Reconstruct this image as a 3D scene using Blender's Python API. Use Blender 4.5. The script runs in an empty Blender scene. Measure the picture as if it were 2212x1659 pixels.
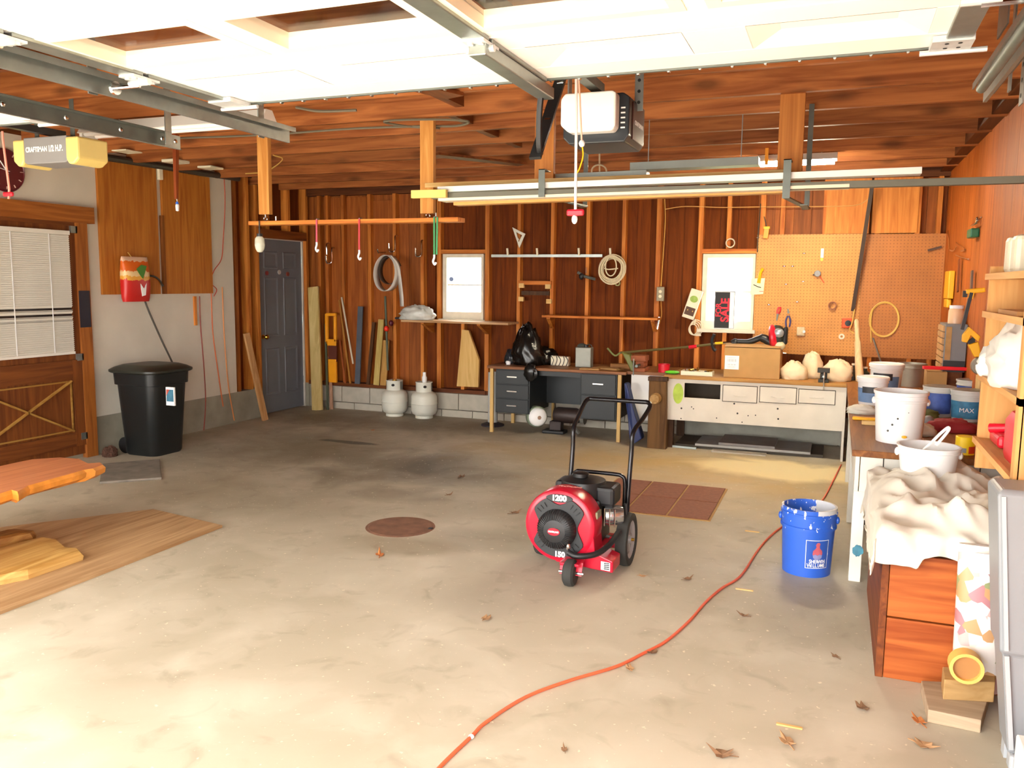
import bpy, math, random
from mathutils import Vector, Matrix, noise
random.seed(7)
C = bpy.context.scene.collection
S = bpy.context.scene

# ---------------------------------------------------------------- camera, sky, sun, exposure
FPX, YAW, PITCH, ROLL, EYE = 1801.0, math.radians(21.18), math.radians(6.95), math.radians(0.624), 1.59
_f = Vector((-math.sin(YAW)*math.cos(PITCH), math.cos(YAW)*math.cos(PITCH), -math.sin(PITCH)))
_r = Vector((math.cos(YAW), math.sin(YAW), 0)); _u = _r.cross(_f)
RR = math.cos(ROLL)*_r + math.sin(ROLL)*_u; UU = -math.sin(ROLL)*_r + math.cos(ROLL)*_u; FF = _f
cam = bpy.data.objects.new('camera', bpy.data.cameras.new('camera')); C.objects.link(cam)
cam.data.sensor_width = 36; cam.data.lens = FPX/2212*36; cam.data.clip_start = .05
cam.matrix_world = Matrix(((RR.x, UU.x, -FF.x, 0), (RR.y, UU.y, -FF.y, 0), (RR.z, UU.z, -FF.z, EYE), (0, 0, 0, 1)))
S.camera = cam
w = bpy.data.worlds.new('sky'); S.world = w; w.use_nodes = True
w.node_tree.nodes['Background'].inputs[0].default_value = (1, .985, .97, 1)
w.node_tree.nodes['Background'].inputs[1].default_value = 2.2
sun = bpy.data.objects.new('sun', bpy.data.lights.new('sun', 'SUN')); C.objects.link(sun)
sun.data.energy = 7.0; sun.data.angle = math.radians(2); sun.data.color = (1, .975, .94)
sun.rotation_euler = (math.radians(36), 0, math.radians(38))
S.view_settings.view_transform = 'Standard'; S.view_settings.look = 'None'
S.view_settings.exposure = 2.7; S.view_settings.gamma = 1; S.view_settings.use_curve_mapping = False

# ---------------------------------------------------------------- helpers
def ray(x, y): return RR*((x-1106)/FPX) + UU*((829.5-y)/FPX) + FF
def AY(x, y, Y): d = ray(x, y); return Vector((0, 0, EYE)) + d*(Y/d.y)       # point of the plane y=Y seen at a pixel
def AX(x, y, X): d = ray(x, y); return Vector((0, 0, EYE)) + d*(X/d.x)
def AZ(x, y, Z=0.): d = ray(x, y); return Vector((0, 0, EYE)) + d*((Z-EYE)/d.z)
def lin(h):
    h = h.lstrip('#'); o = []
    for i in (0, 2, 4):
        c = int(h[i:i+2], 16)/255; o.append(c/12.92 if c <= .04045 else ((c+.055)/1.055)**2.4)
    return (*o, 1)
MATS = {}
def nodes(name):
    m = bpy.data.materials.new(name); m.use_nodes = True; n = m.node_tree
    return m, n, n.nodes['Principled BSDF']
def N(n, t, **k):
    d = n.nodes.new(t)
    for a, b in k.items():
        if a in d.inputs: d.inputs[a].default_value = b
        else: setattr(d, a, b)
    return d
def coords(n, scale, rnd=True):
    tc = N(n, 'ShaderNodeTexCoord'); mp = N(n, 'ShaderNodeMapping'); mp.inputs['Scale'].default_value = scale
    n.links.new(tc.outputs['Object'], mp.inputs['Vector'])
    if rnd:
        oi = N(n, 'ShaderNodeObjectInfo'); ml = N(n, 'ShaderNodeMath', operation='MULTIPLY'); ml.inputs[1].default_value = 37
        n.links.new(oi.outputs['Random'], ml.inputs[0]); n.links.new(ml.outputs[0], mp.inputs['Location'])
    return mp
def mixc(n, fac, a, b):
    m = N(n, 'ShaderNodeMix', data_type='RGBA')
    for s, v in ((0, fac), (6, a), (7, b)):
        if isinstance(v, (int, float)): m.inputs[s].default_value = v
        elif isinstance(v, tuple): m.inputs[s].default_value = v
        else: n.links.new(v, m.inputs[s])
    return m.outputs[2]
def ramp(n, src, p0, p1, c0=(0, 0, 0, 1), c1=(1, 1, 1, 1)):
    r = N(n, 'ShaderNodeValToRGB'); e = r.color_ramp.elements
    e[0].position, e[1].position, e[0].color, e[1].color = p0, p1, c0, c1
    n.links.new(src, r.inputs[0]); return r.outputs[0]
def mat(name, col, rough=.6, metal=0, var=.12, scale=6, bump=0, **kw):
    if name in MATS: return MATS[name]
    m, n, b = nodes(name); c = lin(col)
    if var:
        t = N(n, 'ShaderNodeTexNoise', Scale=scale, Detail=5.); n.links.new(coords(n, (1, 1, 1)).outputs[0], t.inputs['Vector'])
        d = tuple(x*(1-var) for x in c[:3])+(1,); l = tuple(min(1, x*(1+var)) for x in c[:3])+(1,)
        n.links.new(ramp(n, t.outputs[0], .3, .7, d, l), b.inputs['Base Color'])
        if bump:
            bp = N(n, 'ShaderNodeBump', Strength=bump); n.links.new(t.outputs[0], bp.inputs['Height']); n.links.new(bp.outputs[0], b.inputs['Normal'])
    else: b.inputs['Base Color'].default_value = c
    b.inputs['Roughness'].default_value = rough; b.inputs['Metallic'].default_value = metal
    for k, v in kw.items(): b.inputs[k].default_value = v
    MATS[name] = m; return m
def wood(name, c1, c2, axis='Z', rough=.6, knots=0, vary=.16):
    key = name+axis
    if key in MATS: return MATS[key]
    m, n, b = nodes(key)
    sc = {'X': (1.1, 16, 16), 'Y': (16, 1.1, 16), 'Z': (16, 16, 1.1)}[axis]
    mp = coords(n, sc)
    t = N(n, 'ShaderNodeTexNoise', Scale=1.2, Detail=6., Distortion=1.2); n.links.new(mp.outputs[0], t.inputs['Vector'])
    col = ramp(n, t.outputs[0], .32, .68, lin(c1), lin(c2))
    if knots:
        mk = coords(n, tuple({1.1: 2.4}.get(q, 7) for q in sc)); v = N(n, 'ShaderNodeTexVoronoi', Scale=1.); n.links.new(mk.outputs[0], v.inputs['Vector'])
        k = ramp(n, v.outputs['Distance'], .1, .3, (knots, knots, knots, 1), (0, 0, 0, 1))
        col = mixc(n, k, col, tuple(q*.22 for q in lin(c1)[:3])+(1,))
    oi = N(n, 'ShaderNodeObjectInfo'); mr = N(n, 'ShaderNodeMapRange'); mr.inputs['To Min'].default_value = 1-vary; mr.inputs['To Max'].default_value = 1+vary
    n.links.new(oi.outputs['Random'], mr.inputs[0])
    hs = N(n, 'ShaderNodeHueSaturation'); n.links.new(col, hs.inputs['Color']); n.links.new(mr.outputs[0], hs.inputs['Value'])
    n.links.new(hs.outputs[0], b.inputs['Base Color'])
    bp = N(n, 'ShaderNodeBump', Strength=.12); n.links.new(t.outputs[0], bp.inputs['Height']); n.links.new(bp.outputs[0], b.inputs['Normal'])
    b.inputs['Roughness'].default_value = rough; b.inputs['Specular IOR Level'].default_value = .25
    MATS[key] = m; return m
def emit(name, col, st):
    m, n, b = nodes(name); b.inputs['Base Color'].default_value = lin(col); b.inputs['Emission Color'].default_value = lin(col); b.inputs['Emission Strength'].default_value = st
    return m

W0 = {}
def wl(o): return W0.get(o.name, Vector((0, 0, 0))) if o else Vector((0, 0, 0))
def tag(o, label=None, cat=None, group=None, kind=None):
    if label: o['label'] = label
    if cat: o['category'] = cat
    if group: o['group'] = group
    if kind: o['kind'] = kind
    return o
def thing(name, label, cat, loc=(0, 0, 0), group=None, kind=None):
    o = bpy.data.objects.new(name, None); C.objects.link(o); o.location = loc; o.empty_display_size = .05
    W0[o.name] = Vector(loc); return tag(o, label, cat, group, kind)
class MB:
    def __init__(s): s.v = []; s.f = []; s.mi = []; s.k = 0
    def add(s, vs, fs):
        o = len(s.v); s.v += [Vector(q) for q in vs]; s.f += [[i+o for i in f] for f in fs]; s.mi += [s.k]*len(fs); return s
    def box(s, a, b):
        x0, y0, z0 = (min(a[i], b[i]) for i in range(3)); x1, y1, z1 = (max(a[i], b[i]) for i in range(3))
        return s.add([(x0, y0, z0), (x1, y0, z0), (x1, y1, z0), (x0, y1, z0), (x0, y0, z1), (x1, y0, z1), (x1, y1, z1), (x0, y1, z1)],
                     [(3, 2, 1, 0), (4, 5, 6, 7), (0, 1, 5, 4), (1, 2, 6, 5), (2, 3, 7, 6), (3, 0, 4, 7)])
    def bar(s, p0, p1, wd, th, up=(0, 0, 1), taper=1):
        p0, p1 = Vector(p0), Vector(p1); d = (p1-p0).normalized(); a = d.cross(Vector(up))
        if a.length < 1e-4: a = d.cross(Vector((1, 0, 0)))
        a.normalize(); b = a.cross(d); vs = []
        for p, q in ((p0, 1), (p1, taper)):
            for i, j in ((-1, -1), (1, -1), (1, 1), (-1, 1)): vs.append(p+a*(i*wd/2*q)+b*(j*th/2*q))
        return s.add(vs, [(3, 2, 1, 0), (4, 5, 6, 7), (0, 1, 5, 4), (1, 2, 6, 5), (2, 3, 7, 6), (3, 0, 4, 7)])
    def tube(s, pts, r, n=8, closed=False):
        pts = [Vector(p) for p in pts]; m = len(pts); vs = []; nrm = None; rs = r if isinstance(r, (list, tuple)) else [r]*m
        for i, p in enumerate(pts):
            a = pts[i-1] if (i or closed) else p; b = pts[(i+1) % m] if (i < m-1 or closed) else p
            t = (b-a).normalized()
            if nrm is None: nrm = t.cross(Vector((0, 0, 1))) if abs(t.z) < .9 else t.cross(Vector((1, 0, 0)))
            else: nrm = nrm-t*nrm.dot(t)
            if nrm.length < 1e-5: nrm = t.cross(Vector((.3, .5, .8)))
            nrm.normalize(); bi = t.cross(nrm)
            for k in range(n): vs.append(p+(nrm*math.cos(2*math.pi*k/n)+bi*math.sin(2*math.pi*k/n))*rs[i])
        fs = []
        for i in range(m if closed else m-1):
            j = (i+1) % m
            for k in range(n): fs.append((i*n+k, i*n+(k+1) % n, j*n+(k+1) % n, j*n+k))
        if not closed: fs += [tuple(range(n))[::-1], tuple(range((m-1)*n, m*n))]
        return s.add(vs, fs)
    def cyl(s, p0, p1, r0, r1=None, n=20): return s.tube([p0, p1], [r0, r0 if r1 is None else r1], n)
    def lathe(s, prof, c, n=28, axis='Z', a0=0, a1=2*math.pi):
        c = Vector(c); full = abs(a1-a0-2*math.pi) < 1e-6; m = n if full else n+1; vs = []
        for r, h in prof:
            for k in range(m):
                a = a0+(a1-a0)*k/n; x, y = r*math.cos(a), r*math.sin(a)
                vs.append(c+Vector({'Z': (x, y, h), 'Y': (x, h, y), 'X': (h, x, y)}[axis]))
        fs = []
        for i in range(len(prof)-1):
            for k in range(n):
                k2 = (k+1) % m
                fs.append((i*m+k, i*m+k2, (i+1)*m+k2, (i+1)*m+k))
        if full and (abs(prof[0][0]-prof[-1][0])+abs(prof[0][1]-prof[-1][1]) > 1e-6):
            if prof[0][0] > 1e-6: fs.append(tuple(range(m))[::-1])
            if prof[-1][0] > 1e-6: fs.append(tuple(range((len(prof)-1)*m, len(prof)*m)))
        return s.add(vs, fs)
    def prism(s, poly, axis, a, b):
        def q(p, h): return {'X': (h, p[0], p[1]), 'Y': (p[0], h, p[1]), 'Z': (p[0], p[1], h)}[axis]
        n = len(poly); vs = [q(p, a) for p in poly]+[q(p, b) for p in poly]
        return s.add(vs, [tuple(range(n)), tuple(range(n, 2*n))[::-1]]+[(i, i+n, (i+1) % n+n, (i+1) % n) for i in range(n)])
    def ell(s, c, r, nu=16, nv=10, fn=None):
        vs = []
        for j in range(nv+1):
            t = math.pi*j/nv
            for i in range(nu):
                a = 2*math.pi*i/nu; d = Vector((math.sin(t)*math.cos(a), math.sin(t)*math.sin(a), math.cos(t)))
                k = fn(d) if fn else 1; vs.append(Vector(c)+Vector((d.x*r[0], d.y*r[1], d.z*r[2]))*k)
        return s.add(vs, [(j*nu+i, (j+1)*nu+i, (j+1)*nu+(i+1) % nu, j*nu+(i+1) % nu) for j in range(nv) for i in range(nu)])
    def grid(s, fn, nu, nv):
        vs = [fn(i/nu, j/nv) for j in range(nv+1) for i in range(nu+1)]
        return s.add(vs, [(j*(nu+1)+i, j*(nu+1)+i+1, (j+1)*(nu+1)+i+1, (j+1)*(nu+1)+i) for j in range(nv) for i in range(nu)])
    def build(s, name, m, parent=None, smooth=False, bevel=0, solid=0, local=False, label=None, sub=0):
        me = bpy.data.meshes.new(name)
        if parent is not None: off = Vector((0, 0, 0)) if local else wl(parent)
        else:
            lo = [min(q[i] for q in s.v) for i in range(3)]; hi = [max(q[i] for q in s.v) for i in range(3)]
            off = Vector(((lo[0]+hi[0])/2, (lo[1]+hi[1])/2, lo[2]))
        me.from_pydata([q-off for q in s.v], [], s.f); me.update()
        for x in (m if isinstance(m, (list, tuple)) else [m]): me.materials.append(x)
        for p, k in zip(me.polygons, s.mi): p.material_index = k; p.use_smooth = bool(smooth)
        import bmesh
        bm = bmesh.new(); bm.from_mesh(me); bmesh.ops.recalc_face_normals(bm, faces=bm.faces)
        bm.to_mesh(me); bm.free()
        if smooth and smooth != 'soft': me.set_sharp_from_angle(angle=math.radians(38))
        o = bpy.data.objects.new(name, me); C.objects.link(o)
        if parent is not None:
            o.parent = parent; W0[o.name] = wl(parent) if not local else Vector((0, 0, 0))
        else: o.location = off; W0[o.name] = off
        if solid: md = o.modifiers.new('solid', 'SOLIDIFY'); md.thickness = solid; md.offset = 0
        if bevel: md = o.modifiers.new('bevel', 'BEVEL'); md.width = bevel; md.segments = 2; md.limit_method = 'ANGLE'
        if sub: md = o.modifiers.new('sub', 'SUBSURF'); md.levels = sub; md.render_levels = sub
        if label: o['label'] = label
        return o
def text(s, size, m, parent, loc, rot, name='lettering', extrude=.0008, local=False, sx=1, bold=0):
    cu = bpy.data.curves.new(name, 'FONT'); cu.body = s; cu.size = size; cu.extrude = extrude; cu.align_x = 'CENTER'; cu.align_y = 'CENTER'; cu.offset = bold
    t = bpy.data.objects.new('tmp', cu); C.objects.link(t); dg = bpy.context.evaluated_depsgraph_get(); dg.update()
    me = bpy.data.meshes.new_from_object(t.evaluated_get(dg)); bpy.data.objects.remove(t); bpy.data.curves.remove(cu)
    me.name = name; me.materials.clear(); me.materials.append(m)
    o = bpy.data.objects.new(name, me); C.objects.link(o); o.parent = parent
    o.location = Vector(loc)-(Vector((0, 0, 0)) if local else wl(parent)); o.rotation_euler = rot; o.scale = (sx, 1, 1)
    return o
def copy_tree(o, parent=None):
    c = o.copy(); C.objects.link(c); c.parent = parent
    if o.name in W0: W0[c.name] = W0[o.name]
    for ch in list(o.children): copy_tree(ch, c)
    return c
def arc(c, r, a0, a1, n, plane='XZ'):
    out = []
    for i in range(n+1):
        a = math.radians(a0+(a1-a0)*i/n); x, y = r*math.cos(a), r*math.sin(a)
        out.append(Vector(c)+Vector({'XZ': (x, 0, y), 'XY': (x, y, 0), 'YZ': (0, x, y)}[plane]))
    return out
def smooth_path(pts, k=6):
    pts = [Vector(p) for p in pts]; q = [pts[0]*2-pts[1]]+pts+[pts[-1]*2-pts[-2]]; out = []
    for i in range(1, len(q)-2):
        for j in range(k):
            t = j/k; a, b, c, d = q[i-1], q[i], q[i+1], q[i+2]
            out.append(.5*((2*b)+(c-a)*t+(2*a-5*b+4*c-d)*t*t+(3*b-a-3*c+d)*t**3))
    return out+[pts[-1]]
def crumple(c, r, seed, amp=.35, f=2.2, flat=True, nu=34, nv=22, ridge=True):
    off = Vector((seed*3.1, seed*1.7, seed*.9))
    def fn(d):
        q = noise.noise(d*f+off)
        if ridge: q = q*.5+(.5-abs(noise.noise(d*f*1.9+off)))*.8
        return 1+amp*q+amp*.35*noise.noise(d*f*3.4+off)
    m = MB().ell((0, 0, 0), r, nu, nv, fn)
    for q in m.v:
        if flat and q.z < -r[2]*.45: q.z = -r[2]*.45
        q += Vector(c)+Vector((0, 0, r[2]*.45 if flat else 0))
    return m

# ---------------------------------------------------------------- common materials
XL, XR, YB, YF, ZC = -6.2, .92, 8.88, .45, 2.65
STUD = wood('stud_pine', '#a5561c', '#d88a3c', 'Z'); STUDX = wood('stud_pine', '#a5561c', '#d88a3c', 'X'); STUDY = wood('stud_pine', '#a5561c', '#d88a3c', 'Y')
JOIST = wood('joist_fir', '#7d421d', '#ad6a38', 'X', knots=.6, vary=.18)
SHEATH = wood('dark_sheathing', '#582606', '#77390b', 'Z', .85, vary=.1); ROOF = wood('roof_board', '#54280f', '#82431c', 'Y')
PLY = wood('plywood_orange', '#a0591d', '#c07a30', 'Z', vary=.1)
PALE = wood('pale_pine', '#c59a56', '#dfbf84', 'Z'); PALEX = wood('pale_pine', '#c59a56', '#dfbf84', 'X'); PALEY = wood('pale_pine', '#c59a56', '#dfbf84', 'Y')
TAN = wood('birch_shelf', '#c48a4c', '#d9a668', 'Y'); DARKW = wood('dark_board', '#3a2413', '#5a3a1e', 'Z')
STEEL = mat('galvanised_steel', '#9aa09c', .38, .85, .1, 14); DSTEEL = mat('weathered_steel', '#6c716c', .5, .7, .15, 10)
CHROME = mat('bright_chrome', '#d8d8d8', .15, 1, 0); WHITE = mat('white_paint', '#eceae4', .5, 0, .04, 4); BLACK = mat('black_plastic', '#17181a', .45, 0, .1)
RED = mat('red_paint', '#c8142c', .3, 0, .05); YEL = mat('yellow_plastic', '#f0b212', .4, 0, .05); BLUE = mat('blue_plastic', '#2f63c8', .4, 0, .04)
CREAM = mat('cream_plastic', '#e2d9bf', .5, 0, .06); WPL = mat('white_plastic', '#eceded', .35, 0, .03); GREY = mat('grey_plastic', '#8b8d90', .5, 0, .06)
BRASS = mat('brass', '#c99b3b', .25, 1, 0); ORANGE = mat('orange_rubber', '#e0623c', .5, 0, .05); CARD = mat('cardboard', '#ac8450', .8, 0, .06, 10)
INK = mat('black_ink', '#141414', .6, 0, 0); WINK = mat('white_ink', '#f4f4f2', .6, 0, 0); RINK = mat('red_ink', '#d81f38', .6, 0, 0); WIRE = mat('yellow_wire', '#d9b25a', .5, 0, 0)
def glass(name, tint=(1, 1, 1, 1)):
    m, n, b = nodes(name); o = n.nodes['Material Output']; t = N(n, 'ShaderNodeBsdfTransparent'); t.inputs[0].default_value = tint
    g = N(n, 'ShaderNodeBsdfGlossy', Roughness=.05); x = N(n, 'ShaderNodeMixShader'); x.inputs[0].default_value = .07
    n.links.new(t.outputs[0], x.inputs[1]); n.links.new(g.outputs[0], x.inputs[2]); n.links.new(x.outputs[0], o.inputs[0]); return m
GLASS = glass('window_glass'); GLASS2 = glass('smoky_glass', (.75, .72, .68, 1))

# ---------------------------------------------------------------- floor, ground
def floor_mat():
    m, n, b = nodes('worn_concrete'); g = N(n, 'ShaderNodeNewGeometry')
    def nz(sc, det=6., dist=0.):
        t = N(n, 'ShaderNodeTexNoise', Scale=sc, Detail=det, Distortion=dist); n.links.new(g.outputs['Position'], t.inputs['Vector']); return t.outputs[0]
    col = ramp(n, nz(.8, 7., .5), .25, .78, lin('#a1967f'), lin('#c8beaa'))
    col = mixc(n, ramp(n, nz(2.6, 9., .4), .5, .8, (0, 0, 0, 1), (.45, .45, .45, 1)), col, lin('#dcd3c0'))
    col = mixc(n, ramp(n, nz(5.5, 9., .8), .56, .74, (0, 0, 0, 1), (.42, .42, .42, 1)), col, lin('#857962'))
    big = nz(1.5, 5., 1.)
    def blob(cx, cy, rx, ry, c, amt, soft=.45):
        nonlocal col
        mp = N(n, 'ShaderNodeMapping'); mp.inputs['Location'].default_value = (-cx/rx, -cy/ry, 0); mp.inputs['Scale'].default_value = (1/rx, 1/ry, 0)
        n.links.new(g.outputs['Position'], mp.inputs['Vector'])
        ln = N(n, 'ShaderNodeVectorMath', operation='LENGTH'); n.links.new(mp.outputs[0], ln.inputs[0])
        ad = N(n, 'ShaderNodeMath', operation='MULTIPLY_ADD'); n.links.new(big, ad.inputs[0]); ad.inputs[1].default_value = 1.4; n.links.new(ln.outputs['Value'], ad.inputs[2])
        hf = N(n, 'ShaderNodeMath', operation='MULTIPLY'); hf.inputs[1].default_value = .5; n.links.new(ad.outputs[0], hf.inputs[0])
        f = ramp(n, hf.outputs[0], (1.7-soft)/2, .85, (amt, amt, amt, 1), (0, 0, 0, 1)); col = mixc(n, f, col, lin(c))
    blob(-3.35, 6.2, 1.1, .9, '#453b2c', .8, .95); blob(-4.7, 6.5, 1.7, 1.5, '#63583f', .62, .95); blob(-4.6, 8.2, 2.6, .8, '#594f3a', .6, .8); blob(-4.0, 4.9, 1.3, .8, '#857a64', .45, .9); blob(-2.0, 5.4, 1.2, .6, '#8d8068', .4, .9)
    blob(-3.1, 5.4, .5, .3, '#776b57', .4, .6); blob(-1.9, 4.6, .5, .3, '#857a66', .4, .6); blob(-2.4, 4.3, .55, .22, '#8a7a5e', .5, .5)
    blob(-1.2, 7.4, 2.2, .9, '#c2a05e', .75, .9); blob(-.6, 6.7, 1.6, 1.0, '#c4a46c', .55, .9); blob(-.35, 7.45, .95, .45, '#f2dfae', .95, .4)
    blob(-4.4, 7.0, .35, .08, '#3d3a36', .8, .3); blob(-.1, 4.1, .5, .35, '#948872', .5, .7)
    sp = ramp(n, nz(38., 2.), .68, .74); col = mixc(n, sp, col, lin('#d8cdb4'))
    n.links.new(col, b.inputs['Base Color']); b.inputs['Roughness'].default_value = .62
    bp = N(n, 'ShaderNodeBump', Strength=.08); n.links.new(nz(24.), bp.inputs['Height']); n.links.new(bp.outputs[0], b.inputs['Normal'])
    return m
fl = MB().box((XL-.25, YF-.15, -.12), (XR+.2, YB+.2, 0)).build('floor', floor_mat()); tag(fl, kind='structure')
gm = mat('driveway_concrete', '#a59f92', .8, 0, .1, 1.5)
tag(MB().box((-30, -30, -.3), (30, YF-.15, -.03)).build('driveway', gm), 'pale concrete driveway outside the open doors', 'driveway', kind='structure')
gr = mat('garden_grass', '#9fb083', .9, 0, .25, 3)
tag(MB().box((-30, YB+.2, -.3), (30, 40, -.06)).build('back_garden', gr), 'sunlit grass beyond the back windows', 'grass', kind='structure')

# ---------------------------------------------------------------- walls
def struct(o, label=None): return tag(o, label, kind='structure')
WFIB = mat('white_fibreboard', '#cfc8b8', .8, 0, .07, 2.5)
CONC = mat('foundation_concrete', '#8f8a79', .9, 0, .18, 5, .1)
wall_left = struct(MB().box((XL-.14, YF, 0), (XL-.1, YB+.15, 2.85)).build('wall_left', SHEATH), 'left garage wall, white board near and open studs beyond')
MB().box((XL-.1, YF, .34), (XL, 7.5, 2.72)).build('white_board', WFIB, wall_left)
MB().box((XL-.14, YF, 0), (XL, 7.95, .34)).build('foundation', CONC, wall_left)
MB().box((XL-.14, 8.86, 0), (XL, YB, .3)).build('foundation', CONC, wall_left)
DSTUD = wood('old_stud', '#6f3512', '#9c5a22', 'Z')
for y in (7.53, 7.74, 7.9):
    MB().box((XL-.1, y, 0 if y > 7.85 else .34), (XL+.0, y+.045, 2.72)).build('stud', DSTUD if y < 7.6 else STUD, wall_left)
MB().box((XL-.1, 8.86, .3), (XL, 8.905, 2.72)).build('stud', STUD, wall_left)
MB().box((XL-.1, 7.94, 2.07), (XL+.01, 8.86, 2.17)).build('header', wood('header', '#5c2c10', '#8a4c1e', 'Y'), wall_left)
for y in (8.1, 8.5): MB().box((XL-.1, y, 2.17), (XL, y+.045, 2.72)).build('stud', STUD, wall_left)
MB().box((XL-.1, YF, 2.72), (XL, YB, 2.84)).build('top_plate', wood('top_plate', '#3f1f0d', '#653717', 'Y'), wall_left)

# back wall: board sheathing with window holes, studs, plates, block curb
W1 = (-4.335, -3.815, 1.155, 1.91); W2 = (-1.33, -.80, 1.13, 1.905)
wall_back = struct(thing('wall_back', 'open stud back wall with dark board sheathing', None, (0, YB, 0)), None)
wall_back['kind'] = 'structure'
def board_seg(x0, x1, z0, z1, mt): return MB().box((x0+.0015, YB+.09, z0), (x1-.0015, YB+.115, z1)).build('sheathing_board', mt, wall_back)
x = XL-.1; rs = random.Random(3)
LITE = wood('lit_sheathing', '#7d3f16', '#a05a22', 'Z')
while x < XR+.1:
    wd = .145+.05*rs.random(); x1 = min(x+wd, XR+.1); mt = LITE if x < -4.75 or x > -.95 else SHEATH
    segs = [(.28, 2.85)]
    for a in (W1, W2):
        if x1 > a[0]-.02 and x < a[1]+.02: segs = [(.28, a[2]), (a[3], 2.85)]
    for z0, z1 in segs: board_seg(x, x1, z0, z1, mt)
    x = x1
# backing skin so no light leaks between the boards
for a, b, c, d in ((XL-.15, W1[0], 0, 2.9), (W1[0], W1[1], 0, W1[2]), (W1[0], W1[1], W1[3], 2.9), (W1[1], W2[0], 0, 2.9), (W2[0], W2[1], 0, W2[2]), (W2[0], W2[1], W2[3], 2.9), (W2[1], XR+.15, 0, 2.9)):
    MB().box((a, YB+.116, c), (b, YB+.14, d)).build('outer_sheathing', SHEATH, wall_back)
MB().prism([(XL-.3, 2.86), (XR+.3, 2.86), (-2.64, 4.45)], 'Y', YB+.08, YB+.14).build('gable', SHEATH, wall_back)
def stud(px, z0=.33, z1=2.62, wd=.042, m=STUD, py=600, proud=0):
    x = AY(px, py, YB).x; return MB().box((x-wd/2, YB-proud, z0), (x+wd/2, YB+.09, z1)).build('stud', m, wall_back)
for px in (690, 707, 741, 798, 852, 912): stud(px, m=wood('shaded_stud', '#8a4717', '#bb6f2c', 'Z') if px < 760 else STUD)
for px in (948, 1052): stud(px, wd=.05)
for px in (1120, 1192, 1268, 1345, 1420, 1510): stud(px, wd=.038 if px < 1400 else .05)
stud(1000, z1=1.12); stud(1570, z1=1.1); stud(1642, wd=.05); stud(1692, py=450); stud(1784, py=450); stud(1898, py=450); stud(1985, py=450); stud(2030, py=450)
stud(1570, z0=1.96)
for a, nm in ((W1, 'window_header'), (W2, 'window_header')): MB().box((a[0]-.03, YB+.005, a[3]+.005), (a[1]+.03, YB+.09, a[3]+.05)).build(nm, STUDX, wall_back)
MB().box((XL, YB-.02, .285), (AY(1050, 843, YB).x, YB+.09, .33)).build('bottom_plate', wood('bottom_plate', '#53270e', '#7a4119', 'X'), wall_back)
MB().box((AY(1050, 843, YB).x, YB-.0, .285), (XR, YB+.09, .33)).build('bottom_plate', wood('bottom_plate', '#53270e', '#7a4119', 'X'), wall_back)
MB().box((XL, YB, 2.62), (XR, YB+.09, 2.72)).build('top_plate', wood('top_plate', '#3f1f0d', '#653717', 'X'), wall_back)
MB().box((XL, YB-.03, 2.72), (XR, YB+.09, 2.86)).build('rim_board', wood('top_plate', '#3f1f0d', '#653717', 'X'), wall_back)
BLOCK = mat('curb_block', '#b3ac9c', .9, 0, .1, 9, .1)
MB().box((XL, YB, 0), (XR, YB+.1, .284)).build('curb_mortar', mat('curb_mortar', '#8d8778', .9), wall_back)
for row, (z0, z1) in enumerate(((.0, .085), (.09, .284))):
    x = -5.92-.18*row
    while x < XR-.05:
        x1 = min(x+.40, XR-.01); MB().box((x+.004, YB-.04, z0), (x1-.004, YB+.02, z1-.003)).build('block', BLOCK, wall_back, bevel=.004); x += .40

# windows
FRW = mat('window_white_paint', '#ddd5c2', .6, 0, .08, 12)
def window(n, a, label, mid):
    x0, x1, z0, z1 = a; t = thing('window_%d' % n, label, None, (x0, YB, z0), kind='structure'); y0, y1 = YB+.0, YB+.11; e = .05
    for b in (((x0, z0), (x0+e, z1)), ((x1-e*.6, z0), (x1, z1)), ((x0+e, z1-e*.8), (x1-e*.6, z1)), ((x0+e, z0), (x1-e*.6, z0+.085))):
        MB().box((b[0][0], y0+.02, b[0][1]), (b[1][0], y1, b[1][1])).build('sash_frame', FRW, t)
    zm = z0+(z1-z0)*mid
    MB().box((x0+e, y0+.06, zm-.008), (x1-e*.6, y0+.09, zm+.008)).build('glazing_bar', FRW, t)
    MB().box((x0+e, y0+.07, z0+.08), (x1-e*.6, y0+.074, zm-.008)).build('pane', GLASS, t)
    MB().box((x0+e, y0+.07, zm+.008), (x1-e*.6, y0+.074, z1-e*.8)).build('pane', GLASS, t)
    MB().box((x0-.03, y0-.05, z0-.035), (x1+.03, y1, z0)).build('sill', FRW, t, bevel=.004)
    return t
w1 = window(1, W1, 'small white back window between the studs, left of the rope coil', .53)
w2 = window(2, W2, 'small white back window beside the pegboard', .5)
# sticker on window 1
p = AY(975, 603, YB+.065); MB().cyl((p.x, p.y, p.z), (p.x, p.y+.002, p.z), .028).build('round_sticker', mat('sticker_blue', '#6d7fa8', .6), w1)

# right wall
wall_right = struct(thing('wall_right', 'right garage wall of brown boards', None, (XR, 0, 0)))
wall_right['kind'] = 'structure'
RB = wood('right_board', '#9a4c17', '#bf6a26', 'Z', vary=.12)
y = YF; rs = random.Random(5)
while y < YB+.1:
    y1 = min(y+.30+.2*rs.random(), YB+.12); MB().box((XR, y+.002, 0), (XR+.04, y1-.002, 2.85)).build('wall_board', RB, wall_right); y = y1
MB().box((XR+.041, YF, 0), (XR+.08, YB+.14, 2.9)).build('outer_sheathing', SHEATH, wall_right)
MB().box((XR-.09, YF, 2.66), (XR, YB, 2.80)).build('top_plate', wood('top_plate', '#3f1f0d', '#653717', 'Y'), wall_right)
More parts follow.
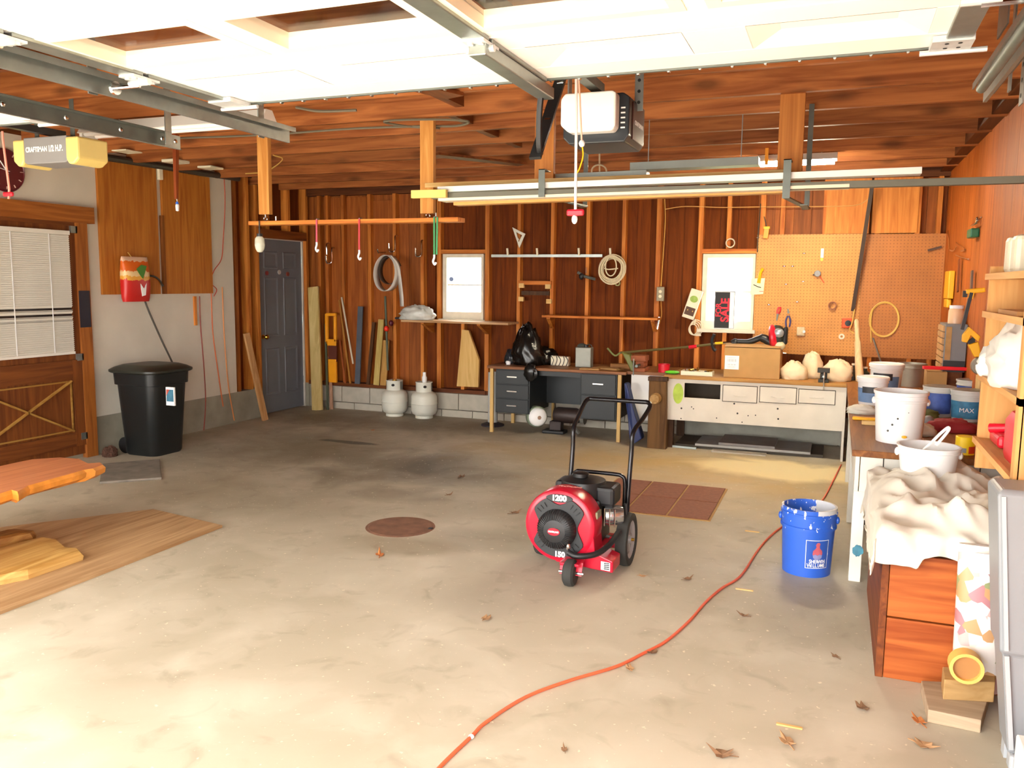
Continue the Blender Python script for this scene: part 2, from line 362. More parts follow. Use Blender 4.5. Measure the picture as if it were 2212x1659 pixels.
# front wall with the two open doorways (behind the camera)
wall_front = struct(thing('wall_front', 'front wall with two open garage doorways', None, (0, YF, 0)))
wall_front['kind'] = 'structure'
for a, b, c, d in ((XL-.14, -6.02, 0, 2.9), (-3.28, -2.46, 0, 2.9), (.36, XR+.08, 0, 2.9), (-6.02, -3.28, 2.14, 2.9), (-2.46, .36, 2.14, 2.9)):
    MB().box((a, YF-.15, c), (b, YF, d)).build('wall_panel', SHEATH, wall_front)
MB().prism([(XL-.3, 2.86), (XR+.3, 2.86), (-2.64, 4.45)], 'Y', YF-.14, YF-.08).build('gable', SHEATH, wall_front)
# roof and ceiling joists
ceiling = struct(thing('ceiling', 'open joists and roof boards overhead', None, (0, 0, ZC)))
ceiling['kind'] = 'structure'
for x0, x1 in ((XL-.45, -2.64), (XR+.45, -2.64)):
    MB().prism([(x0, 2.80), (x1, 4.47), (x1, 4.53), (x0, 2.86)], 'Y', YF-.3, YB+.3).build('roof_deck', ROOF, ceiling)
RAF = wood('rafter', '#6b3413', '#96511f', 'X')
JY = [.95, 1.5, 2.05, 2.62, 3.2, 3.8, 4.4, 5.0, 5.52, 6.07, 6.64, 7.25, 7.85, 8.4]
for i, y in enumerate(JY):
    MB().box((XL-.05, y, ZC), (XR+.02, y+.042, ZC+.185)).build('joist', JOIST, ceiling)
    for x0, x1 in ((XL-.3, -2.64), (XR+.3, -2.64)):
        if i % 2 == 0: MB().bar((x0, y+.09, 2.80), (x1, y+.09, 4.43), .04, .12).build('rafter', RAF, ceiling)
# blocking and lath pieces between joists
for px, Yj in ((985, 5.25), (1045, 5.8), (1100, 6.3), (960, 4.7)):
    p = AY(px, 240, Yj); MB().box((p.x-.03, Yj-.2, ZC+.03), (p.x+.03, Yj+.22, ZC+.15)).build('blocking', wood('blocking', '#5a2a10', '#7f431c', 'Y'), ceiling)
for px, py, Yj, dx in ((905, 212, 4.2, .1), (1060, 345, 6.9, .2)):
    p = AY(px, py, Yj); MB().bar((p.x-dx-.1, Yj-.5, ZC-.01), (p.x+dx, Yj+.25, ZC-.01), .14, .02).build('strapping', wood('blocking', '#5a2a10', '#7f431c', 'Y'), ceiling)
MB().box((-4.6, 6.75, ZC+.19), (-2.6, 8.3, ZC+.205)).build('attic_board', PLY, ceiling)
# ================================================================ OVERHEAD
DW = mat('door_white_enamel', '#f3f2ee', .4, 0, .02, 3); DCR = mat('door_cream_trim', '#f6ead0', .5, 0, .03)
ZD = 2.31; ZINC = mat('zinc_plate', '#c9cccd', .4, .3, .08, 20)
def garage_door(x0, x1, yt, label, windows, group='overhead garage doors'):
    """a sectional door lying open under the joists; its top edge is deepest in the room (y=yt)"""
    t = thing('overhead_door', label, 'garage door', ((x0+x1)/2, yt-1.06, ZD), group); th = .045; sec = .53
    for k in range(4):
        y1 = yt-k*sec; y0 = y1-sec+.006
        npan = 4; pw = (x1-x0-.06)/npan; rects = []
        for i in range(npan):
            a = x0+.03+i*pw; rects.append((a+.09, a+pw-.09, y0+.13, y1-.15) if k != 1 or not windows else (a+.05, a+pw-.075, y0+.12, y1-.095))
        m = MB(); xs = [x0]+[v for r in rects for v in r[:2]]+[x1]; ya, yb = rects[0][2], rects[0][3]; xq = x0
        m.box((x0, y0, ZD), (x1, ya, ZD+th)); m.box((x0, yb, ZD), (x1, y1, ZD+th))
        for i in range(npan+1):
            a = x0 if i == 0 else rects[i-1][1]; b = x1 if i == npan else rects[i][0]; m.box((a, ya, ZD), (b, yb, ZD+th))
        s_ = m.build('door_section', DW, t, bevel=.003)
        for r in rects:
            if k == 1 and windows:
                f = MB()
                for q in (((r[0]-.035, r[2]-.035), (r[1]+.035, r[2]+.005)), ((r[0]-.035, r[3]-.005), (r[1]+.035, r[3]+.035)), ((r[0]-.035, r[2]+.005), (r[0]+.005, r[3]-.005)), ((r[1]-.005, r[2]+.005), (r[1]+.035, r[3]-.005))):
                    f.box((q[0][0], q[0][1], ZD-.003), (q[1][0], q[1][1], ZD+.047))
                f.build('window_trim', DCR, s_); MB().box((r[0]+.005, r[2]+.005, ZD+.03), (r[1]-.005, r[3]-.005, ZD+.034)).build('pane', GLASS, s_)
            else:
                z0 = ZD+.028; e = .085
                f = MB().add([(r[0], r[2], ZD), (r[1], r[2], ZD), (r[1], r[3], ZD), (r[0], r[3], ZD), (r[0]+e, r[2]+e, z0), (r[1]-e, r[2]+e, z0), (r[1]-e, r[3]-e, z0), (r[0]+e, r[3]-e, z0)],
                             [(0, 1, 5, 4), (1, 2, 6, 5), (2, 3, 7, 6), (3, 0, 4, 7), (4, 5, 6, 7)])
                f.box((r[0], r[2], ZD+.034), (r[1], r[3], ZD+th)); f.build('raised_panel', DW, s_)
        # stiles, hinges and rollers of this section
        for xs_, wd in (((x0+x1)/2, .07), (x0+.035, .07), (x1-.035, .07)):
            st = MB().box((xs_-wd/2, y0+.01, ZD-.014), (xs_+wd/2, y1-.01, ZD)).build('steel_stile', STEEL, t, bevel=.003)
            hg = MB().box((xs_-.035, y0-.06, ZD-.022), (xs_+.035, y0+.06, ZD-.014)); hg.cyl((xs_-.045, y0, ZD-.03), (xs_+.045, y0, ZD-.03), .011, n=10)
            for q in (-.04, .04): hg.cyl((xs_-.015, y0+q, ZD-.028), (xs_-.015, y0+q, ZD-.02), .009, n=8); hg.cyl((xs_+.018, y0+q, ZD-.028), (xs_+.018, y0+q, ZD-.02), .009, n=8)
            hg.build('hinge', ZINC, st)
            if wd and xs_ != (x0+x1)/2:
                sg = -1 if xs_ < (x0+x1)/2 else 1
                rl = MB().cyl((xs_, y0, ZD-.04), (xs_+sg*.12, y0, ZD-.04), .007, n=8); rl.lathe([(.012, -.006), (.024, -.006), (.024, .006), (.012, .006)], (xs_+sg*.115, y0, ZD-.04), 14, 'X')
                rl.build('roller', CHROME, st)
    MB().box((x0, yt, ZD-.006), (x1, yt+.012, ZD+.03)).build('edge_strip', DSTEEL, t)
    for xs_ in (x0+.05, x1-.05): tb = MB(); tb.box((xs_-.055, yt-.13, ZD-.02), (xs_+.055, yt-.005, ZD-.002)); tb.cyl((xs_-.08, yt-.02, ZD-.022), (xs_+.1, yt-.02, ZD-.022), .008, n=8); tb.build('corner_bracket', ZINC, t)
    return t
gd1 = garage_door(-2.39, .32, 2.905, 'open white overhead door with a row of cream-trimmed windows', True)
gd2 = garage_door(-6.05, -3.36, 2.93, 'open white overhead door above the brown side door', False)
bolts = MB()
for k in range(26):
    x = -2.36+k*.105; bolts.cyl((x, 2.915, ZD-.004), (x, 2.93, ZD-.004), .006, n=6)
tag(bolts.build('edge_rivets', CHROME, gd1), kind='stuff')
# perforated strut on the centre of the right door
st = MB().box((-1.062, 2.35, ZD-.055), (-1.005, 2.99, ZD-.014)); st.build('operator_strut', STEEL, gd1, bevel=.004)
dots = MB()
for k in range(14): dots.cyl((-1.063, 2.4+k*.042, ZD-.035), (-1.0645, 2.4+k*.042, ZD-.035), .006, n=6)
tag(dots.build('strut_holes', INK, gd1), kind='stuff')
for xx in (.265, .3):
    for yy in (2.80, 2.85): MB().cyl((xx-.01, yy, ZD-.0215), (xx-.01, yy, ZD-.0205), .006, n=8).build('bracket_hole', INK, gd1)
# tracks
def track(x, sg, y1, z, label, ang=True, slope=0):
    t = thing('door_track', label, 'track', (x, 1.9, z), 'overhead door tracks')
    y0 = .8
    m = MB(); pr = [(0, -.035), (.012, -.035), (.012, .030), (.045, .030), (.045, .012), (.049, .012), (.049, .034), (.008, .034), (.008, -.031), (0, -.031)]
    m.prism([(x+sg*a, z+b) for a, b in pr], 'Y', y0, y1); m.build('channel', STEEL, t)
    if ang:
        a = MB().box((x-sg*.006, y0, z-.03), (x-sg*.002, y1-.12, z+.03)); a.box((x-sg*.05, y0, z+.028), (x-sg*.002, y1-.12, z+.032)); a.build('stiffening_angle', DSTEEL, t)
    for yy in (y1-.14, y1-1.1): MB().box((x-sg*.05, yy-.02, z-.03), (x-sg*.044, yy+.02, ZC+.02)).build('hanger_strap', STEEL, t)
    bb = MB()
    for yy in (y1-.05, y1-.14, y1-.4, y1-.7, y1-1.0): bb.ell((x-sg*.008, yy, z), (.006, .012, .012), 8, 6)
    tag(bb.build('bolt_heads', CHROME, t), kind='stuff'); return t
track(-2.53, 1, 3.48, 2.285, 'galvanised track left of the windowed overhead door')
track(-3.2, -1, 3.50, 2.285, 'dark galvanised track right of the other overhead door')
track(.46, -1, 3.5, 2.285, 'galvanised track right of the windowed overhead door')
p0 = AZ(2120, 191, 2.225)
sp = MB().cyl(p0, (p0.x+.0, 1.6, 2.225), .016, n=12); tag(sp.build('lift_spring_tube', DSTEEL, smooth=True), 'thin grey tube hanging at the right door track', 'tube')
pl = thing('track_bracket', 'perforated steel plate bracket above the right track', 'bracket', (.5, 3.3, 2.3))
MB().box((.43, 2.98, 2.38), (.435, 3.16, 2.52)).build('plate', STEEL, pl)
q = MB().box((.535, 3.28, 2.2), (.54, 3.34, 2.66)); q.build('perforated_angle', STEEL, pl)
dots = MB()
for k in range(7): dots.cyl((.534, 3.31, 2.23+k*.05), (.5335, 3.31, 2.23+k*.05), .008, n=8)
tag(dots.build('angle_holes', INK, pl), kind='stuff')

# opener on the right
op = thing('door_opener', 'black garage door opener with a white light lens', 'opener', (-1.09, 3.8, 2.24), 'garage door openers')
x0, x1, y0, y1, z0, z1 = -1.245, -.93, 3.8, 4.16, 2.235, 2.455
MB().prism([(x0, z0+.03), (x0+.03, z0), (x1-.02, z0), (x1, z0+.03), (x1, z1-.02), (x1-.03, z1), (x0+.02, z1), (x0, z1-.02)], 'Y', y0+.04, y1).build('housing', mat('opener_black', '#22262b', .35, 0, .1), op, bevel=.006)
MB().box((x1-.002, y0+.1, z0+.02), (x1+.004, y1-.03, z1-.03)).build('side_panel', mat('opener_dark_red', '#3a1512', .3, 0, .1), op, bevel=.004)
MB().prism([(x0+.01, z0+.075), (x0+.05, z0+.04), (x1-.06, z0+.04), (x1-.045, z0+.06), (x1-.045, z1-.015), (x1-.06, z1-.004), (x0+.03, z1-.004), (x0+.01, z1-.03)], 'Y', y0-.035, y0+.04).build('light_lens', mat('lens_white', '#f2f0ea', .3, 0, 0), op, bevel=.012)
v = MB()
for k in range(5): v.box((x1-.038, y0+.035, z0+.06+k*.022), (x1-.018, y0+.041, z0+.066+k*.022))
tag(v.build('vent_marks', WINK, op), kind='stuff')
text('CRAFTSMAN', .03, WINK, op, (x1+.0055, y0+.22, z0+.1), (math.radians(90), 0, math.radians(90)))
rail = MB().box((-1.115, .6, 2.47), (-1.065, 3.9, 2.51)); rail.build('rail', DSTEEL, op)
MB().box((-1.13, 3.28, 2.43), (-1.05, 3.42, 2.475)).build('trolley', STEEL, op, bevel=.004)
arm = MB().tube(smooth_path([(-1.04, 2.95, 2.29), (-1.055, 2.97, 2.2), (-1.065, 3.0, 2.1), (-1.07, 3.03, 2.07)]), .012, 8); arm.build('curved_arm', BLACK, op)
MB().bar((-1.08, 3.0, 2.05), (-1.09, 3.34, 2.43), .012, .045, (1, 0, 0)).build('straight_arm', BLACK, op)
ab = MB()
for yy, zz in ((3.05, 2.1), (3.15, 2.215), (3.3, 2.385)): ab.cyl((-1.095, yy, zz), (-1.07, yy, zz), .01, n=8)
tag(ab.build('arm_bolts', CHROME, op), kind='stuff')
h = MB().box((x0+.0, 3.9, z1-.02), (x0+.006, 3.95, ZC+.05)); h.build('hanger_strap', STEEL, op)
h = MB().box((x1-.01, 3.98, z1-.06), (x1+.03, 3.985, ZC+.05)); h.build('hanger_strap', STEEL, op)
dots = MB()
for k in range(4): dots.cyl((x1+.01, 3.979, z1-.02+k*.05), (x1+.01, 3.981, z1-.02+k*.05), .008, n=8)
tag(dots.build('strap_holes', INK, op), kind='stuff')
ca = AY(1244, 205, 3.42); cb = AY(1243, 455, 3.42)
MB().tube([(ca.x, 3.42, 2.45), (ca.x+.005, 3.42, 2.2), (cb.x, 3.42, cb.z)], .006, 6).build('release_cord', mat('cord_white', '#f0e2dc', .7, 0, 0), op)
hd = MB().box((cb.x-.038, 3.41, cb.z-.022), (cb.x+.038, 3.43, cb.z+.006)); hd.build('release_handle', RED, op, bevel=.008)
MB().ell((cb.x-.003, 3.42, cb.z-.036), (.013, .013, .02), 8, 6).build('cord_knot', WPL, op)
k = AY(1257, 310, 3.42); MB().tube([(ca.x+.01, 3.42, 2.45), (k.x, 3.42, k.z)], .004, 6).build('short_cord', mat('cord_pink', '#e9b9a0', .7, 0, 0), op)
MB().ell((k.x, 3.42, k.z), (.013, .013, .015), 10, 8).build('cord_knot', WPL, op)
MB().tube(smooth_path([(k.x, 3.42, k.z), (k.x+.006, 3.42, k.z-.05), (k.x-.008, 3.42, k.z-.1), (k.x-.02, 3.42, k.z-.12)]), .003, 5).build('yellow_string', YEL, op)

# opener on the left
o2 = thing('door_opener', 'grey garage door opener with yellowed light lenses', 'opener', (-4.6, 3.86, 2.29), 'garage door openers')
x0, x1, y0, y1, z0, z1 = -4.76, -4.40, 3.85, 4.06, 2.285, 2.445
G2 = mat('opener_grey', '#8a8888', .5, 0, .06); LY = mat('yellowed_lens', '#e6cf7e', .4, 0, .05)
MB().prism([(x0, z0+.01), (x0+.02, z0), (x1-.02, z0), (x1, z0+.01), (x1, z1), (x0, z1)], 'Y', y0, y1).build('housing', G2, o2, bevel=.006)
for a, b, nm in ((x0-.1, x0+.005, 0), (x1-.005, x1+.11, 1)):
    lx = MB(); s0, s1 = (.03, 0) if nm == 0 else (0, .03)
    vs = []
    for yy, e in ((y0-.006, .012), (y1, 0)):
        vs += [(a+e*(1-nm), yy, z0+.02), (a+s0+.02, yy, z0-.012), (b-s1-.02, yy, z0-.012), (b-e*nm, yy, z0+.02), (b-e*nm, yy, z1-.01), (a+e*(1-nm), yy, z1-.01)]
    lx.add(vs, [tuple(range(6)), tuple(range(6, 12))[::-1]]+[(i, i+6, (i+1) % 6+6, (i+1) % 6) for i in range(6)]); lx.build('light_lens', LY, o2, bevel=.012)
text('CRAFTSMAN', .042, WINK, o2, (x0+.11, y0-.002, z0+.085), (math.radians(90), 0, 0), sx=.75, bold=.0015)
text('1/2 H.P.', .05, WINK, o2, (x0+.27, y0-.002, z0+.085), (math.radians(90), 0, 0), sx=.75, bold=.002)
MB().box((-4.62, .6, 2.46), (-4.57, 4.0, 2.5)).build('rail', BLACK, o2)
for x in (x0+.04, x1-.02): MB().box((x, 3.9, z1-.01), (x+.035, 3.904, ZC+.05)).build('hanger_strap', DSTEEL, o2)
a = AY(6, 300, 3.7); b = AY(20, 408, 3.7)
MB().tube([(a.x, 3.7, 2.46), a, b], .007, 6).build('release_cord', mat('cord_coral', '#f09a86', .7, 0, 0), o2)
hd = MB().box((b.x-.05, 3.69, b.z-.045), (b.x+.03, 3.71, b.z-.018)); hd.build('release_handle', RED, o2, bevel=.008)
MB().tube([b, (b.x-.01, 3.7, b.z-.06)], .007, 6).build('cord_end', mat('cord_coral', '#f09a86'), o2)

# shop light switched off, under the joists
t = thing('shop_light', 'white two-lamp shop light fixture, switched off, above the tracks', 'light fixture', (-4.25, 4.42, 2.5))
a, b = AY(180, 268, 4.4), AY(578, 255, 4.4); z = (a.z+b.z)/2-.045
for xx in (a.x+.3, b.x-.3): MB().tube([(xx, 4.42, z+.07), (xx, 4.42, ZC+.02)], .004, 5).build('chain', STEEL, t)
MB().prism([(4.34, z+.0), (4.39, z+.075), (4.45, z+.075), (4.5, z)], 'X', a.x, b.x).build('reflector', WHITE, t, bevel=.003)
for yy in (4.375, 4.465): MB().cyl((a.x+.04, yy, z-.005), (b.x-.04, yy, z-.005), .014, n=10).build('tube', WPL, t)
for xx in (a.x+.02, b.x-.03):
    MB().box((xx-.012, 4.355, z-.025), (xx+.012, 4.485, z+.01)).build('socket', WPL, t)
# lit light
a, b = AY(1642, 351, 7.27), AY(1803, 346, 7.27); z = (a.z+b.z)/2
t = thing('shop_light', 'lit fluorescent fixture glowing over the pegboard bench', 'light fixture', ((a.x+b.x)/2, 7.27, z))
MB().prism([(7.19, z+.0), (7.24, z+.055), (7.30, z+.055), (7.35, z)], 'X', a.x-.02, b.x+.02).build('reflector', WHITE, t, bevel=.003)
EM = emit('lit_tube', '#fff0d2', 55)
for yy in (7.23, 7.31): MB().cyl((a.x, yy, z-.014), (b.x, yy, z-.014), .015, n=12).build('tube', EM, t)
MB().box((a.x+.045, 7.165, z-.03), (a.x+.07, 7.185, z+.10)).build('hanging_strap', mat('orange_strap', '#f0a018', .5, 0, 0), t)
for xx in (a.x+.1, b.x-.1): MB().tube([(xx, 7.27, z+.05), (xx, 7.27, ZC+.02)], .004, 5).build('chain', STEEL, t)

# hanging posts
HP = wood('hanger_post', '#bd7a33', '#dfa257', 'Z', knots=.25); HP2 = wood('hanger_post_dark', '#9a5a25', '#bd7a3a', 'Z')
YP = 5.0
def post(px, w, z0, y, m, label, th=.04):
    x = AY(px, 350, y).x; o = MB().box((x-w/2, y+.043, z0), (x+w/2, y+.043+th, ZC+.1)).build('hanger_post', m, bevel=.002); tag(o, label, 'post', 'timber hanger posts'); return x
xa = post(559, .092, AY(558, 462, YP).z, YP, HP, 'leftmost pale hanging post, by the white wall corner')
xb = post(915, .098, AY(915, 460, YP).z, YP, HP, 'pale hanging post behind the yellow-ended board')
xc = post(1170, .125, 2.2, YP, HP2, 'dark hanging post just behind the opener arm')
xd = post(1705, .135, 2.2, YP, HP2, 'dark hanging post beside the lit fixture')
for x in (xc, xd): pass
# hanging board below the two pale posts
a, b = AY(540, 480, YP), AY(992, 477, YP); z = (a.z+b.z)/2
hb = MB().box((a.x, YP-.02, z-.014), (b.x, YP+.09, z+.014)).build('hanging_shelf_board', STUDX, bevel=.002); tag(hb, 'long thin board hung below the two pale posts', 'board')
for x, lb in ((xa, 'eye bolt joining the leftmost pale post to its hanging board'), (xb, 'eye bolt joining the second pale post to its hanging board')):
    m = MB().tube(arc((x, YP+.06, z+.035), .014, 0, 360, 12)[:-1], .004, 6, True); m.cyl((x, YP+.06, z+.045), (x, YP+.06, z+.085), .005, n=6); m.cyl((x, YP+.06, z+.0), (x, YP+.06, z+.022), .005, n=6)
    tag(m.build('eye_bolt', CHROME), lb, 'bolt', 'eye bolts')
def hook(px, lb, zz=z):
    x = AY(px, 480, YP).x; m = MB().tube([(x, YP-.01, zz+.045), (x, YP-.01, zz+.0145)], .006, 6); tag(m.build('cup_hook', CHROME), lb, 'hook', 'hooks on the hanging board')
hook(598, 'small bright hook standing on the left end of the hanging board'); hook(943, 'small bright hook standing on the right end of the hanging board')
# things hung from the board
def bungee(px, y1, c, lb, y0=485, dbl=False, dy=-.026):
    t0 = AY(px, y0, YP+dy); t1 = AY(px, y1, YP+dy); t = thing('bungee_cord', lb, 'bungee cord', t1, 'bungee cords')
    cm = mat('bungee_'+c, c, .6, 0, 0); m = MB().tube([(t0.x, t0.y, z+.016), t1], .006, 6)
    if dbl: m.tube([(t0.x+.022, t0.y, z+.016), (t1.x+.018, t1.y, t1.z)], .006, 6)
    m.build('cord', cm, t)
    MB().tube([(t0.x-.005, t0.y, z+.012), (t0.x, t0.y, z+.019), (t0.x+.01, t0.y+.02, z+.019)], .004, 6).build('top_hook', STEEL, t)
    MB().tube(smooth_path([t1, t1+Vector((0, 0, -.02)), t1+Vector((-.008, 0, -.045)), t1+Vector((.004, 0, -.065)), t1+Vector((.014, 0, -.05))], 4), .007, 6).build('end_hook', WPL, t)
bungee(684, 523, '#d0506a', 'pink bungee cord with a white hook near the grey door'); bungee(776, 540, '#cf3f4a', 'red bungee cord hanging in front of the plywood wall')
bungee(938, 550, '#3f9a62', 'doubled green bungee cord hanging left of the window', dbl=True)
p = AY(561, 520, YP-.026)
t = thing('hanging_lamp', 'clear glass jar lamp hanging by a dark cord before the grey door', 'lamp', (p.x, p.y, p.z-.05))
MB().tube([(p.x, p.y, z+.015), (p.x, p.y, p.z+.03)], .005, 6).build('cord', BLACK, t); MB().cyl((p.x, p.y, p.z+.02), (p.x, p.y, p.z+.05), .02).build('socket', BLACK, t)
MB().lathe([(.02, .03), (.033, .015), (.036, -.03), (.03, -.06), (.018, -.08), (.0, -.085)], p, 18).build('glass_jar', mat('jar_glass', '#d6d8c6', .15, 0, .1, 20, 0, Alpha=.75), t, smooth=True)
for px, py, lb in ((905, 545, 'large bright screw hook on the wall left of the green bungee'), (712, 560, 'twin bright screw hooks on the wall beside the grey door'), (848, 535, 'tall thin bright hook above the white strip coil')):
    p = AY(px, py, YB-.03); m = MB().tube(smooth_path([(p.x+.035, YB+.03, p.z+.14), (p.x+.035, p.y, p.z+.13), (p.x+.035, p.y, p.z), (p.x+.02, p.y-.01, p.z-.045), (p.x-.03, p.y-.02, p.z-.04), (p.x-.04, p.y-.02, p.z+.05)], 5), .009, 7)
    if px == 712: m.tube(smooth_path([(p.x-.035, YB+.03, p.z+.2), (p.x-.04, p.y, p.z+.18), (p.x-.04, p.y, p.z+.06)], 4), .009, 7)
    tag(m.build('wall_hook', CHROME, smooth=True), lb, 'hook', 'screw hooks on the back wall')
# overhead lumber rack
def lum(name, pxa, pya, pxb, pyb, y, hgt, dep, m, lb, cat='board'):
    a, b = AY(pxa, pya, y), AY(pxb, pyb, y); o = MB().bar(a, b, dep, hgt).build(name, m, bevel=.002); return tag(o, lb, cat, 'lengths on the overhead rack')
lum('trim_board', 952, 411, 1990, 370, 4.93, .035, .10, WHITE, 'long white trim board, uppermost on the overhead rack')
lum('conduit_pipe', 935, 424, 2300, 386, 4.90, .036, .05, mat('conduit_dark', '#6a685a', .55, 0, .1), 'long dark grey square pipe running to the right wall', 'pipe')
lum('trim_board', 955, 433, 1835, 403, 4.93, .018, .12, mat('trim_cream', '#efe2c8', .6, 0, .05), 'thin cream trim board under the dark pipe on the rack')
lum('timber_strip', 985, 441, 1700, 413, 5.0, .022, .08, wood('rack_tan', '#b98040', '#d3a062', 'X'), 'tan timber strip lowest on the overhead rack')
lum('timber_strip', 890, 420, 965, 418, 4.84, .05, .03, mat('yellow_pine', '#f0cf72', .6), 'short yellow-ended stick at the left end of the rack')
lum('timber_board', 925, 402, 1700, 374, 5.09, .03, .1, PALEX, 'wide pale board lying behind the white trim on the rack')
FL = mat('flashing_grey', '#97a09c', .5, .3, .08)
lum('metal_flashing', 1196, 383, 1400, 374, 5.25, .03, .1, FL, 'blue-grey metal strip behind the dark rack post', 'flashing')
lum('metal_flashing', 1365, 362, 1640, 349, 5.54, .05, .12, FL, 'wide blue-grey metal strip highest behind the rack', 'flashing')
fl2 = bpy.data.objects['metal_flashing.001']
for px in (1400, 1600): q = AY(px, 356, 5.54); MB().tube([(q.x, 5.54, q.z), (q.x, 5.54, ZC+.02)], .003, 5).build('hanging_wire', STEEL, fl2)
for px, x, lb in ((1175, xc, 'bent steel strap bracket under the rack post by the opener'), (1700, xd, 'bent steel strap bracket under the rack post by the lit fixture')):
    b = AY(px, 400, 4.9); m = MB()
    m.box((b.x-.02, 4.855, b.z-.075), (b.x+.02, 4.86, 2.27)); m.box((b.x-.02, 4.855, 2.265), (b.x+.02, 4.97, 2.27))
    m.bar((b.x, 4.858, b.z-.07), (b.x+.09, 5.5, b.z-.075), .035, .008)
    t = m.build('rack_bracket', DSTEEL); tag(t, lb, 'bracket', 'rack brackets')
    m = MB().box((b.x+.06, 5.2, b.z-.084), (b.x+.1, 5.505, b.z-.078)).box((b.x+.07, 5.5, b.z-.08), (b.x+.1, 5.505, ZC+.03)).build('rear_arm', DSTEEL, t)
# wires on the ceiling
WG = mat('grey_cable', '#6b6250', .6, 0, 0)
def wire(name, pts, r, m, lb, cat='cable', group=None): return tag(MB().tube(smooth_path(pts), r, 6).build(name, m, smooth=True), lb, cat, group)
wire('ceiling_cable', [AZ(330, 300, 2.635), AZ(560, 292, 2.635), AZ(760, 278, 2.63), AZ(900, 273, 2.62), AZ(985, 272, 2.6), AZ(1010, 262, 2.61), AZ(930, 258, 2.63), AZ(830, 262, 2.63), AZ(880, 273, 2.62), AZ(950, 277, 2.61)], .008, WG, 'grey cable looped under the ceiling joists', 'cable')
wire('ceiling_cable', [AZ(640, 232, 2.64), AZ(690, 240, 2.6), AZ(770, 238, 2.6)], .009, WG, 'short grey cable end dangling below the white door edge')
wire('ceiling_cable', [AZ(590, 335, 2.64), AZ(610, 345, 2.62), AZ(575, 370, 2.58), AZ(530, 375, 2.55)], .005, WIRE, 'yellow cable curling by the leftmost pale post')
wire('rope_coil', [AY(1294+16*math.cos(q*.7), 370+14*math.sin(q*.7), 6.085+.003*q) for q in range(30)]+[(AY(1294, 340, 6.09).x, 6.09, ZC+.02)], .006, mat('twine', '#c8b79a', .8), 'small tan twine coil hung behind the rack', 'rope')
# ================================================================ LEFT WALL
# man door with six panels
d1 = thing('door_1', 'grey six-panel door in the far left corner', None, (XL-.06, 8.42, 0), kind='structure')
GD = mat('grey_door_paint', '#6c7078', .5, 0, .05, 5); y0, y1 = 7.985, 8.83; zt = 2.06
lf = MB(); cols = [(y0+.11, y0+.37), (y1-.37, y1-.11)]; rows = [(.22, .78), (.92, 1.62), (1.72, 1.92)]
lf.box((XL-.095, y0, .01), (XL-.06, y1, zt))
leaf = lf.build('door_leaf', GD, d1)
for a, b in cols:
    for c, d in rows:
        e = .035; xf = XL-.06
        m = MB().add([(xf, a, c), (xf, b, c), (xf, b, d), (xf, a, d), (xf+.008, a+.008, c+.008), (xf+.008, b-.008, c+.008), (xf+.008, b-.008, d-.008), (xf+.008, a+.008, d-.008),
                      (xf+.001, a+e, c+e), (xf+.001, b-e, c+e), (xf+.001, b-e, d-e), (xf+.001, a+e, d-e)],
                     [(0, 1, 5, 4), (1, 2, 6, 5), (2, 3, 7, 6), (3, 0, 4, 7), (4, 5, 9, 8), (5, 6, 10, 9), (6, 7, 11, 10), (7, 4, 8, 11), (8, 9, 10, 11)])
        m.build('raised_panel', GD, leaf)
FRAMEW = mat('door_casing_white', '#cfc9bd', .6)
for b in (((y1, 0), (y1+.022, zt+.02)), ((y0-.02, 0), (y0, zt+.02)), ((y0, zt), (y1, zt+.02))): MB().box((XL-.1, b[0][0], b[0][1]), (XL-.04, b[1][0], b[1][1])).build('casing', FRAMEW, d1)
kn = AX(570, 728, XL-.03); m = MB().lathe([(.026, 0), (.026, .008), (.01, .012), (.01, .035), (.026, .045), (.03, .06), (.02, .075), (0, .078)], (XL-.06, kn.y+.02, kn.z), 16, 'X'); m.build('door_knob', BRASS, d1, smooth=True)
for px, py, c in ((577, 590, '#8d3a3a'), (604, 588, '#c9c4bd'), (622, 592, '#7a3328')):
    p = AX(px, py, XL-.05); MB().lathe([(.026, 0), (.026, .012), (.0, .014)], (XL-.06, p.y, p.z), 14, 'X').build('door_ornament', mat('ornament_'+c, c, .6), d1)
for zz in (.3, 1.05, 1.8): MB().cyl((XL-.055, y1+.004, zz), (XL-.055, y1+.004, zz+.09), .008, n=8).build('hinge', STEEL, d1)

# brown side door with cross-braced lower panel
d2 = thing('door_2', 'brown wooden side door with crossed braces and a blind', None, (XL, 4.9, 0), kind='structure')
BD = wood('barn_door', '#5c2f12', '#7d461c', 'Z', vary=.05); BDY = wood('barn_door', '#5c2f12', '#7d461c', 'Y', vary=.05); BF = wood('barn_frame', '#7f451b', '#a8652a', 'Z', vary=.05); BFY = wood('barn_frame', '#7f451b', '#a8652a', 'Y', vary=.05)
MB().box((XL, 4.3, .04), (XL+.03, 5.43, 2.06)).build('door_leaf', BD, d2)
MB().box((XL, 5.43, 0), (XL+.05, 5.55, 2.06)).build('jamb', BF, d2)
MB().box((XL, 3.9, 2.06), (XL+.065, 5.62, 2.2)).build('head_trim', BFY, d2)
MB().box((XL+.0, 3.9, 2.03), (XL+.04, 5.55, 2.06)).build('head_trim', BDY, d2)
for a, b in (((4.3, .12), (5.43, .24)), ((4.3, .72), (5.43, .88))): MB().box((XL+.03, a[0], a[1]), (XL+.045, b[0], b[1])).build('rail', BDY, d2)
MB().box((XL+.03, 5.33, .12), (XL+.047, 5.43, .88)).build('stile', BD, d2)
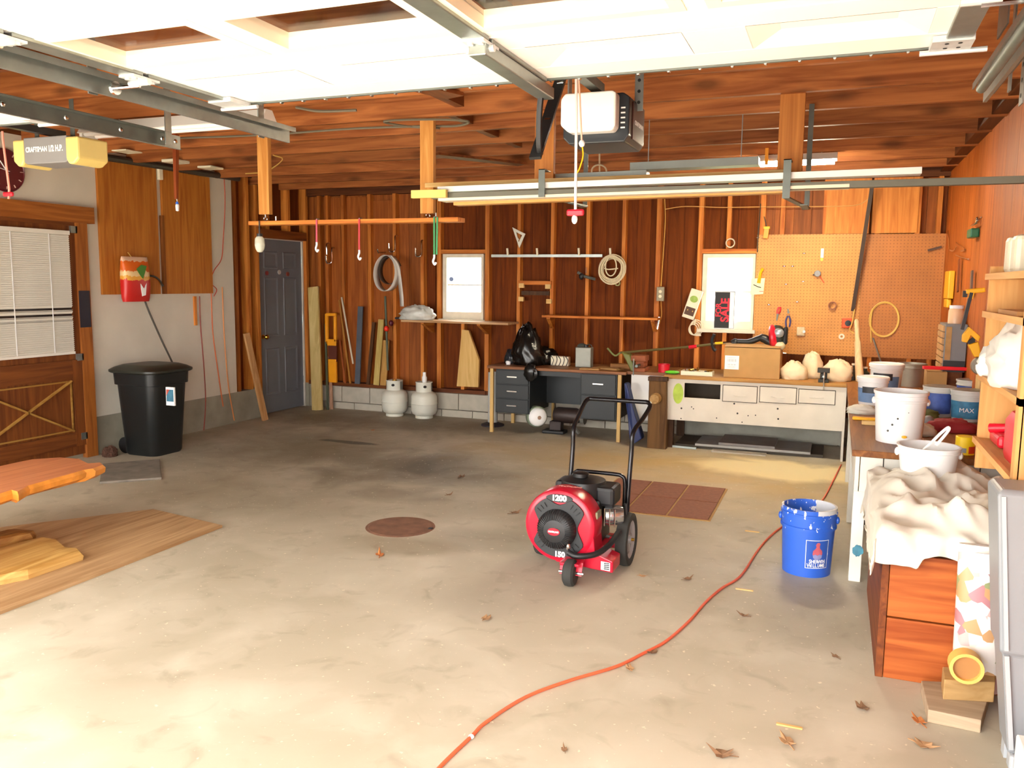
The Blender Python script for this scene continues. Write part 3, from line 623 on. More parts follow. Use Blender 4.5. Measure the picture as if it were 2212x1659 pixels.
for a, b in (((4.45, .26), (5.31, .70)), ((4.45, .70), (5.31, .26))): MB().bar((XL+.036, a[0], a[1]), (XL+.036, b[0], b[1]), .012, .04, (1, 0, 0)).build('cross_brace', wood('brace', '#8c6026', '#ad8440', 'Y'), d2)
for a, b in (((4.45, .265), (5.31, .265)), ((4.45, .695), (5.31, .695)), ((5.31, .265), (5.31, .695))): MB().bar((XL+.036, a[0], a[1]), (XL+.036, b[0], b[1]), .012, .014, (1, 0, 0)).build('bead', wood('brace', '#8c6026', '#ad8440', 'Y'), d2)
p = AX(168, 668, XL+.05); MB().box((XL+.05, 5.425, p.z-.16), (XL+.058, 5.535, p.z+.16)).build('dark_plate', mat('dark_plate', '#1d1a26', .5), d2)
for pz in (2.0, .9, .2): MB().box((XL+.03, 5.38, pz-.03), (XL+.05, 5.445, pz+.03)).build('blind_clip', STEEL, d2)
MB().box((XL+.03, 4.3, .95), (XL+.032, 5.36, 1.97)).build('window_glass', mat('dark_window', '#2c2826', .1), d2)
# mini blind
bl = thing('mini_blind', 'white slatted blind on the brown side door', 'blind', (XL+.05, 4.85, .93))
za, zb = AX(150, 765, XL+.05).z, AX(145, 500, XL+.05).z; ye = AX(147, 505, XL+.05).y
SL = mat('blind_slat', '#dcd8cc', .5, 0, .03)
MB().box((XL+.036, 4.2, zb-.03), (XL+.07, ye, zb+.005)).build('headrail', SL, bl); MB().box((XL+.04, 4.2, za), (XL+.065, ye, za+.022)).build('bottom_rail', SL, bl)
m = MB(); nsl = 58
for k in range(nsl):
    q = za+.03+(zb-za-.06)*k/(nsl-1)
    if k in (18, 21): continue
    tl = .011 if k not in (15, 17, 20) else .005
    m.add([(XL+.046, 4.2, q-tl), (XL+.046, ye, q-tl), (XL+.06, ye, q+tl), (XL+.06, 4.2, q+tl)], [(0, 1, 2, 3)])
tag(m.build('slats', SL, bl, solid=.0008), kind='stuff')
for yy in (4.45, 4.8, 5.15): MB().box((XL+.061, yy-.004, za+.01), (XL+.063, yy+.004, zb)).build('ladder_tape', WPL, bl)
# clock
cc = AX(8, 368, XL); cy, cz = cc.y, cc.z; ck = thing('wall_clock', 'round dark red wall clock above the brown door', 'clock', (XL+.03, cy, cz-.16))
CK = mat('clock_red', '#5a1018', .4, 0, .05); MB().lathe([(.0, .0), (.165, 0), (.17, .02), (.16, .03), (.155, .022), (0, .022)], (XL, cy, cz), 36, 'X').build('case', CK, ck, smooth=True)
for k in range(12):
    a = math.radians(30*k); r0, r1 = .125, .148
    MB().bar((XL+.0235, cy+r0*math.sin(a), cz+r0*math.cos(a)), (XL+.0235, cy+r1*math.sin(a), cz+r1*math.cos(a)), .004, .014, (1, 0, 0)).build('hour_mark', mat('clock_mark', '#c9a79a', .5, 0, 0), ck)
for a, l in ((325, .085), (282, .12)):
    a = math.radians(a); MB().bar((XL+.026, cy-.03*math.sin(a), cz-.03*math.cos(a)), (XL+.026, cy+l*math.sin(a), cz+l*math.cos(a)), .003, .012, (1, 0, 0)).build('hand', WPL, ck)
# two plywood panels
for (a, b, lb) in ((217, 343, 'plywood panel on the white wall, the one behind the hanging bag'), (354, 457, 'plywood panel on the white wall, farther from the brown door')):
    ya, yb = AX(a, 500, XL+.03).y, AX(b, 500, XL+.03).y
    tag(MB().box((XL+.0005, ya, 1.44), (XL+.025, yb, 2.64)).build('plywood_panel', PLY), lb, 'panel', 'plywood panels on the white wall')
ya = AX(345, 500, XL).y; tag(MB().box((XL+.0005, ya, 1.44), (XL+.035, ya+.03, 2.2)).build('batten', wood('batten', '#6f3a14', '#8d5220', 'Z')), 'dark narrow batten between the two plywood panels', 'batten')
p = AX(343, 372, XL+.03); tag(MB().box((XL, p.y-.012, p.z-.07), (XL+.05, p.y+.035, p.z+.05)).build('junction_box', CREAM, bevel=.004), 'cream junction box between the plywood panel tops', 'junction box', 'white electrical boxes')
a = AX(421, 640, XL+.01); b = AX(421, 703, XL+.01); tag(MB().box((XL, a.y-.018, b.z), (XL+.02, a.y+.012, a.z)).build('wood_stick', STUD), 'short brown stick under the plywood panel', 'stick')
# conduit and boxes along the top of the white wall
MB_ = MB().tube([AX(228, 340, XL+.05), AX(515, 386, XL+.05)], .03, 10); tag(MB_.build('black_drain_pipe', mat('pipe_black', '#3a332c', .5)), 'black pipe along the top of the white wall', 'pipe')
for px, py, lb in ((276, 320, 'nearest cream ballast box above the plywood panels'), (381, 344, 'middle cream ballast box above the plywood panels'), (456, 357, 'farthest cream ballast box above the plywood panels')):
    p = AX(px, py, -5.62); tag(MB().box((-5.70, p.y-.1, p.z-.035), (-5.54, p.y+.08, ZC-.0005)).build('ballast_box', CREAM, bevel=.006), lb, 'electrical box', 'white electrical boxes')
# pull rod light: dark red post with a small lamp
a = AY(378, 255, 5.0); b = AY(381, 430, 5.0); tag(MB().bar((a.x, 5.0, ZC+.02), (b.x, 5.0, b.z), .035, .035, (0, 1, 0), .6).build('hanging_stick', wood('redwood_stick', '#7a2f12', '#96481c', 'Z')), 'dark red stick hanging in front of the plywood panels', 'stick')
p = AY(383, 445, 5.0); t = thing('pull_handle', 'small white and blue pull handle below the red stick', 'handle', (p.x, p.y, p.z-.04))
MB().lathe([(.0, -.04), (.012, -.035), (.014, 0), (.011, .012)], p, 12).build('grip', WPL, t, smooth=True); MB().lathe([(.011, .012), (.012, .02), (.007, .032), (0, .034)], p, 12).build('cap', BLUE, t, smooth=True)
MB().tube([(p.x, p.y, p.z+.034), (b.x, p.y, b.z+.02)], .003, 5).build('cord', WINK, t)
# hanging bag
p0, p1 = AX(266, 652, XL+.1), AX(318, 556, XL+.1); yc = (p0.y+p1.y)/2; hw = (p1.y-p0.y)/2; zb, zt = p0.z, p1.z
def bag_mat():
    m, n, b = nodes('bag_print'); g = N(n, 'ShaderNodeTexCoord'); sx = N(n, 'ShaderNodeSeparateXYZ'); n.links.new(g.outputs['Generated'], sx.inputs[0])
    tz = N(n, 'ShaderNodeTexNoise', Scale=9., Detail=2.); n.links.new(g.outputs['Generated'], tz.inputs['Vector'])
    ad = N(n, 'ShaderNodeMath', operation='MULTIPLY_ADD'); ad.inputs[1].default_value = .16; n.links.new(tz.outputs[0], ad.inputs[0]); n.links.new(sx.outputs[2], ad.inputs[2])
    r = N(n, 'ShaderNodeValToRGB'); e = r.color_ramp; e.interpolation = 'CONSTANT'; e.elements[0].color = lin('#c2201c'); e.elements[0].position = 0
    e.elements[1].position = .56; e.elements[1].color = lin('#e0a03a')
    for p, c in ((.66, '#e8c890'), (.76, '#d8641c'), (.98, '#e6c0a0')): q = e.elements.new(p); q.color = lin(c)
    n.links.new(ad.outputs[0], r.inputs[0]); n.links.new(r.outputs[0], b.inputs['Base Color']); b.inputs['Roughness'].default_value = .4; return m
bg = thing('produce_bag', 'red and orange printed bag hanging on the plywood panel', 'bag', (XL+.1, yc, zb))
def bf(d):
    k = 1+.05*noise.noise(d*3); return k
m = MB(); rings = 12
for j in range(rings+1):
    t_ = j/rings; zz = zb+(zt-zb)*t_; th = .055*math.sin(math.pi*min(1, .12+t_*.88))**.6+.006
    if j == rings: th = .004
    for i in range(20):
        a = 2*math.pi*i/20; cx, sx_ = math.cos(a), math.sin(a)
        m.v.append(Vector((XL+.098+th*(abs(cx)**.7)*(1 if cx > 0 else -1)+.006*noise.noise(Vector((i, j*1.3, 2))), yc+hw*(abs(sx_)**.5)*(1 if sx_ > 0 else -1)*(1 if j else .94), zz)))
for j in range(rings):
    for i in range(20): m.f.append([j*20+i, j*20+(i+1) % 20, (j+1)*20+(i+1) % 20, (j+1)*20+i]); m.mi.append(0)
m.f += [list(range(20))[::-1], list(range(rings*20, rings*20+20))]; m.mi += [0, 0]
m.build('sack', bag_mat(), bg, smooth=True)
GRN = mat('print_green', '#3f7a1e', .5, 0, 0)
xq = XL+.157
MB().prism([(yc-.04, zb+.30), (yc+.02, zb+.34), (yc+.085, zb+.33), (yc+.06, zb+.27), (yc+.035, zb+.21), (yc+.005, zb+.24)], 'X', xq, xq+.003).build('printed_leaf', GRN, bg)
MB().prism([(yc-.0, zb+.17), (yc+.015, zb+.05), (yc+.06, zb+.06), (yc+.075, zb+.17), (yc+.04, zb+.12)], 'X', xq, xq+.003).build('printed_patch', WINK, bg)
MB().prism([(yc+.085, zb+.09), (yc+.115, zb+.1), (yc+.11, zb+.2), (yc+.085, zb+.19)], 'X', xq-.02, xq-.015).build('printed_patch', WINK, bg)
MB().tube([(XL+.09, yc-.02, zt-.01), (XL+.05, yc-.02, zt+.035), (XL+.02, yc, zt+.04)], .004, 5).build('hang_loop', WIRE, bg)
# cane
pts = [AX(x, y, XL+.036) for x, y in ((352, 618), (345, 606), (335, 598), (322, 596), (312, 600), (306, 612), (313, 650), (335, 720), (355, 783))]
pts[-1].x = XL+.14; pts[-2].x = XL+.08
tag(MB().tube(smooth_path(pts, 5), .009, 7).build('walking_cane', mat('cane_dark', '#3b3428', .5), smooth=True), 'dark crook-handled cane leaning behind the black bin', 'cane')
# cords hanging on the white wall
def lcord(pts, c, lb, r=.006):
    q = [AX(x, y, XL+.02) for x, y in pts]; return tag(MB().tube(smooth_path(q, 5), r, 6).build('extension_cable', mat('cord_'+c, c, .6, 0, 0), smooth=True), lb, 'cord', 'cords on the white wall')
lcord([(431, 640), (433, 700), (441, 800), (444, 870), (440, 932)], '#8c3a2a', 'dark red cord hanging nearest the black bin')
lcord([(456, 630), (460, 720), (472, 810), (482, 878)], '#c8622c', 'orange cord hanging left of the wall corner')
lcord([(480, 620), (484, 720), (493, 830), (506, 908)], '#d88a4a', 'pale orange cord hanging nearest the wall corner')
lcord([(484, 380), (486, 440), (482, 520), (478, 560), (462, 585), (455, 610), (468, 625), (462, 640)], '#b4462c', 'red cord looping down beside the plywood panel', .005)
# black bin
bc = Vector((-5.80, 5.86, 0)); bn = thing('wheeled_bin', 'black lidded plastic bin by the white wall', 'trash can', bc)
BIN = mat('bin_black', '#15191a', .38, 0, .15, 3)
def rr(hx, hy, r, n=6):
    out = []
    for sx, sy, a0 in ((1, 1, 0), (-1, 1, 90), (-1, -1, 180), (1, -1, 270)):
        for k in range(n+1): a = math.radians(a0+90*k/n); out.append((sx*(hx-r)+r*math.cos(a), sy*(hy-r)+r*math.sin(a)))
    return out
def loft(m, secs, c):
    k = len(secs[0][0]); o = len(m.v); fs = []
    for pr, z in secs: m.v += [Vector((c[0]+p[0], c[1]+p[1], z)) for p in pr]
    for j in range(len(secs)-1):
        for i in range(k): fs.append([o+j*k+i, o+j*k+(i+1) % k, o+(j+1)*k+(i+1) % k, o+(j+1)*k+i])
    fs += [list(range(o, o+k))[::-1], list(range(o+(len(secs)-1)*k, o+len(secs)*k))]; m.f += fs; m.mi += [m.k]*len(fs); return m
ZT = .80
m = loft(MB(), [(rr(.18, .18, .08), .0), (rr(.19, .19, .08), .02), (rr(.228, .228, .09), ZT-.16), (rr(.245, .245, .09), ZT-.155), (rr(.25, .25, .09), ZT-.05), (rr(.24, .24, .09), ZT-.045)], bc)
m.build('body', BIN, bn, smooth=True)
m = loft(MB(), [(rr(.27, .27, .11), ZT-.05), (rr(.285, .285, .12), ZT-.04), (rr(.285, .285, .12), ZT-.022), (rr(.25, .25, .11), ZT+.0), (rr(.2, .2, .1), ZT+.02), (rr(.16, .16, .08), ZT+.022)], bc)
m.build('lid', mat('bin_lid', '#23261f', .42, 0, .35, 4), bn, smooth=True)
for s in (-1, 1): MB().lathe([(.03, -.02), (.075, -.02), (.075, .02), (.03, .02)], (bc.x-.2, bc.y+s*.13, .075), 16, 'Y').build('wheel', BLACK, bn)
p = AY(368, 855, bc.y-.232)
st = MB().box((p.x-.045, bc.y-.236, p.z-.085), (p.x+.045, bc.y-.22, p.z+.075)).build('sticker', WINK, bn)
MB().box((p.x-.038, bc.y-.238, p.z-.05), (p.x+.038, bc.y-.236, p.z+.055)).build('sticker_picture', mat('sticker_teal', '#3a6f88', .5, 0, .3, 30), st)
MB().prism([(p.x-.038, p.z+.055), (p.x+.0, p.z+.055), (p.x-.038, p.z-.0)], 'Y', bc.y-.2395, bc.y-.238).build('sticker_corner', mat('sticker_red', '#b8503a', .5, 0, 0), st)
# slate slab on floor
q = [AZ(x, y) for x, y in ((215, 1046), (349, 1036), (345, 996), (222, 1006))]
tag(MB().prism([(v.x, v.y) for v in q], 'Z', 0, .02).build('paving_slab', mat('slab_grey', '#7f776c', .8, 0, .2, 12, .2), bevel=.004), 'flat grey paving slab on the floor before the black bin', 'slab')
p = AZ(238, 985); tag(crumple((p.x, p.y, 0), (.06, .06, .06), 4).build('debris_clump', mat('debris', '#4a2e20', .9)), 'small dark brown clump beside the door jamb', 'debris')
# live-edge slab table
LE = wood('live_edge_top', '#b5653a', '#cf8454', 'Y', .35, vary=.03); LB = mat('live_edge_bark', '#dd9038', .45, 0, .25, 9, .3)
pt = [AZ(x, y, .40) for x, y in ((0, 1066), (25, 1058), (38, 1062), (60, 1049), (120, 1032), (150, 1024), (180, 1015), (200, 1012), (222, 1004), (216, 999), (190, 1001), (170, 991), (130, 988), (70, 992), (40, 998), (0, 1007))]
poly = [(v.x, v.y) for v in pt]+[(-4.98, 3.2), (-5.02, 2.6), (-4.9, 2.0), (-4.3, 1.9), (-4.05, 2.4)]
lt = thing('live_edge_table', 'low orange live-edge slab table at the left edge', 'table', (-4.6, 2.9, 0))
m = MB(); n_ = len(poly); cx = sum(p[0] for p in poly)/n_; cyy = sum(p[1] for p in poly)/n_
def ins(p, k): d = Vector((p[0]-cx, p[1]-cyy)); d *= (1+k/d.length); return (cx+d.x, cyy+d.y)
secs = [([ins(p, -.05) for p in poly], .325), ([ins(p, .012) for p in poly], .35), ([ins(p, .018) for p in poly], .38), (poly, .4)]
k = n_
for pr, z in secs: m.v += [Vector((p[0], p[1], z)) for p in pr]
for j in range(3):
    for i in range(k): m.f.append([j*k+i, j*k+(i+1) % k, (j+1)*k+(i+1) % k, (j+1)*k+i]); m.mi.append(1)
m.f += [list(range(k))[::-1], list(range(3*k, 4*k))]; m.mi += [1, 0]
m.build('slab_top', [LE, LB], lt)
for yy in (2.3, 3.15): MB().lathe([(.13, 0), (.11, .1), (.1, .2), (.12, .326)], (-4.72, yy, 0), 12).build('stump_leg', LB, lt)
# plywood sheet on the floor with slabs on it
FP = wood('floor_ply', '#9a7650', '#bd9b72', 'Y', vary=.02)
q = [(-3.62, 1.7), (-3.62, 4.2), (-4.31, 4.32), (-4.86, 3.62), (-4.86, 1.7)]
fp = MB().prism(q, 'Z', 0, .016).build('floor_plywood', FP); tag(fp, 'brown plywood sheet lying on the floor at left', 'plywood')
def bark(pts, z0, th, lb, mt):
    q = [AZ(x, y, z0+th) for x, y in pts]; k = len(q); cx = sum(v.x for v in q)/k; cy_ = sum(v.y for v in q)/k; m = MB()
    for s_, z in ((1.05, z0), (1.07, z0+th*.5), (1, z0+th), (.7, z0+th*1.15)):
        for v in q: m.v.append(Vector((cx+(v.x-cx)*s_, cy_+(v.y-cy_)*s_, z)))
    for j in range(3):
        for i in range(k): m.f.append([j*k+i, j*k+(i+1) % k, (j+1)*k+(i+1) % k, (j+1)*k+i]); m.mi.append(0)
    m.f += [list(range(k))[::-1], list(range(3*k, 4*k))]; m.mi += [0, 0]
    return tag(m.build('timber_slab', mt, smooth=False), lb, 'wood slab', 'rough slabs on the floor plywood')
BK = wood('rough_slab', '#a87a38', '#cda664', 'Y', vary=.02); BK2 = wood('rough_slab_dark', '#7a4a1c', '#a4743a', 'Y', vary=.02)
bark([(-150, 1265), (-40, 1250), (60, 1230), (172, 1192), (165, 1184), (140, 1182), (120, 1165), (90, 1160), (40, 1172), (-150, 1220)], .016, .05, 'rough yellow-brown timber slab nearest the camera on the floor plywood', BK)
bark([(-150, 1190), (0, 1165), (65, 1152), (72, 1146), (30, 1142), (0, 1150), (-150, 1170)], .016, .06, 'rough dark timber slab behind the yellow-brown one', BK2)

# ================================================================ BACK WALL, LEFT HALF
def lean(name, pa, pb, wd, th, m, lb, yb, yt, z0=None, cat='board', group='boards leaning on the back wall'):
    """board from floor/plate point (pixel pa at depth yb) up to pixel pb at depth yt"""
    a, b = AY(*pa, yb), AY(*pb, yt)
    if z0 is not None: a.z = z0
    return tag(MB().bar(a, b, wd, th, (0, 1, 0)).build(name, m, bevel=.002), lb, cat, group)
a, b = AZ(573, 908), AX(532, 720, XL+.05); a.z = .0
tag(MB().bar(a, b, .085, .025, (1, 0, 0)).build('leaning_board', wood('lean_tan', '#b98450', '#d6a872', 'Z')), 'tan board leaning on the studs left of the grey door', 'board', 'boards leaning on the back wall')
lean('leaning_board', (686, 881), (677, 620), .145, .03, wood('lean_pale', '#b39a5c', '#cbb47a', 'Z'), 'wide pale board standing just right of the grey door', 8.6, 8.80, .0)
lean('leaning_pole', (708, 882), (703, 700), .022, .022, mat('pole_green', '#4c5340', .6), 'thin dark green pole beside the wide pale board', 8.68, 8.82, .0, 'pole')
lean('leaning_board', (716, 880), (712, 770), .04, .02, wood('lean_pink', '#a8785c', '#c29a7e', 'Z'), 'short pinkish strip behind the dark green pole', 8.74, 8.82, .0)
# yellow frame tool
Y0 = 8.78
a = AY(701, 676, Y0); b = AY(728, 812, Y0); yf = thing('yellow_level', 'yellow plastic framed tool standing beside the wide pale board', 'tool', (.5*(a.x+b.x), Y0, .33))
YM = mat('tool_yellow', '#f0a010', .45, 0, .06); x0, x1, z1 = a.x+.03, b.x, a.z; z0 = .333
for q in (((x0, z1-.035), (x1, z1)), ((x1-.03, z1-.35), (x1, z1-.035)), ((x0, z1-.35), (x0+.02, z1-.035)), ((x0+.012, z1-.40), (x1, z1-.32)), ((x0+.02, z0), (x1-.005, z0+.29))):
    MB().box((q[0][0], Y0-.015, q[0][1]), (q[1][0], Y0+.02, q[1][1])).build('frame_bar', YM, yf, bevel=.004)
MB().box((x0+.02, Y0-.005, z0+.26), (x1-.0, Y0+.015, z1-.36)).build('grip', mat('tool_brown', '#5a2410', .6), yf)
MB().box((x0-.025, Y0-.0, z0+.1), (x0-.01, Y0+.02, z1-.01)).build('side_rod', YM, yf)
lean('leaning_stick', (763, 786), (738, 642), .02, .012, mat('stick_white', '#c9bda6', .6), 'thin whitish stick leaning right of the yellow tool', 8.78, 8.86, None, 'stick')
lean('leaning_stick', (757, 818), (733, 648), .022, .015, wood('lean_brown', '#95601f', '#b9823c', 'Z'), 'thin brown stick crossing behind the whitish one', 8.79, 8.86, .332, 'stick')
lean('leaning_stick', (746, 818), (734, 735), .02, .012, wood('lean_red', '#9a4a22', '#b8683a', 'Z'), 'short reddish stick right of the yellow tool', 8.78, 8.86, .332, 'stick')
lean('leaning_board', (772, 815), (779, 662), .07, .02, mat('board_grey', '#4d545e', .6, 0, .15), 'blue-grey board standing near the whitish stick', 8.79, 8.86, .332)
lean('leaning_board', (795, 818), (808, 696), .04, .03, DARKW, 'dark weathered strip left of the two tan offcuts', 8.79, 8.86, .332)
lean('leaning_board', (813, 820), (824, 690), .075, .022, wood('lean_olive', '#b4984e', '#cdb46c', 'Z'), 'tan offcut tilted beside the dark strip', 8.79, 8.86, .332)
lean('leaning_board', (828, 822), (835, 735), .08, .02, wood('lean_tan2', '#b0803c', '#c99c58', 'Z'), 'shorter tan offcut below the red handled tool', 8.79, 8.86, .332)
# trimmer with red knob standing
a, b = AY(832, 640, 8.82), AY(838, 800, 8.76); t = thing('garden_pole_tool', 'thin green pole tool with a red knob under the white coil', 'tool', (b.x, b.y, b.z))
MB().tube([a, b], .014, 8).build('pole', mat('pole_green', '#4c5340'), t); q = AY(835, 710, 8.77); MB().ell(q, (.034, .034, .034), 12, 8).build('knob', mat('knob_red', '#e0301c', .4, 0, 0), t, smooth=True)
q = AY(845, 698, 8.79); MB().ell(q, (.03, .03, .035), 10, 8).build('clamp', mat('clamp_maroon', '#5a1426', .5, 0, 0), t, smooth=True)
# orange plywood infill patches left
for a, b, zt in ((712, 737, 2.6), (747, 794, 2.6), (803, 848, 2.55)):
    xa_, xb_ = AY(a, 600, YB+.07).x, AY(b, 600, YB+.07).x; MB().box((xa_, YB+.07, .34), (xb_, YB+.088, zt)).build('plywood_infill', wood('infill_ply', '#8a4516', '#ab6023', 'Z'), wall_back)
# white strip coil on the wall with plastic bag
c = AY(836, 590, 8.72); t = thing('plastic_strip_coil', 'coiled white plastic edging strip hung on the back wall', 'coil', (c.x, c.y, c.z-.2))
STR = mat('strip_white', '#d9d4cc', .45, 0, .04, 3)
def ribbon(path, wd, name, par, mt=STR, ax=Vector((0, 1, 0))):
    m = MB(); k = len(path)
    for p in path: m.v += [Vector(p)-ax*wd/2, Vector(p)+ax*wd/2]
    for i in range(k-1): m.f.append([2*i, 2*i+1, 2*i+3, 2*i+2]); m.mi.append(0)
    return m.build(name, mt, par, smooth=True, solid=.004)
ribbon([Vector((c.x+(.155+.0*i)*math.cos(a)*.92, c.y+.02*math.sin(a), c.z+.21*math.sin(a))) for i, a in enumerate([math.radians(100+k*10) for k in range(37)])], .14, 'loop', t)
ribbon([Vector((c.x+(.13)*math.cos(a), c.y+.07, c.z+.03+.16*math.sin(a))) for a in [math.radians(20+k*12) for k in range(25)]], .10, 'shaded_inner_loop', t, mat('strip_shadow', '#4a4038', .6))  # dark colour on this turn paints in the shade inside the coil
e0, e1, e2, e3 = AY(842, 552, 8.72), AY(858, 575, 8.7), AY(866, 630, 8.68), AY(868, 662, 8.66)
ribbon(smooth_path([e0, e1, e2, e3], 6), .11, 'tail', t, STR, Vector((.75, -.6, .0)).normalized())
p = AY(826, 550, 8.8); MB().tube([(p.x, YB, p.z+.03), (p.x, 8.7, p.z+.02), (p.x, 8.68, p.z+.06)], .008, 6).build('hook', CHROME, t)
# window shelf and right shelf
def shelf(pa, pb, y0, lb, mt, brk):
    a, b = AY(*pa, y0), AY(*pb, y0); z = (a.z+b.z)/2; t = thing('wall_shelf', lb, 'shelf', ((a.x+b.x)/2, YB, z), 'plank shelves on the back wall')
    MB().box((a.x, y0, z-.012), (b.x, YB-.001, z+.012)).build('plank', mt, t, bevel=.003)
    for x in brk(a.x, b.x): MB().prism([(YB-.001, z-.012), (y0+.05, z-.012), (y0+.05, z-.03), (YB-.03, z-.14), (YB-.001, z-.14)], 'X', x-.02, x+.02).build('bracket', STUDY, t)
    return z, a.x, b.x
SHW = wood('shelf_weathered', '#a07a52', '#c7a27a', 'X'); zs, xs0, xs1 = shelf((866, 694), (1098, 699), 8.55, 'grey-tan plank shelf under the left window', SHW, lambda a, b: (a+.25, b-.38))
shelf((1170, 684), (1420, 689), 8.66, 'plain plank shelf between the rope coil and the outlet', STUDX, lambda a, b: (a+.06, b-.06))
p = AY(895, 672, 8.66)
t = thing('plastic_bag', 'crumpled clear-white plastic bag on the left window shelf', 'plastic bag', (p.x, p.y, zs+.013))
crumple((p.x+.02, 8.68, zs+.013), (.20, .1, .105), 11, .4, 2.6).build('film', mat('bag_film', '#c9cbc4', .3, 0, .15, 12), t, smooth='soft')
p = AY(872, 682, 8.68); tag(MB().box((p.x-.1, 8.64, zs+.0125), (p.x+.04, 8.8, zs+.035)).build('dark_cloth', mat('cloth_navy', '#20242c', .8), bevel=.008), 'dark folded cloth under the plastic bag', 'cloth')
# offcut with tapered top
q = [AY(x, y, 8.82) for x, y in ((988, 834), (1034, 836), (1036, 778), (1014, 714), (999, 712))]
tag(MB().prism([(v.x, max(v.z, .331)) for v in q], 'Y', 8.80, 8.84).build('wood_offcut', wood('offcut_pale', '#c69a52', '#dcb876', 'Z')), 'pale tapered offcut board under the left window', 'board')
# propane cylinders
TANK = mat('tank_white', '#d3d2c4', .4, 0, .06, 5)
def tank(px, py, lb, cap, rot):
    p = AZ(px, py); p.y = min(p.y+.12, 8.66); t = thing('propane_cylinder', lb, 'gas cylinder', p, 'propane cylinders'); r = .153
    MB().lathe([(.10, 0), (.105, .0), (.105, .03), (.1, .03)], p, 24).build('foot_ring', TANK, t)
    MB().lathe([(0, .02), (.09, .025), (.135, .05), (r, .09), (r, .165), (r+.003, .168), (r+.003, .176), (r, .18), (r, .25), (.135, .29), (.09, .315), (.04, .325), (0, .326)], p, 32).build('vessel', TANK, t, smooth=True)
    c = MB(); R = .098
    for a0, a1 in ((200, 340), (20, 160)):
        m_ = MB().lathe([(R, .31), (R, .42), (R-.006, .42), (R-.006, .31)], p, 16, 'Z', math.radians(a0+rot), math.radians(a1+rot)); m_.build('collar', TANK, t)
        am = math.radians((a0+a1)/2+rot+18); q = p+Vector((R*math.cos(am), R*math.sin(am), .375)); MB().ell(q, (.02, .02, .016), 10, 6).build('collar_slot', BLACK, t)
    MB().lathe([(.02, .32), (.02, .39), (.012, .39), (.012, .41), (.03, .41), (.03, .43), (0, .43)], p, 14).build('valve', BRASS, t)
    MB().lathe([(R-.02, .415), (R+.003, .415), (R+.003, .425), (R-.02, .425), (R-.02, .415)], p, 24).build('collar_rim', TANK, t)
    if cap: MB().lathe([(.028, .42), (.03, .48), (.02, .5), (.019, .54), (0, .543)], (p.x+.02, p.y-.03, 0), 14).build('white_cap', WPL, t, smooth=True)
tank(857, 896, 'propane cylinder on the left, without a cap', False, 0); tank(907, 905, 'propane cylinder with a white cap standing in its collar', True, 15)
# rail with hooks, square, rope coil
a, b = AY(1060, 549, 8.84), AY(1300, 556, 8.84); t = thing('hook_rail', 'thin steel rail with pegs across the back wall studs', 'rail', ((a.x+b.x)/2, 8.85, a.z-.02))
MB().bar((a.x, 8.865, (a.z+b.z)/2), (b.x, 8.865, (a.z+b.z)/2), .02, .03).build('bar', STEEL, t)
for px in (1096, 1160, 1250, 1318): q = AY(px, 545, 8.83); MB().bar((q.x, 8.845, q.z-.03), (q.x, 8.825, q.z+.045), .02, .016, (0, 1, 0)).build('peg', CREAM, t)
q = [AY(x, y, 8.84) for x, y in ((1106, 491), (1134, 505), (1121, 536))]; r_ = [AY(x, y, 8.84) for x, y in ((1114, 501), (1127, 508), (1120, 523))]
m = MB()
for v in q+r_: m.v.append(Vector((v.x, 8.85, v.z)))
for v in q+r_: m.v.append(Vector((v.x, 8.862, v.z)))
for i in range(3): j = (i+1) % 3; m.f += [[i, j, j+3, i+3], [i+6, i+9, j+9, j+6], [i, i+6, j+6, j], [i+3, j+3, j+9, i+9]]; m.mi += [0]*4
t2 = m.build('speed_square', mat('square_alloy', '#c5c2b4', .4, .3, .05)); tag(t2, 'triangular alloy square hung above the steel rail', 'square')
MB().bar((q[0].x+.05, 8.856, q[0].z-.1), (q[1].x-.075, 8.856, q[2].z+.09), .008, .01, (0, 1, 0)).build('inner_bar', MATS['square_alloy'], t2)
c = AY(1321, 580, 8.80); ROPE = mat('rope_cream', '#dccfae', .8, 0, .1, 40)
rc = thing('rope_coil', 'round coil of cream rope hanging on the back wall', 'rope', (c.x, c.y, c.z-.16)); rg = random.Random(2)
for k in range(9):
    R = .105+.035*rg.random(); ox, oz = rg.uniform(-.012, .012), rg.uniform(-.02, .012); yy = 8.78+.012*k-.02
    MB().tube([Vector((c.x+ox+R*math.cos(a), yy+.01*math.sin(3*a), c.z+oz+R*1.08*math.sin(a))) for a in [2*math.pi*i/28 for i in range(28)]], .0075, 6, True).build('strand', ROPE, rc, smooth=True)
MB().tube([Vector((c.x+.06*math.cos(a), 8.77, c.z+.02+.1*math.sin(a))) for a in [2*math.pi*i/24 for i in range(24)]], .007, 6, True).build('strand', ROPE, rc, smooth=True)
MB().tube(smooth_path([Vector((c.x-.07, 8.768, c.z)), Vector((c.x-.02, 8.764, c.z-.01)), Vector((c.x+.08, 8.764, c.z+.0))], 5), .007, 6).build('strand', ROPE, rc)
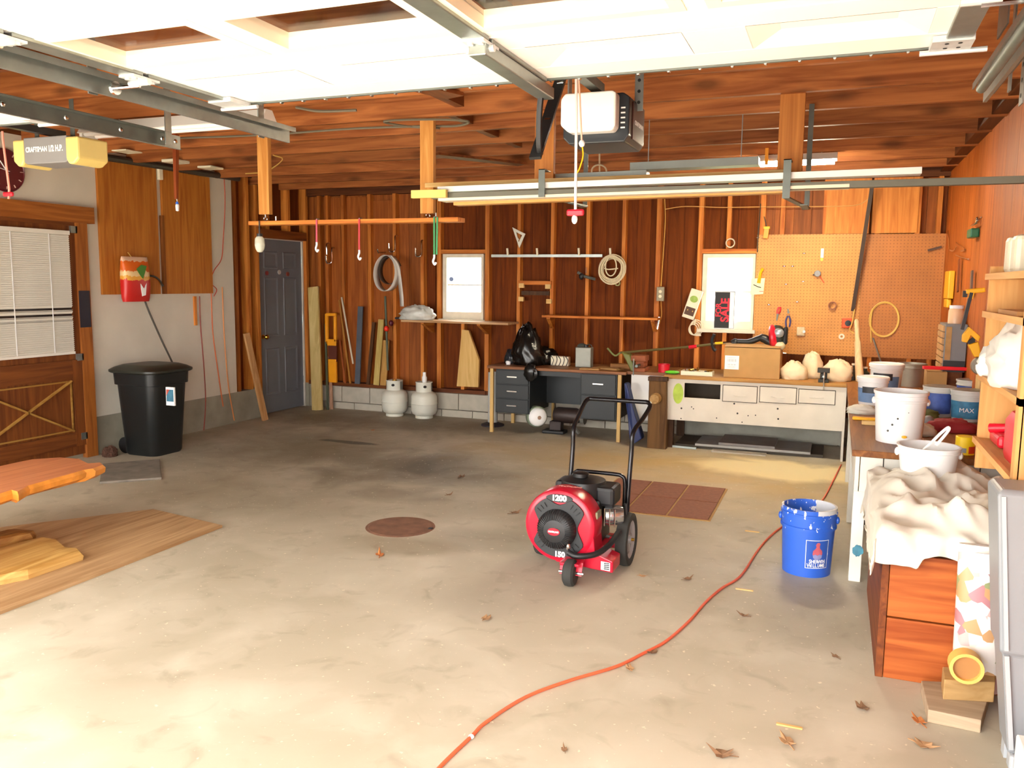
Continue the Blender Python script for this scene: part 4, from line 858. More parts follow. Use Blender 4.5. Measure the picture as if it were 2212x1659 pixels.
# pistol drill-like tool behind the rope
p = AY(1256, 596, 8.8); t = thing('grease_gun', 'dark metal grease gun hung left of the rope coil', 'tool', p)
MB().tube([AY(1248, 588, 8.82), AY(1262, 597, 8.82), AY(1286, 603, 8.83)], .016, 8).build('barrel', DSTEEL, t); MB().ell(AY(1256, 597, 8.81), (.03, .02, .035), 10, 8).build('head', BLACK, t, smooth=True)
MB().cyl(AY(1266, 578, 8.83), AY(1266, 590, 8.83), .008, n=8).build('coupler', CHROME, t); q = AY(1334, 612, 8.84); MB().lathe([(.018, -.008), (.03, -.008), (.03, .008), (.018, .008), (.018, -.008)], q, 14, 'Y').build('ring', mat('ring_khaki', '#8d8a50', .5), t)
# bracket pieces left of shelf
zz = AY(1158, 611, 8.84)
tag(MB().box((AY(1122, 610, YB).x, 8.85, zz.z-.022), (AY(1192, 610, YB).x, YB-.001, zz.z+.022)).build('cross_cleat', STUDX), 'short cross cleat between two studs above the desk', 'cleat', 'cleats on the back studs')
for px, py, lb in ((1127, 616, 'small pale block under the left end of the cross cleat'), (1184, 618, 'small pale block under the right end of the cross cleat'), (1126, 645, 'small pale block low on the left stud below the cleat'), (1186, 650, 'small pale block low on the right stud below the cleat')):
    p = AY(px, py, 8.86); tag(MB().box((p.x-.03, 8.845, p.z-.03), (p.x+.03, YB-.001, p.z+.02)).build('cleat_block', PALEX), lb, 'block', 'cleats on the back studs')
q = AY(1166, 633, YB); tag(MB().box((AY(1126, 633, YB).x, 8.882, q.z-.025), (AY(1186, 633, YB).x, 8.93, q.z+.02)).build('dark_cleat', DARKW), 'dark strip set between two studs under the cross cleat', 'cleat', 'cleats on the back studs')
# ================================================================ DESK
DKB = mat('desk_charcoal', '#1f2325', .45, .2, .1, 6); DKT = wood('desk_top', '#6d4122', '#94613a', 'X', .45, vary=.03); EDGE = mat('desk_edge_tan', '#c9a45e', .5, 0, .08)
DY0, DY1 = 8.12, 8.80
ds = thing('office_desk', 'charcoal steel office desk with a brown top', 'desk', (-2.66, 8.45, 0))
MB().box((-3.42, DY0-.03, .685), (-1.92, DY1, .715)).build('desk_top', DKT, ds, bevel=.004)
def pedestal(x0, x1, nd, z0):
    pd = MB().box((x0, DY0+.01, z0), (x1, DY1-.05, .683)).build('pedestal', DKB, ds, bevel=.004); h = (.683-z0-.01)/nd
    for k in range(nd):
        a = z0+.008+h*k; dr = MB().box((x0+.012, DY0-.004, a), (x1-.012, DY0+.009, a+h-.01)).build('drawer', DKB, pd, bevel=.003)
    for k in range(nd):
        a = z0+.008+h*k+h*.5; xm = (x0+x1)/2; MB().bar((xm-.055, DY0-.016, a), (xm+.055, DY0-.016, a), .012, .012).box((xm-.055, DY0-.012, a-.004), (xm-.048, DY0-.004, a+.004)).box((xm+.048, DY0-.012, a-.004), (xm+.055, DY0-.004, a+.004)).build('drawer_handle', CHROME, pd)
pedestal(-3.335, -2.95, 3, .215)
pd = MB().box((-2.40, DY0+.01, .21), (-2.02, DY1-.05, .683)).build('pedestal', DKB, ds, bevel=.004)
MB().box((-2.388, DY0-.004, .47), (-2.032, DY0+.009, .675)).build('drawer', DKB, pd, bevel=.003); MB().box((-2.388, DY0-.004, .22), (-2.032, DY0+.009, .46)).build('drawer', DKB, pd, bevel=.003)
xm = -2.21; MB().bar((xm-.055, DY0-.016, .58), (xm+.055, DY0-.016, .58), .012, .012).build('drawer_handle', CHROME, pd)
MB().box((-2.95, DY1-.12, .27), (-2.40, DY1-.1, .683)).build('modesty_panel', DKB, ds)
MB().box((-2.95, DY0+.03, .63), (-2.40, DY0+.05, .683)).build('front_rail', DKB, ds)
for x, y in ((-3.375, DY0), (-1.99, DY0), (-3.375, DY1-.05), (-1.99, DY1-.05)): MB().box((x-.018, y-.012, 0), (x+.018, y+.022, .684)).build('leg', EDGE, ds, bevel=.002)
MB().box((-2.895, DY1-.11, .0), (-2.87, DY1-.08, .27)).build('rear_leg', EDGE, ds)
# white pipe stub beside the desk
p = AZ(1068, 915); p = Vector((-3.52, 8.5, 0)); t = thing('drain_pipe', 'white vertical pipe with a black foot left of the desk', 'pipe', p)
MB().lathe([(.055, .02), (.055, .6), (.048, .6), (.048, .03), (.0, .03)], p, 20).build('tube', mat('pipe_white', '#b9b9b2', .5), t, smooth=True); MB().lathe([(.13, 0), (.13, .015), (.06, .04), (.055, .04)], p, 20).build('foot', mat('foot_black', '#221d28', .6), t, smooth=True)
# desk items
ZDK = .7155
def at_desk(px, y, z=ZDK): v = AY(px, 780, y); return Vector((v.x, y, z))
p = at_desk(1143, 8.36)
t = thing('garbage_bag', 'glossy black garbage bag slumped on the desk', 'garbage bag', p)
m = crumple(p, (.175, .14, .30), 21, .32, 1.5, True, 48, 34)
for q in m.v:
    h = (q.z-p.z)/.43
    if h > .3: q.x = p.x+(q.x-p.x)*(1.15-.6*h)-.02; q.y = p.y+(q.y-p.y)*(1.15-.5*h)
m.build('sack', mat('bag_black', '#0b0b0c', .27, 0, 0), t, smooth='soft')
p2 = at_desk(1168, 8.5); crumple(p2, (.17, .12, .13), 23, .35, 2.).build('sack_side', MATS['bag_black'], t, smooth='soft')
p3 = AY(1146, 805, 8.08); MB().ell(p3, (.075, .035, .09), 18, 14, lambda d: 1+.3*noise.noise(d*2.5)).build('sack_drip', MATS['bag_black'], t, smooth=True)
p = at_desk(1098, 8.28); tag(MB().lathe([(.0, 0), (.025, 0), (.03, .03), (.022, .04), (0, .042)], p, 14).build('small_cup', WPL, smooth=True), 'small white cup at the left end of the desk', 'cup')
p = at_desk(1103, 8.46); tag(crumple(p, (.06, .05, .1), 27, .4).build('dark_bag', mat('bag_navy', '#1b2028', .3), smooth='soft'), 'small dark plastic bag beside the black garbage bag', 'bag')
p = at_desk(1211, 8.44); t = thing('radio', 'white radio wrapped in black wires on the desk', 'radio', p)
MB().box((p.x-.1, p.y-.04, p.z), (p.x+.1, p.y+.04, p.z+.1)).build('case', CREAM, t, bevel=.01)
for k in range(5): xx = p.x-.085+k*.04; MB().tube(smooth_path([(xx, p.y-.046, p.z+.0), (xx+.02, p.y-.05, p.z+.06), (xx-.01+.02*(k % 2), p.y-.045, p.z+.105)], 4), .004, 5).build('wire', BLACK, t)
p = at_desk(1262, 8.4); t = thing('solvent_can', 'grey rectangular metal can on the desk', 'can', p)
MB().box((p.x-.085, p.y-.05, p.z), (p.x+.085, p.y+.05, p.z+.21)).build('body', mat('can_grey', '#85857c', .45, .4, .12), t, bevel=.008); MB().lathe([(.025, .21), (.025, .235), (0, .236)], (p.x+.02, p.y, p.z), 14).build('cap', BLACK, t)
MB().tube(arc((p.x+.05, p.y, p.z+.21), .03, 0, 180, 8), .005, 6).build('carry_handle', DSTEEL, t)
q = MB().ell((p.x-.03, p.y, p.z+.225), (.05, .03, .025), 10, 6, lambda d: 1+.3*noise.noise(d*4)); q.build('grime', mat('grime', '#3a3a34', .9), t)
for px, y, w_, d_, h_, rz, lb, mm in ((1275, 8.2, .2, .12, .012, .1, 'flat cardboard piece at the front edge of the desk', CARD), (1315, 8.32, .28, .16, .015, -.25, 'bent orange-brown cardboard sheet near the vise', CARD), (1340, 8.42, .2, .1, .05, .2, 'low brown wooden block near the vise', wood('blockw', '#8a5a2c', '#a8743c', 'X'))):
    p = at_desk(px, y); c_, s_ = math.cos(rz), math.sin(rz); o = MB().prism([(p.x+i*w_/2*c_-j*d_/2*s_, p.y+i*w_/2*s_+j*d_/2*c_) for i, j in ((-1, -1), (1, -1), (1, 1), (-1, 1))], 'Z', ZDK, ZDK+h_).build('flat_piece', mm); tag(o, lb, 'scrap', 'scraps on the desk')
p = AY(1378, 803, 8.08); t = thing('bench_vise', 'rusty red bench vise between desk and bench', 'vise', (p.x, 8.2, .7)); VR = mat('vise_rust', '#93502f', .7, .2, .2, 14)
x = p.x; MB().box((x-.06, 8.12, .72), (x+.06, 8.36, .76)).build('base', VR, t, bevel=.008); MB().box((x-.045, 8.16, .76), (x+.045, 8.32, .83)).build('body', VR, t, bevel=.012)
MB().box((x-.08, 8.10, .83), (x+.07, 8.16, .885)).build('front_jaw', VR, t, bevel=.006); MB().box((x-.08, 8.19, .83), (x+.07, 8.26, .885)).build('rear_jaw', VR, t, bevel=.006)
MB().cyl((x, 8.0, .79), (x, 8.13, .79), .014, n=10).build('screw', DSTEEL, t); MB().cyl((x-.03, 8.01, .70), (x-.03, 8.01, .86), .007, n=8).build('handle_bar', STEEL, t)
# pedestal board under vise
vb = MB().box((-1.925, 8.15, .69), (-1.5, 8.80, .719)).build('corner_board', DKT); tag(vb, 'brown board bridging the desk and the white bench', 'board')
tag(MB().box((-1.90, 8.24, .22), (-1.56, 8.27, .689)).build('white_board_panel', WHITE), 'white panel standing behind the folded blue tarp', 'panel')
# blue tarp folded
q = [(v.x, max(0, v.z)) for v in [AY(x, y, 8.06) for x, y in ((1351, 826), (1357, 828), (1367, 868), (1379, 908), (1389, 946), (1374, 956), (1363, 953), (1358, 900), (1353, 860))]]
m = MB(); k = len(q)
for yy, s_ in ((8.0, .98), (8.06, 1.02), (8.13, 1.0)):
    for i, (a, b) in enumerate(q): m.v.append(Vector((-1.82+(a+1.82)*s_+.012*noise.noise(Vector((i, yy*9, 0))), yy+.01*math.sin(i*2), max(0, b))))
for j in range(2):
    for i in range(k): m.f.append([j*k+i, j*k+(i+1) % k, (j+1)*k+(i+1) % k, (j+1)*k+i]); m.mi.append(0)
m.f += [list(range(k))[::-1], list(range(2*k, 3*k))]; m.mi += [0, 0]
tag(m.build('folded_tarp', mat('tarp_navy', '#1d2c5c', .5, 0, .12, 5), bevel=.01), 'folded navy blue tarp hanging right of the desk', 'tarp')
# bench grinder on the floor
g = thing('bench_grinder', 'old bench grinder on the floor under the desk', 'grinder', (-2.72, 8.38, 0)); GM = mat('grinder_dark', '#3a2f2c', .5, .3, .2, 10)
MB().box((-2.86, 8.27, 0), (-2.62, 8.43, .035)).build('base', BLACK, g, bevel=.01); MB().box((-2.79, 8.31, .03), (-2.66, 8.42, .13)).build('stand', GM, g, bevel=.01)
MB().lathe([(.0, -.15), (.07, -.14), (.085, -.1), (.085, .1), (.07, .14), (0, .15)], (-2.62, 8.40, .19), 20, 'X').build('motor', GM, g, smooth=True)
def tilt(prof, nm, mt):
    m = MB().lathe(prof, (0, 0, 0), 26, 'Y')
    for v in m.v: v.rotate(Matrix.Rotation(math.radians(38), 3, 'Z')); v += Vector((-2.9, 8.22, .185))
    m.build(nm, mt, g, smooth=True)
tilt([(0, .06), (.105, .06), (.112, .04), (.112, -.02), (.104, -.03), (0, -.03)], 'wheel_guard', mat('guard_green', '#76836f', .5)); tilt([(.1, -.02), (.098, -.05), (.08, -.075), (.04, -.088), (0, -.09)], 'white_disc', WPL); tilt([(.022, -.086), (.018, -.094), (0, -.096)], 'hub', mat('hub_brown', '#8f7260', .6))
MB().lathe([(.02, -.02), (.085, -.02), (.085, .02), (.02, .02)], (-2.44, 8.40, .19), 20, 'X').build('far_wheel', mat('grind_grey', '#6a6a62', .7), g)
MB().cyl((-2.5, 8.28, .09), (-2.46, 8.3, .02), .02, n=8).build('tool_rest', STEEL, g)

# ================================================================ BACK WORKBENCH
BY0, BY1, BX0, BX1, BZ = 8.04, 8.83, -1.535, .12, .715
BT = wood('bench_top', '#8d6233', '#b98a4c', 'X', .6, vary=.02); BW = mat('bench_white', '#cfc8bc', .6, 0, .08, 4)
wb = thing('workbench', 'white-fronted workbench with a brown top under the pegboard', 'workbench', (-.7, 8.4, 0))
MB().box((BX0, BY0-.02, .682), (XR-.005, BY1, BZ)).build('bench_top', BT, wb, bevel=.004)
def bx(px, py=850): return AY(px, py, BY0).x
op0, op1 = bx(1478), bx(1556); zo0, zo1 = AY(1516, 861, BY0).z, AY(1516, 829, BY0).z
for a in (((BX0, .28), (op0, .682)), ((op1, .28), (BX1-.02, .682)), ((op0, .28), (op1, zo0)), ((op0, zo1), (op1, .682))): MB().box((a[0][0], BY0, a[0][1]), (a[1][0], BY0+.022, a[1][1])).build('front_board', BW, wb)
MB().box((op0-.03, BY0+.25, zo0-.03), (op1+.03, BY0+.26, zo1+.03)).build('opening_back', mat('opening_dark', '#352c22', .8), wb)
for k, (a, b, py0, py1) in enumerate(((1562, 1635, 834, 868), (1642, 1720, 837, 870), (1726, 1804, 843, 872))):
    xa_, xb_ = bx(a), bx(b); z1_ = AY((a+b)/2, py0, BY0).z; z0_ = AY((a+b)/2, py1, BY0).z
    MB().box((xa_-.006, BY0-.0015, z0_-.006), (xb_+.006, BY0-.0005, z1_+.006)).build('drawer_gap', mat('gap_dark', '#3a332a', .8, 0, .3), wb)
    dr = MB().box((xa_, BY0-.008, z0_), (xb_, BY0-.0015, z1_)).build('drawer', BW, wb, bevel=.002)
    xm = (xa_+xb_)/2; MB().tube(smooth_path([(xm-.06, BY0-.01, z0_+.055), (xm, BY0-.022, z0_+.05), (xm+.06, BY0-.01, z0_+.055)], 4), .004, 6).build('drawer_handle', BW, dr)
for px, py in ((1472, 882), (1498, 883), (1494, 879), (1586, 872), (1593, 893), (1603, 912), (1680, 883), (1681, 905), (1548, 903), (1471, 904), (1632, 897), (1616, 898)):
    p = AY(px, py, BY0); MB().cyl((p.x, BY0-.001, p.z), (p.x, BY0+.002, p.z), .009 if px in (1472, 1586, 1680, 1681, 1593) else .006, n=8).build('bolt_hole', INK, wb)
m = MB().lathe([(.0, 0), (1, 0), (1, .0008), (0, .0008)], (0, 0, 0), 20, 'Y')
p = AY(1465, 850, BY0)
for q in m.v: q.x = p.x+q.x*.05; q.z = p.z+q.z*.1-.0; q.y = BY0-.0008-q.y
m.build('green_spray', mat('spray_lime', '#a9c24a', .7, 0, .2, 12), wb)
MB().box((BX1-.02, BY0, .0), (BX1, BY1, .682)).build('end_panel', BW, wb)
for y in (BY0+.03, BY1-.1): MB().box((BX0+.02, y, 0), (BX0+.1, y+.08, .682)).build('leg', DARKW, wb)
MB().box((BX0+.1, BY1-.06, .02), (BX1-.02, BY1-.04, .4)).build('back_panel', mat('bench_back', '#9c998c', .8, 0, .15), wb)
# sheets stored under the bench
SG = mat('sheet_grey', '#9b9a98', .7, 0, .12, 8)
tag(MB().box((-1.42, 8.14, .0), (-.05, 8.66, .03)).build('board_sheet', mat('sheet_dark', '#4a4238', .8)), 'dark sheet lowest of the stack under the white bench', 'sheet', 'sheets under the white bench')
tag(MB().box((-1.22, 8.1, .031), (-.16, 8.62, .052)).build('board_sheet', SG), 'long grey sheet under the white bench', 'sheet', 'sheets under the white bench')
tag(MB().box((-1.0, 8.13, .053), (-.48, 8.62, .075)).build('board_sheet', mat('sheet_grey2', '#8b8581', .7, 0, .12)), 'short grey sheet topmost of the stack under the bench', 'sheet', 'sheets under the white bench')
tag(MB().box((-1.05, 8.0, .0), (-.55, 8.12, .012)).build('board_sheet', mat('sheet_edge', '#a39a8c', .7)), 'narrow pale strip on the floor before the bench sheets', 'sheet', 'sheets under the white bench')
tag(MB().bar((-1.5, 8.09, .012), (-1.2, 8.06, .012), .02, .02).build('metal_rod', STEEL), 'bright metal rod lying under the bench beside the leg vise', 'rod')
# leg vise
lv = thing('leg_vise', 'weathered timber leg vise with a round knob', 'vise', (-1.58, 7.97, 0)); LVW = wood('leg_vise_wood', '#4c3420', '#6f502e', 'Z', .8, vary=.02)
c0, c1 = AY(1403, 816, 7.96).x, AY(1440, 816, 7.96).x
m = MB().prism([(c0, .0), (c1+.02, .0), (c1, .66), (c0, .66)], 'Y', 7.94, 8.015); m.build('jaw', LVW, lv, bevel=.004); MB().box((c0-.01, 7.935, .66), (c1+.01, 8.015, .70)).build('jaw_top', DARKW, lv, bevel=.004)
p = AY(1416, 861, 7.9); MB().lathe([(.0, -.06), (.045, -.055), (.052, -.02), (.05, .05)], (p.x, 7.9, p.z), 20, 'Y').build('knob', wood('log_end', '#8d6a3c', '#b28d58', 'Y'), lv, smooth=True)
# ---- bench items
ZB = BZ+.0005
def at_bench(px, y, z=ZB): v = AY(px, 800, y); return Vector((v.x, y, z))
p = at_bench(1434, 8.25); tag(MB().lathe([(0, 0), (.055, 0), (.06, .085), (.055, .085), (.05, .01), (0, .01)], p, 18).build('red_mug', RED, smooth=True), 'red cup at the left end of the white bench', 'cup')
p = at_bench(1452, 8.14); tag(MB().ell((p.x, p.y, ZB+.018), (.075, .045, .018), 16, 8).build('green_dish', mat('lime_green', '#5fc02c', .4, 0, .1), smooth=True), 'bright green flat dish beside the red cup', 'dish')
p = at_bench(1507, 8.17); t = thing('parts_tray', 'white tray of loose hardware on the white bench', 'tray', p)
m = MB().box((p.x-.15, p.y-.07, ZB), (p.x+.15, p.y+.07, ZB+.01)); m.build('tray_base', CREAM, t)
for a in (((p.x-.15, p.y-.07), (p.x+.15, p.y-.064)), ((p.x-.15, p.y+.064), (p.x+.15, p.y+.07)), ((p.x-.15, p.y-.064), (p.x-.144, p.y+.064)), ((p.x+.144, p.y-.064), (p.x+.15, p.y+.064))): MB().box((a[0][0], a[0][1], ZB+.01), (a[1][0], a[1][1], ZB+.04)).build('tray_side', CREAM, t)
rg = random.Random(8)
for k in range(14):
    c = Vector((p.x+rg.uniform(-.12, .12), p.y+rg.uniform(-.05, .05), ZB+.03+.03*rg.random())); d = Vector((rg.uniform(-1, 1), rg.uniform(-1, 1), rg.uniform(-.3, .3))).normalized()*.03
    MB().cyl(c-d, c+d, .008, n=7).build('hardware_piece', [CHROME, BRASS, CREAM, GM][k % 4], t)
# cardboard box with label
a, b = AY(1563, 800, 8.10), AY(1684, 800, 8.10); t = thing('cardboard_box', 'cardboard box with a white label carrying the string trimmer', 'box', ((a.x+b.x)/2, 8.27, ZB)); zt = AY(1620, 752, 8.1).z
MB().box((a.x, 8.10, ZB), (b.x, 8.45, zt)).build('carton', CARD, t, bevel=.004)
for s_ in (0, 1): MB().bar(((a.x+b.x)/2, 8.10+.006 if s_ == 0 else 8.444, zt+.008), ((a.x+b.x)/2, 8.27, zt+.03), b.x-a.x, .004, (0, 0, 1)).build('flap', CARD, t)
p = AY(1581, 783, 8.0985); lab = MB().box((p.x-.065, 8.096, p.z-.065), (p.x+.065, 8.0995, p.z+.065)).build('label', WINK, t)
for k, (q, h, w_) in enumerate(((.045, .012, .08), (.02, .026, .085), (-.02, .012, .08), (-.043, .022, .07))):
    for j in range(9): MB().box((p.x-w_/2+j*w_/9, 8.0945, p.z+q-h/2), (p.x-w_/2+j*w_/9+w_/9*(.35+.3*((j*k) % 3)/2), 8.096, p.z+q+h/2)).build('print_mark', mat('print_grey', '#b5b8c2', .6, 0, 0), lab)
# string trimmer lying across
tr = thing('string_trimmer', 'red string trimmer lying across the cardboard box', 'string trimmer', (-1.2, 8.25, .9)); YT = 8.27
def T_(px, py, y=YT): return AY(px, py, y)
MB().tube([T_(1340, 762), T_(1480, 750), T_(1575, 740)], .012, 8).build('shaft', mat('trimmer_shaft', '#5b4f26', .5), tr)
MB().tube([T_(1488, 750), T_(1505, 748)], .018, 10).build('red_coupler', RED, tr); MB().tube([T_(1545, 742), T_(1562, 741)], .0135, 10).build('yellow_band', YEL, tr); MB().tube([T_(1562, 741), T_(1578, 740)], .014, 10).build('chrome_band', CHROME, tr)
MB().tube(smooth_path([T_(1543, 722), T_(1538, 736), T_(1541, 752), T_(1546, 758)], 4), .016, 8).build('front_handle', BLACK, tr)
MB().tube(smooth_path([T_(1582, 742), T_(1590, 738), T_(1620, 738), T_(1645, 730), T_(1665, 740)], 5), [.03]*4+[.024]*6+[.028]*5+[.04]*6, 12).build('rear_grip', BLACK, tr, smooth=True)
MB().ell(T_(1588, 741), (.035, .035, .045), 14, 10).build('throttle_housing', BLACK, tr, smooth=True)
c = T_(1668, 732); MB().ell((c.x+.045, c.y, c.z+.02), (.08, .08, .11), 18, 12, lambda d: 1+.12*noise.noise(d*2.6)).build('engine', mat('engine_dark', '#2c312c', .5, .2, .2, 12), tr, smooth=True)
m = MB().lathe([(.0, -.02), (.08, -.02), (.11, .0), (.112, .02), (.09, .045), (.03, .05)], (0, 0, 0), 22, 'X')
for q in m.v: q.z *= 1.08; q.rotate(Matrix.Rotation(math.radians(-8), 3, 'Y')); q += Vector((c.x-.005, c.y, c.z+.015))
m.build('red_shroud', RED, tr, smooth=True)
MB().ell((c.x+.06, c.y-.06, c.z+.06), (.05, .04, .045), 12, 8).build('chrome_muffler', mat('muffler_blue', '#a8b6c0', .3, .5, .1), tr, smooth=True); MB().ell((c.x+.07, c.y-.03, c.z-.06), (.055, .06, .045), 14, 8).build('fuel_tank', mat('tank_clear', '#c3bd9c', .4), tr, smooth=True)
MB().box((c.x+.1, c.y-.05, c.z-.05), (c.x+.14, c.y+.05, c.z+.12)).build('starter_cover', BLACK, tr, bevel=.02)
q = [T_(1345, 760), T_(1362, 765), T_(1372, 790), T_(1380, 800), T_(1366, 802), T_(1355, 780)]
MB().prism([(v.x, v.z) for v in q], 'Y', YT-.05, YT+.06).build('line_guard', mat('guard_olive', '#6b6f2c', .5, 0, .15), tr, bevel=.01)
MB().tube(smooth_path([T_(1340, 762), T_(1328, 768), T_(1312, 752)], 4), .01, 7).build('cutting_head', mat('guard_olive', '#6b6f2c'), tr)
# white bags
CB = mat('calico_bag', '#e8d3b0', .8, 0, .06, 8)
for px, y, r, sd, lb in ((1716, 8.25, (.115, .1, .11), 31, 'cream cloth bundle just right of the cardboard box'), (1754, 8.44, (.09, .1, .16), 33, 'peaked cream cloth bundle behind the small bench vise'), (1809, 8.28, (.125, .11, .13), 35, 'rounded cream sack left of the wooden bat')):
    p = at_bench(px, y); tag(crumple(p, r, sd, .27, 2.3).build('cloth_bundle', CB, smooth='soft'), lb, 'cloth bundle', 'cream bundles on the bench')
p = at_bench(1780, 8.06); t = thing('small_vise', 'small dark vise clamped to the bench edge', 'vise', p); VD = mat('vise_dark', '#2e2c26', .5, .4, .2)
MB().box((p.x-.045, 8.04, ZB), (p.x+.045, 8.13, ZB+.03)).build('base', VD, t, bevel=.005); MB().box((p.x-.03, 8.05, ZB+.03), (p.x+.03, 8.12, ZB+.09)).build('body', VD, t, bevel=.008)
MB().box((p.x-.055, 8.03, ZB+.09), (p.x+.05, 8.065, ZB+.13)).build('jaw', VD, t, bevel=.004); MB().box((p.x-.055, 8.085, ZB+.09), (p.x+.05, 8.12, ZB+.13)).build('jaw', VD, t, bevel=.004)
MB().cyl((p.x+.0, 7.99, ZB+.06), (p.x, 8.05, ZB+.06), .01, n=8).build('screw', STEEL, t); MB().cyl((p.x+.005, 7.995, ZB-.06), (p.x+.005, 7.995, ZB+.1), .006, n=8).build('tommy_bar', CHROME, t)
# bat
a, b = AY(1858, 816, 8.3), AY(1850, 690, 8.5); a.z = ZB; d = b-a
t = tag(MB().tube([a, a+d*.03, a+d*.25, a+d*.5, a+d*.62, a+d*.66, a+d*.97, b], [.035, .038, .036, .03, .03, .022, .02, .012], 14).build('wooden_bat', wood('bat_wood', '#d8b183', '#ecd0a4', 'Z', .45), smooth=True), 'pale turned wooden post leaning on the pegboard', 'bat')
for px, y, r, h, c, lb in ((1843, 8.4, .03, .14, '#33281c', 'dark brown bottle left of the wooden bat'), (1868, 8.45, .045, .11, '#2e3a2c', 'dark green jar right of the wooden bat'), (1886, 8.6, .025, .13, '#d8a284', 'small pink bottle behind the paint pails')):
    p = at_bench(px, y); t = thing('bottle', lb, 'bottle', p, 'bottles on the bench'); MB().lathe([(0, 0), (r, 0), (r, h*.65), (r*.5, h*.8), (r*.45, h)], p, 16).build('body', mat('bottle'+c, c, .3), t, smooth=True); MB().lathe([(r*.55, h), (r*.55, h*1.12), (0, h*1.13)], p, 14).build('cap', CREAM, t)

# ================================================================ PEGBOARDS AND WALL ITEMS
def peg_mat(name, c):
    m, n, b = nodes(name); g = N(n, 'ShaderNodeNewGeometry'); mp = N(n, 'ShaderNodeVectorMath', operation='SCALE'); mp.inputs['Scale'].default_value = 1/.0305; n.links.new(g.outputs['Position'], mp.inputs[0])
    fr = N(n, 'ShaderNodeVectorMath', operation='FRACTION'); n.links.new(mp.outputs[0], fr.inputs[0]); sb = N(n, 'ShaderNodeVectorMath', operation='SUBTRACT'); sb.inputs[1].default_value = (.5, .5, .5); n.links.new(fr.outputs[0], sb.inputs[0])
    sx = N(n, 'ShaderNodeSeparateXYZ'); n.links.new(sb.outputs[0], sx.inputs[0]); cb = N(n, 'ShaderNodeCombineXYZ'); n.links.new(sx.outputs[0], cb.inputs[0]); n.links.new(sx.outputs[2], cb.inputs[1])
    ln = N(n, 'ShaderNodeVectorMath', operation='LENGTH'); n.links.new(cb.outputs[0], ln.inputs[0])
    t = N(n, 'ShaderNodeTexNoise', Scale=4., Detail=4.); n.links.new(g.outputs['Position'], t.inputs['Vector']); c_ = lin(c)
    base = ramp(n, t.outputs[0], .3, .7, tuple(q*.88 for q in c_[:3])+(1,), tuple(min(1, q*1.1) for q in c_[:3])+(1,))
    n.links.new(mixc(n, ramp(n, ln.outputs['Value'], .13, .19, (.6, .6, .6, 1), (0, 0, 0, 1)), base, lin('#5e3014')), b.inputs['Base Color']); b.inputs['Roughness'].default_value = .55; return m
pa, pb_ = AY(1636, 506, 8.86), AY(1865, 768, 8.86); PX0, PX1 = pa.x, pb_.x
tag(MB().box((PX0, 8.866, .90), (PX1-.06, 8.879, 2.095)).build('pegboard', peg_mat('pegboard_tan', '#c78a42')), 'brown pegboard to the right of the sign window', 'pegboard', 'pegboards')
tag(MB().box((PX1-.058, 8.866, .90), (XR-.002, 8.879, 2.09)).build('pegboard', peg_mat('pegboard_brown', '#ad6c2e')), 'darker pegboard filling the right corner', 'pegboard', 'pegboards')
for a, b in ((1786, 1880), (1885, 1984)):
    x0, x1 = AY(a, 450, 8.87).x, AY(b, 450, 8.87).x; MB().box((x0, 8.87, 2.098), (x1, 8.879, 2.62)).build('plywood_infill', wood('infill_light', '#b0662a', '#cf8a42', 'Z'), wall_back)
# diagonal dark strip
a, b = AY(1842, 672, 8.83), AY(1884, 402, 8.72); tag(MB().bar(a, b, .035, .012, (0, 1, 0)).build('saw_strip', mat('strip_dark', '#35200f', .6)), 'long dark strip leaning diagonally across the pegboards', 'strip')
# outlet and wires
p = AY(1427, 635, 8.86); t = thing('outlet_box', 'grey double outlet box on a stud with a wire above', 'outlet', p)
MB().box((p.x-.04, 8.84, p.z-.075), (p.x+.04, 8.878, p.z+.075)).build('plate', mat('outlet_grey', '#8a8068', .5), t, bevel=.005)
for q in (-.025, .025): MB().lathe([(.0, -.002), (.017, -.002), (.017, .0)], (p.x, 8.839, p.z+q), 14, 'Y').build('socket', mat('socket_ivory', '#d9cfae', .5, 0, 0), t)
def wallwire(pts, c, lb, r=.005, y=8.865): return tag(MB().tube(smooth_path([AY(a, b, y) for a, b in pts], 5), r, 6).build('wall_cable', mat('cable_'+c, c, .6, 0, 0), smooth=True), lb, 'cable', 'cables on the back wall')
wallwire([(1436, 430), (1437, 480), (1432, 560), (1428, 618)], '#c89a44', 'yellow cable dropping to the grey outlet box')
wallwire([(1437, 452), (1480, 446), (1560, 448), (1640, 447), (1780, 446), (1850, 443), (1878, 428)], '#cf9c58', 'long tan cable strung across the studs above the window')
wallwire([(1428, 650), (1429, 680), (1424, 700)], '#b98232', 'short cable below the grey outlet box')
p = AY(1413, 705, 8.8); t = thing('caulking_gun', 'small red and chrome hand tool hung by the outlet', 'tool', p)
MB().bar((p.x+.025, 8.84, p.z-.03), (p.x+.045, 8.84, p.z+.1), .018, .02, (0, 1, 0)).build('chrome_arm', CHROME, t); MB().ell((p.x-.01, 8.83, p.z+.0), (.022, .022, .026), 10, 8).build('red_end', RED, t, smooth=True); MB().bar((p.x-.015, 8.84, p.z-.04), (p.x+.03, 8.84, p.z-.02), .012, .014, (0, 1, 0)).build('trigger', BRASS, t)
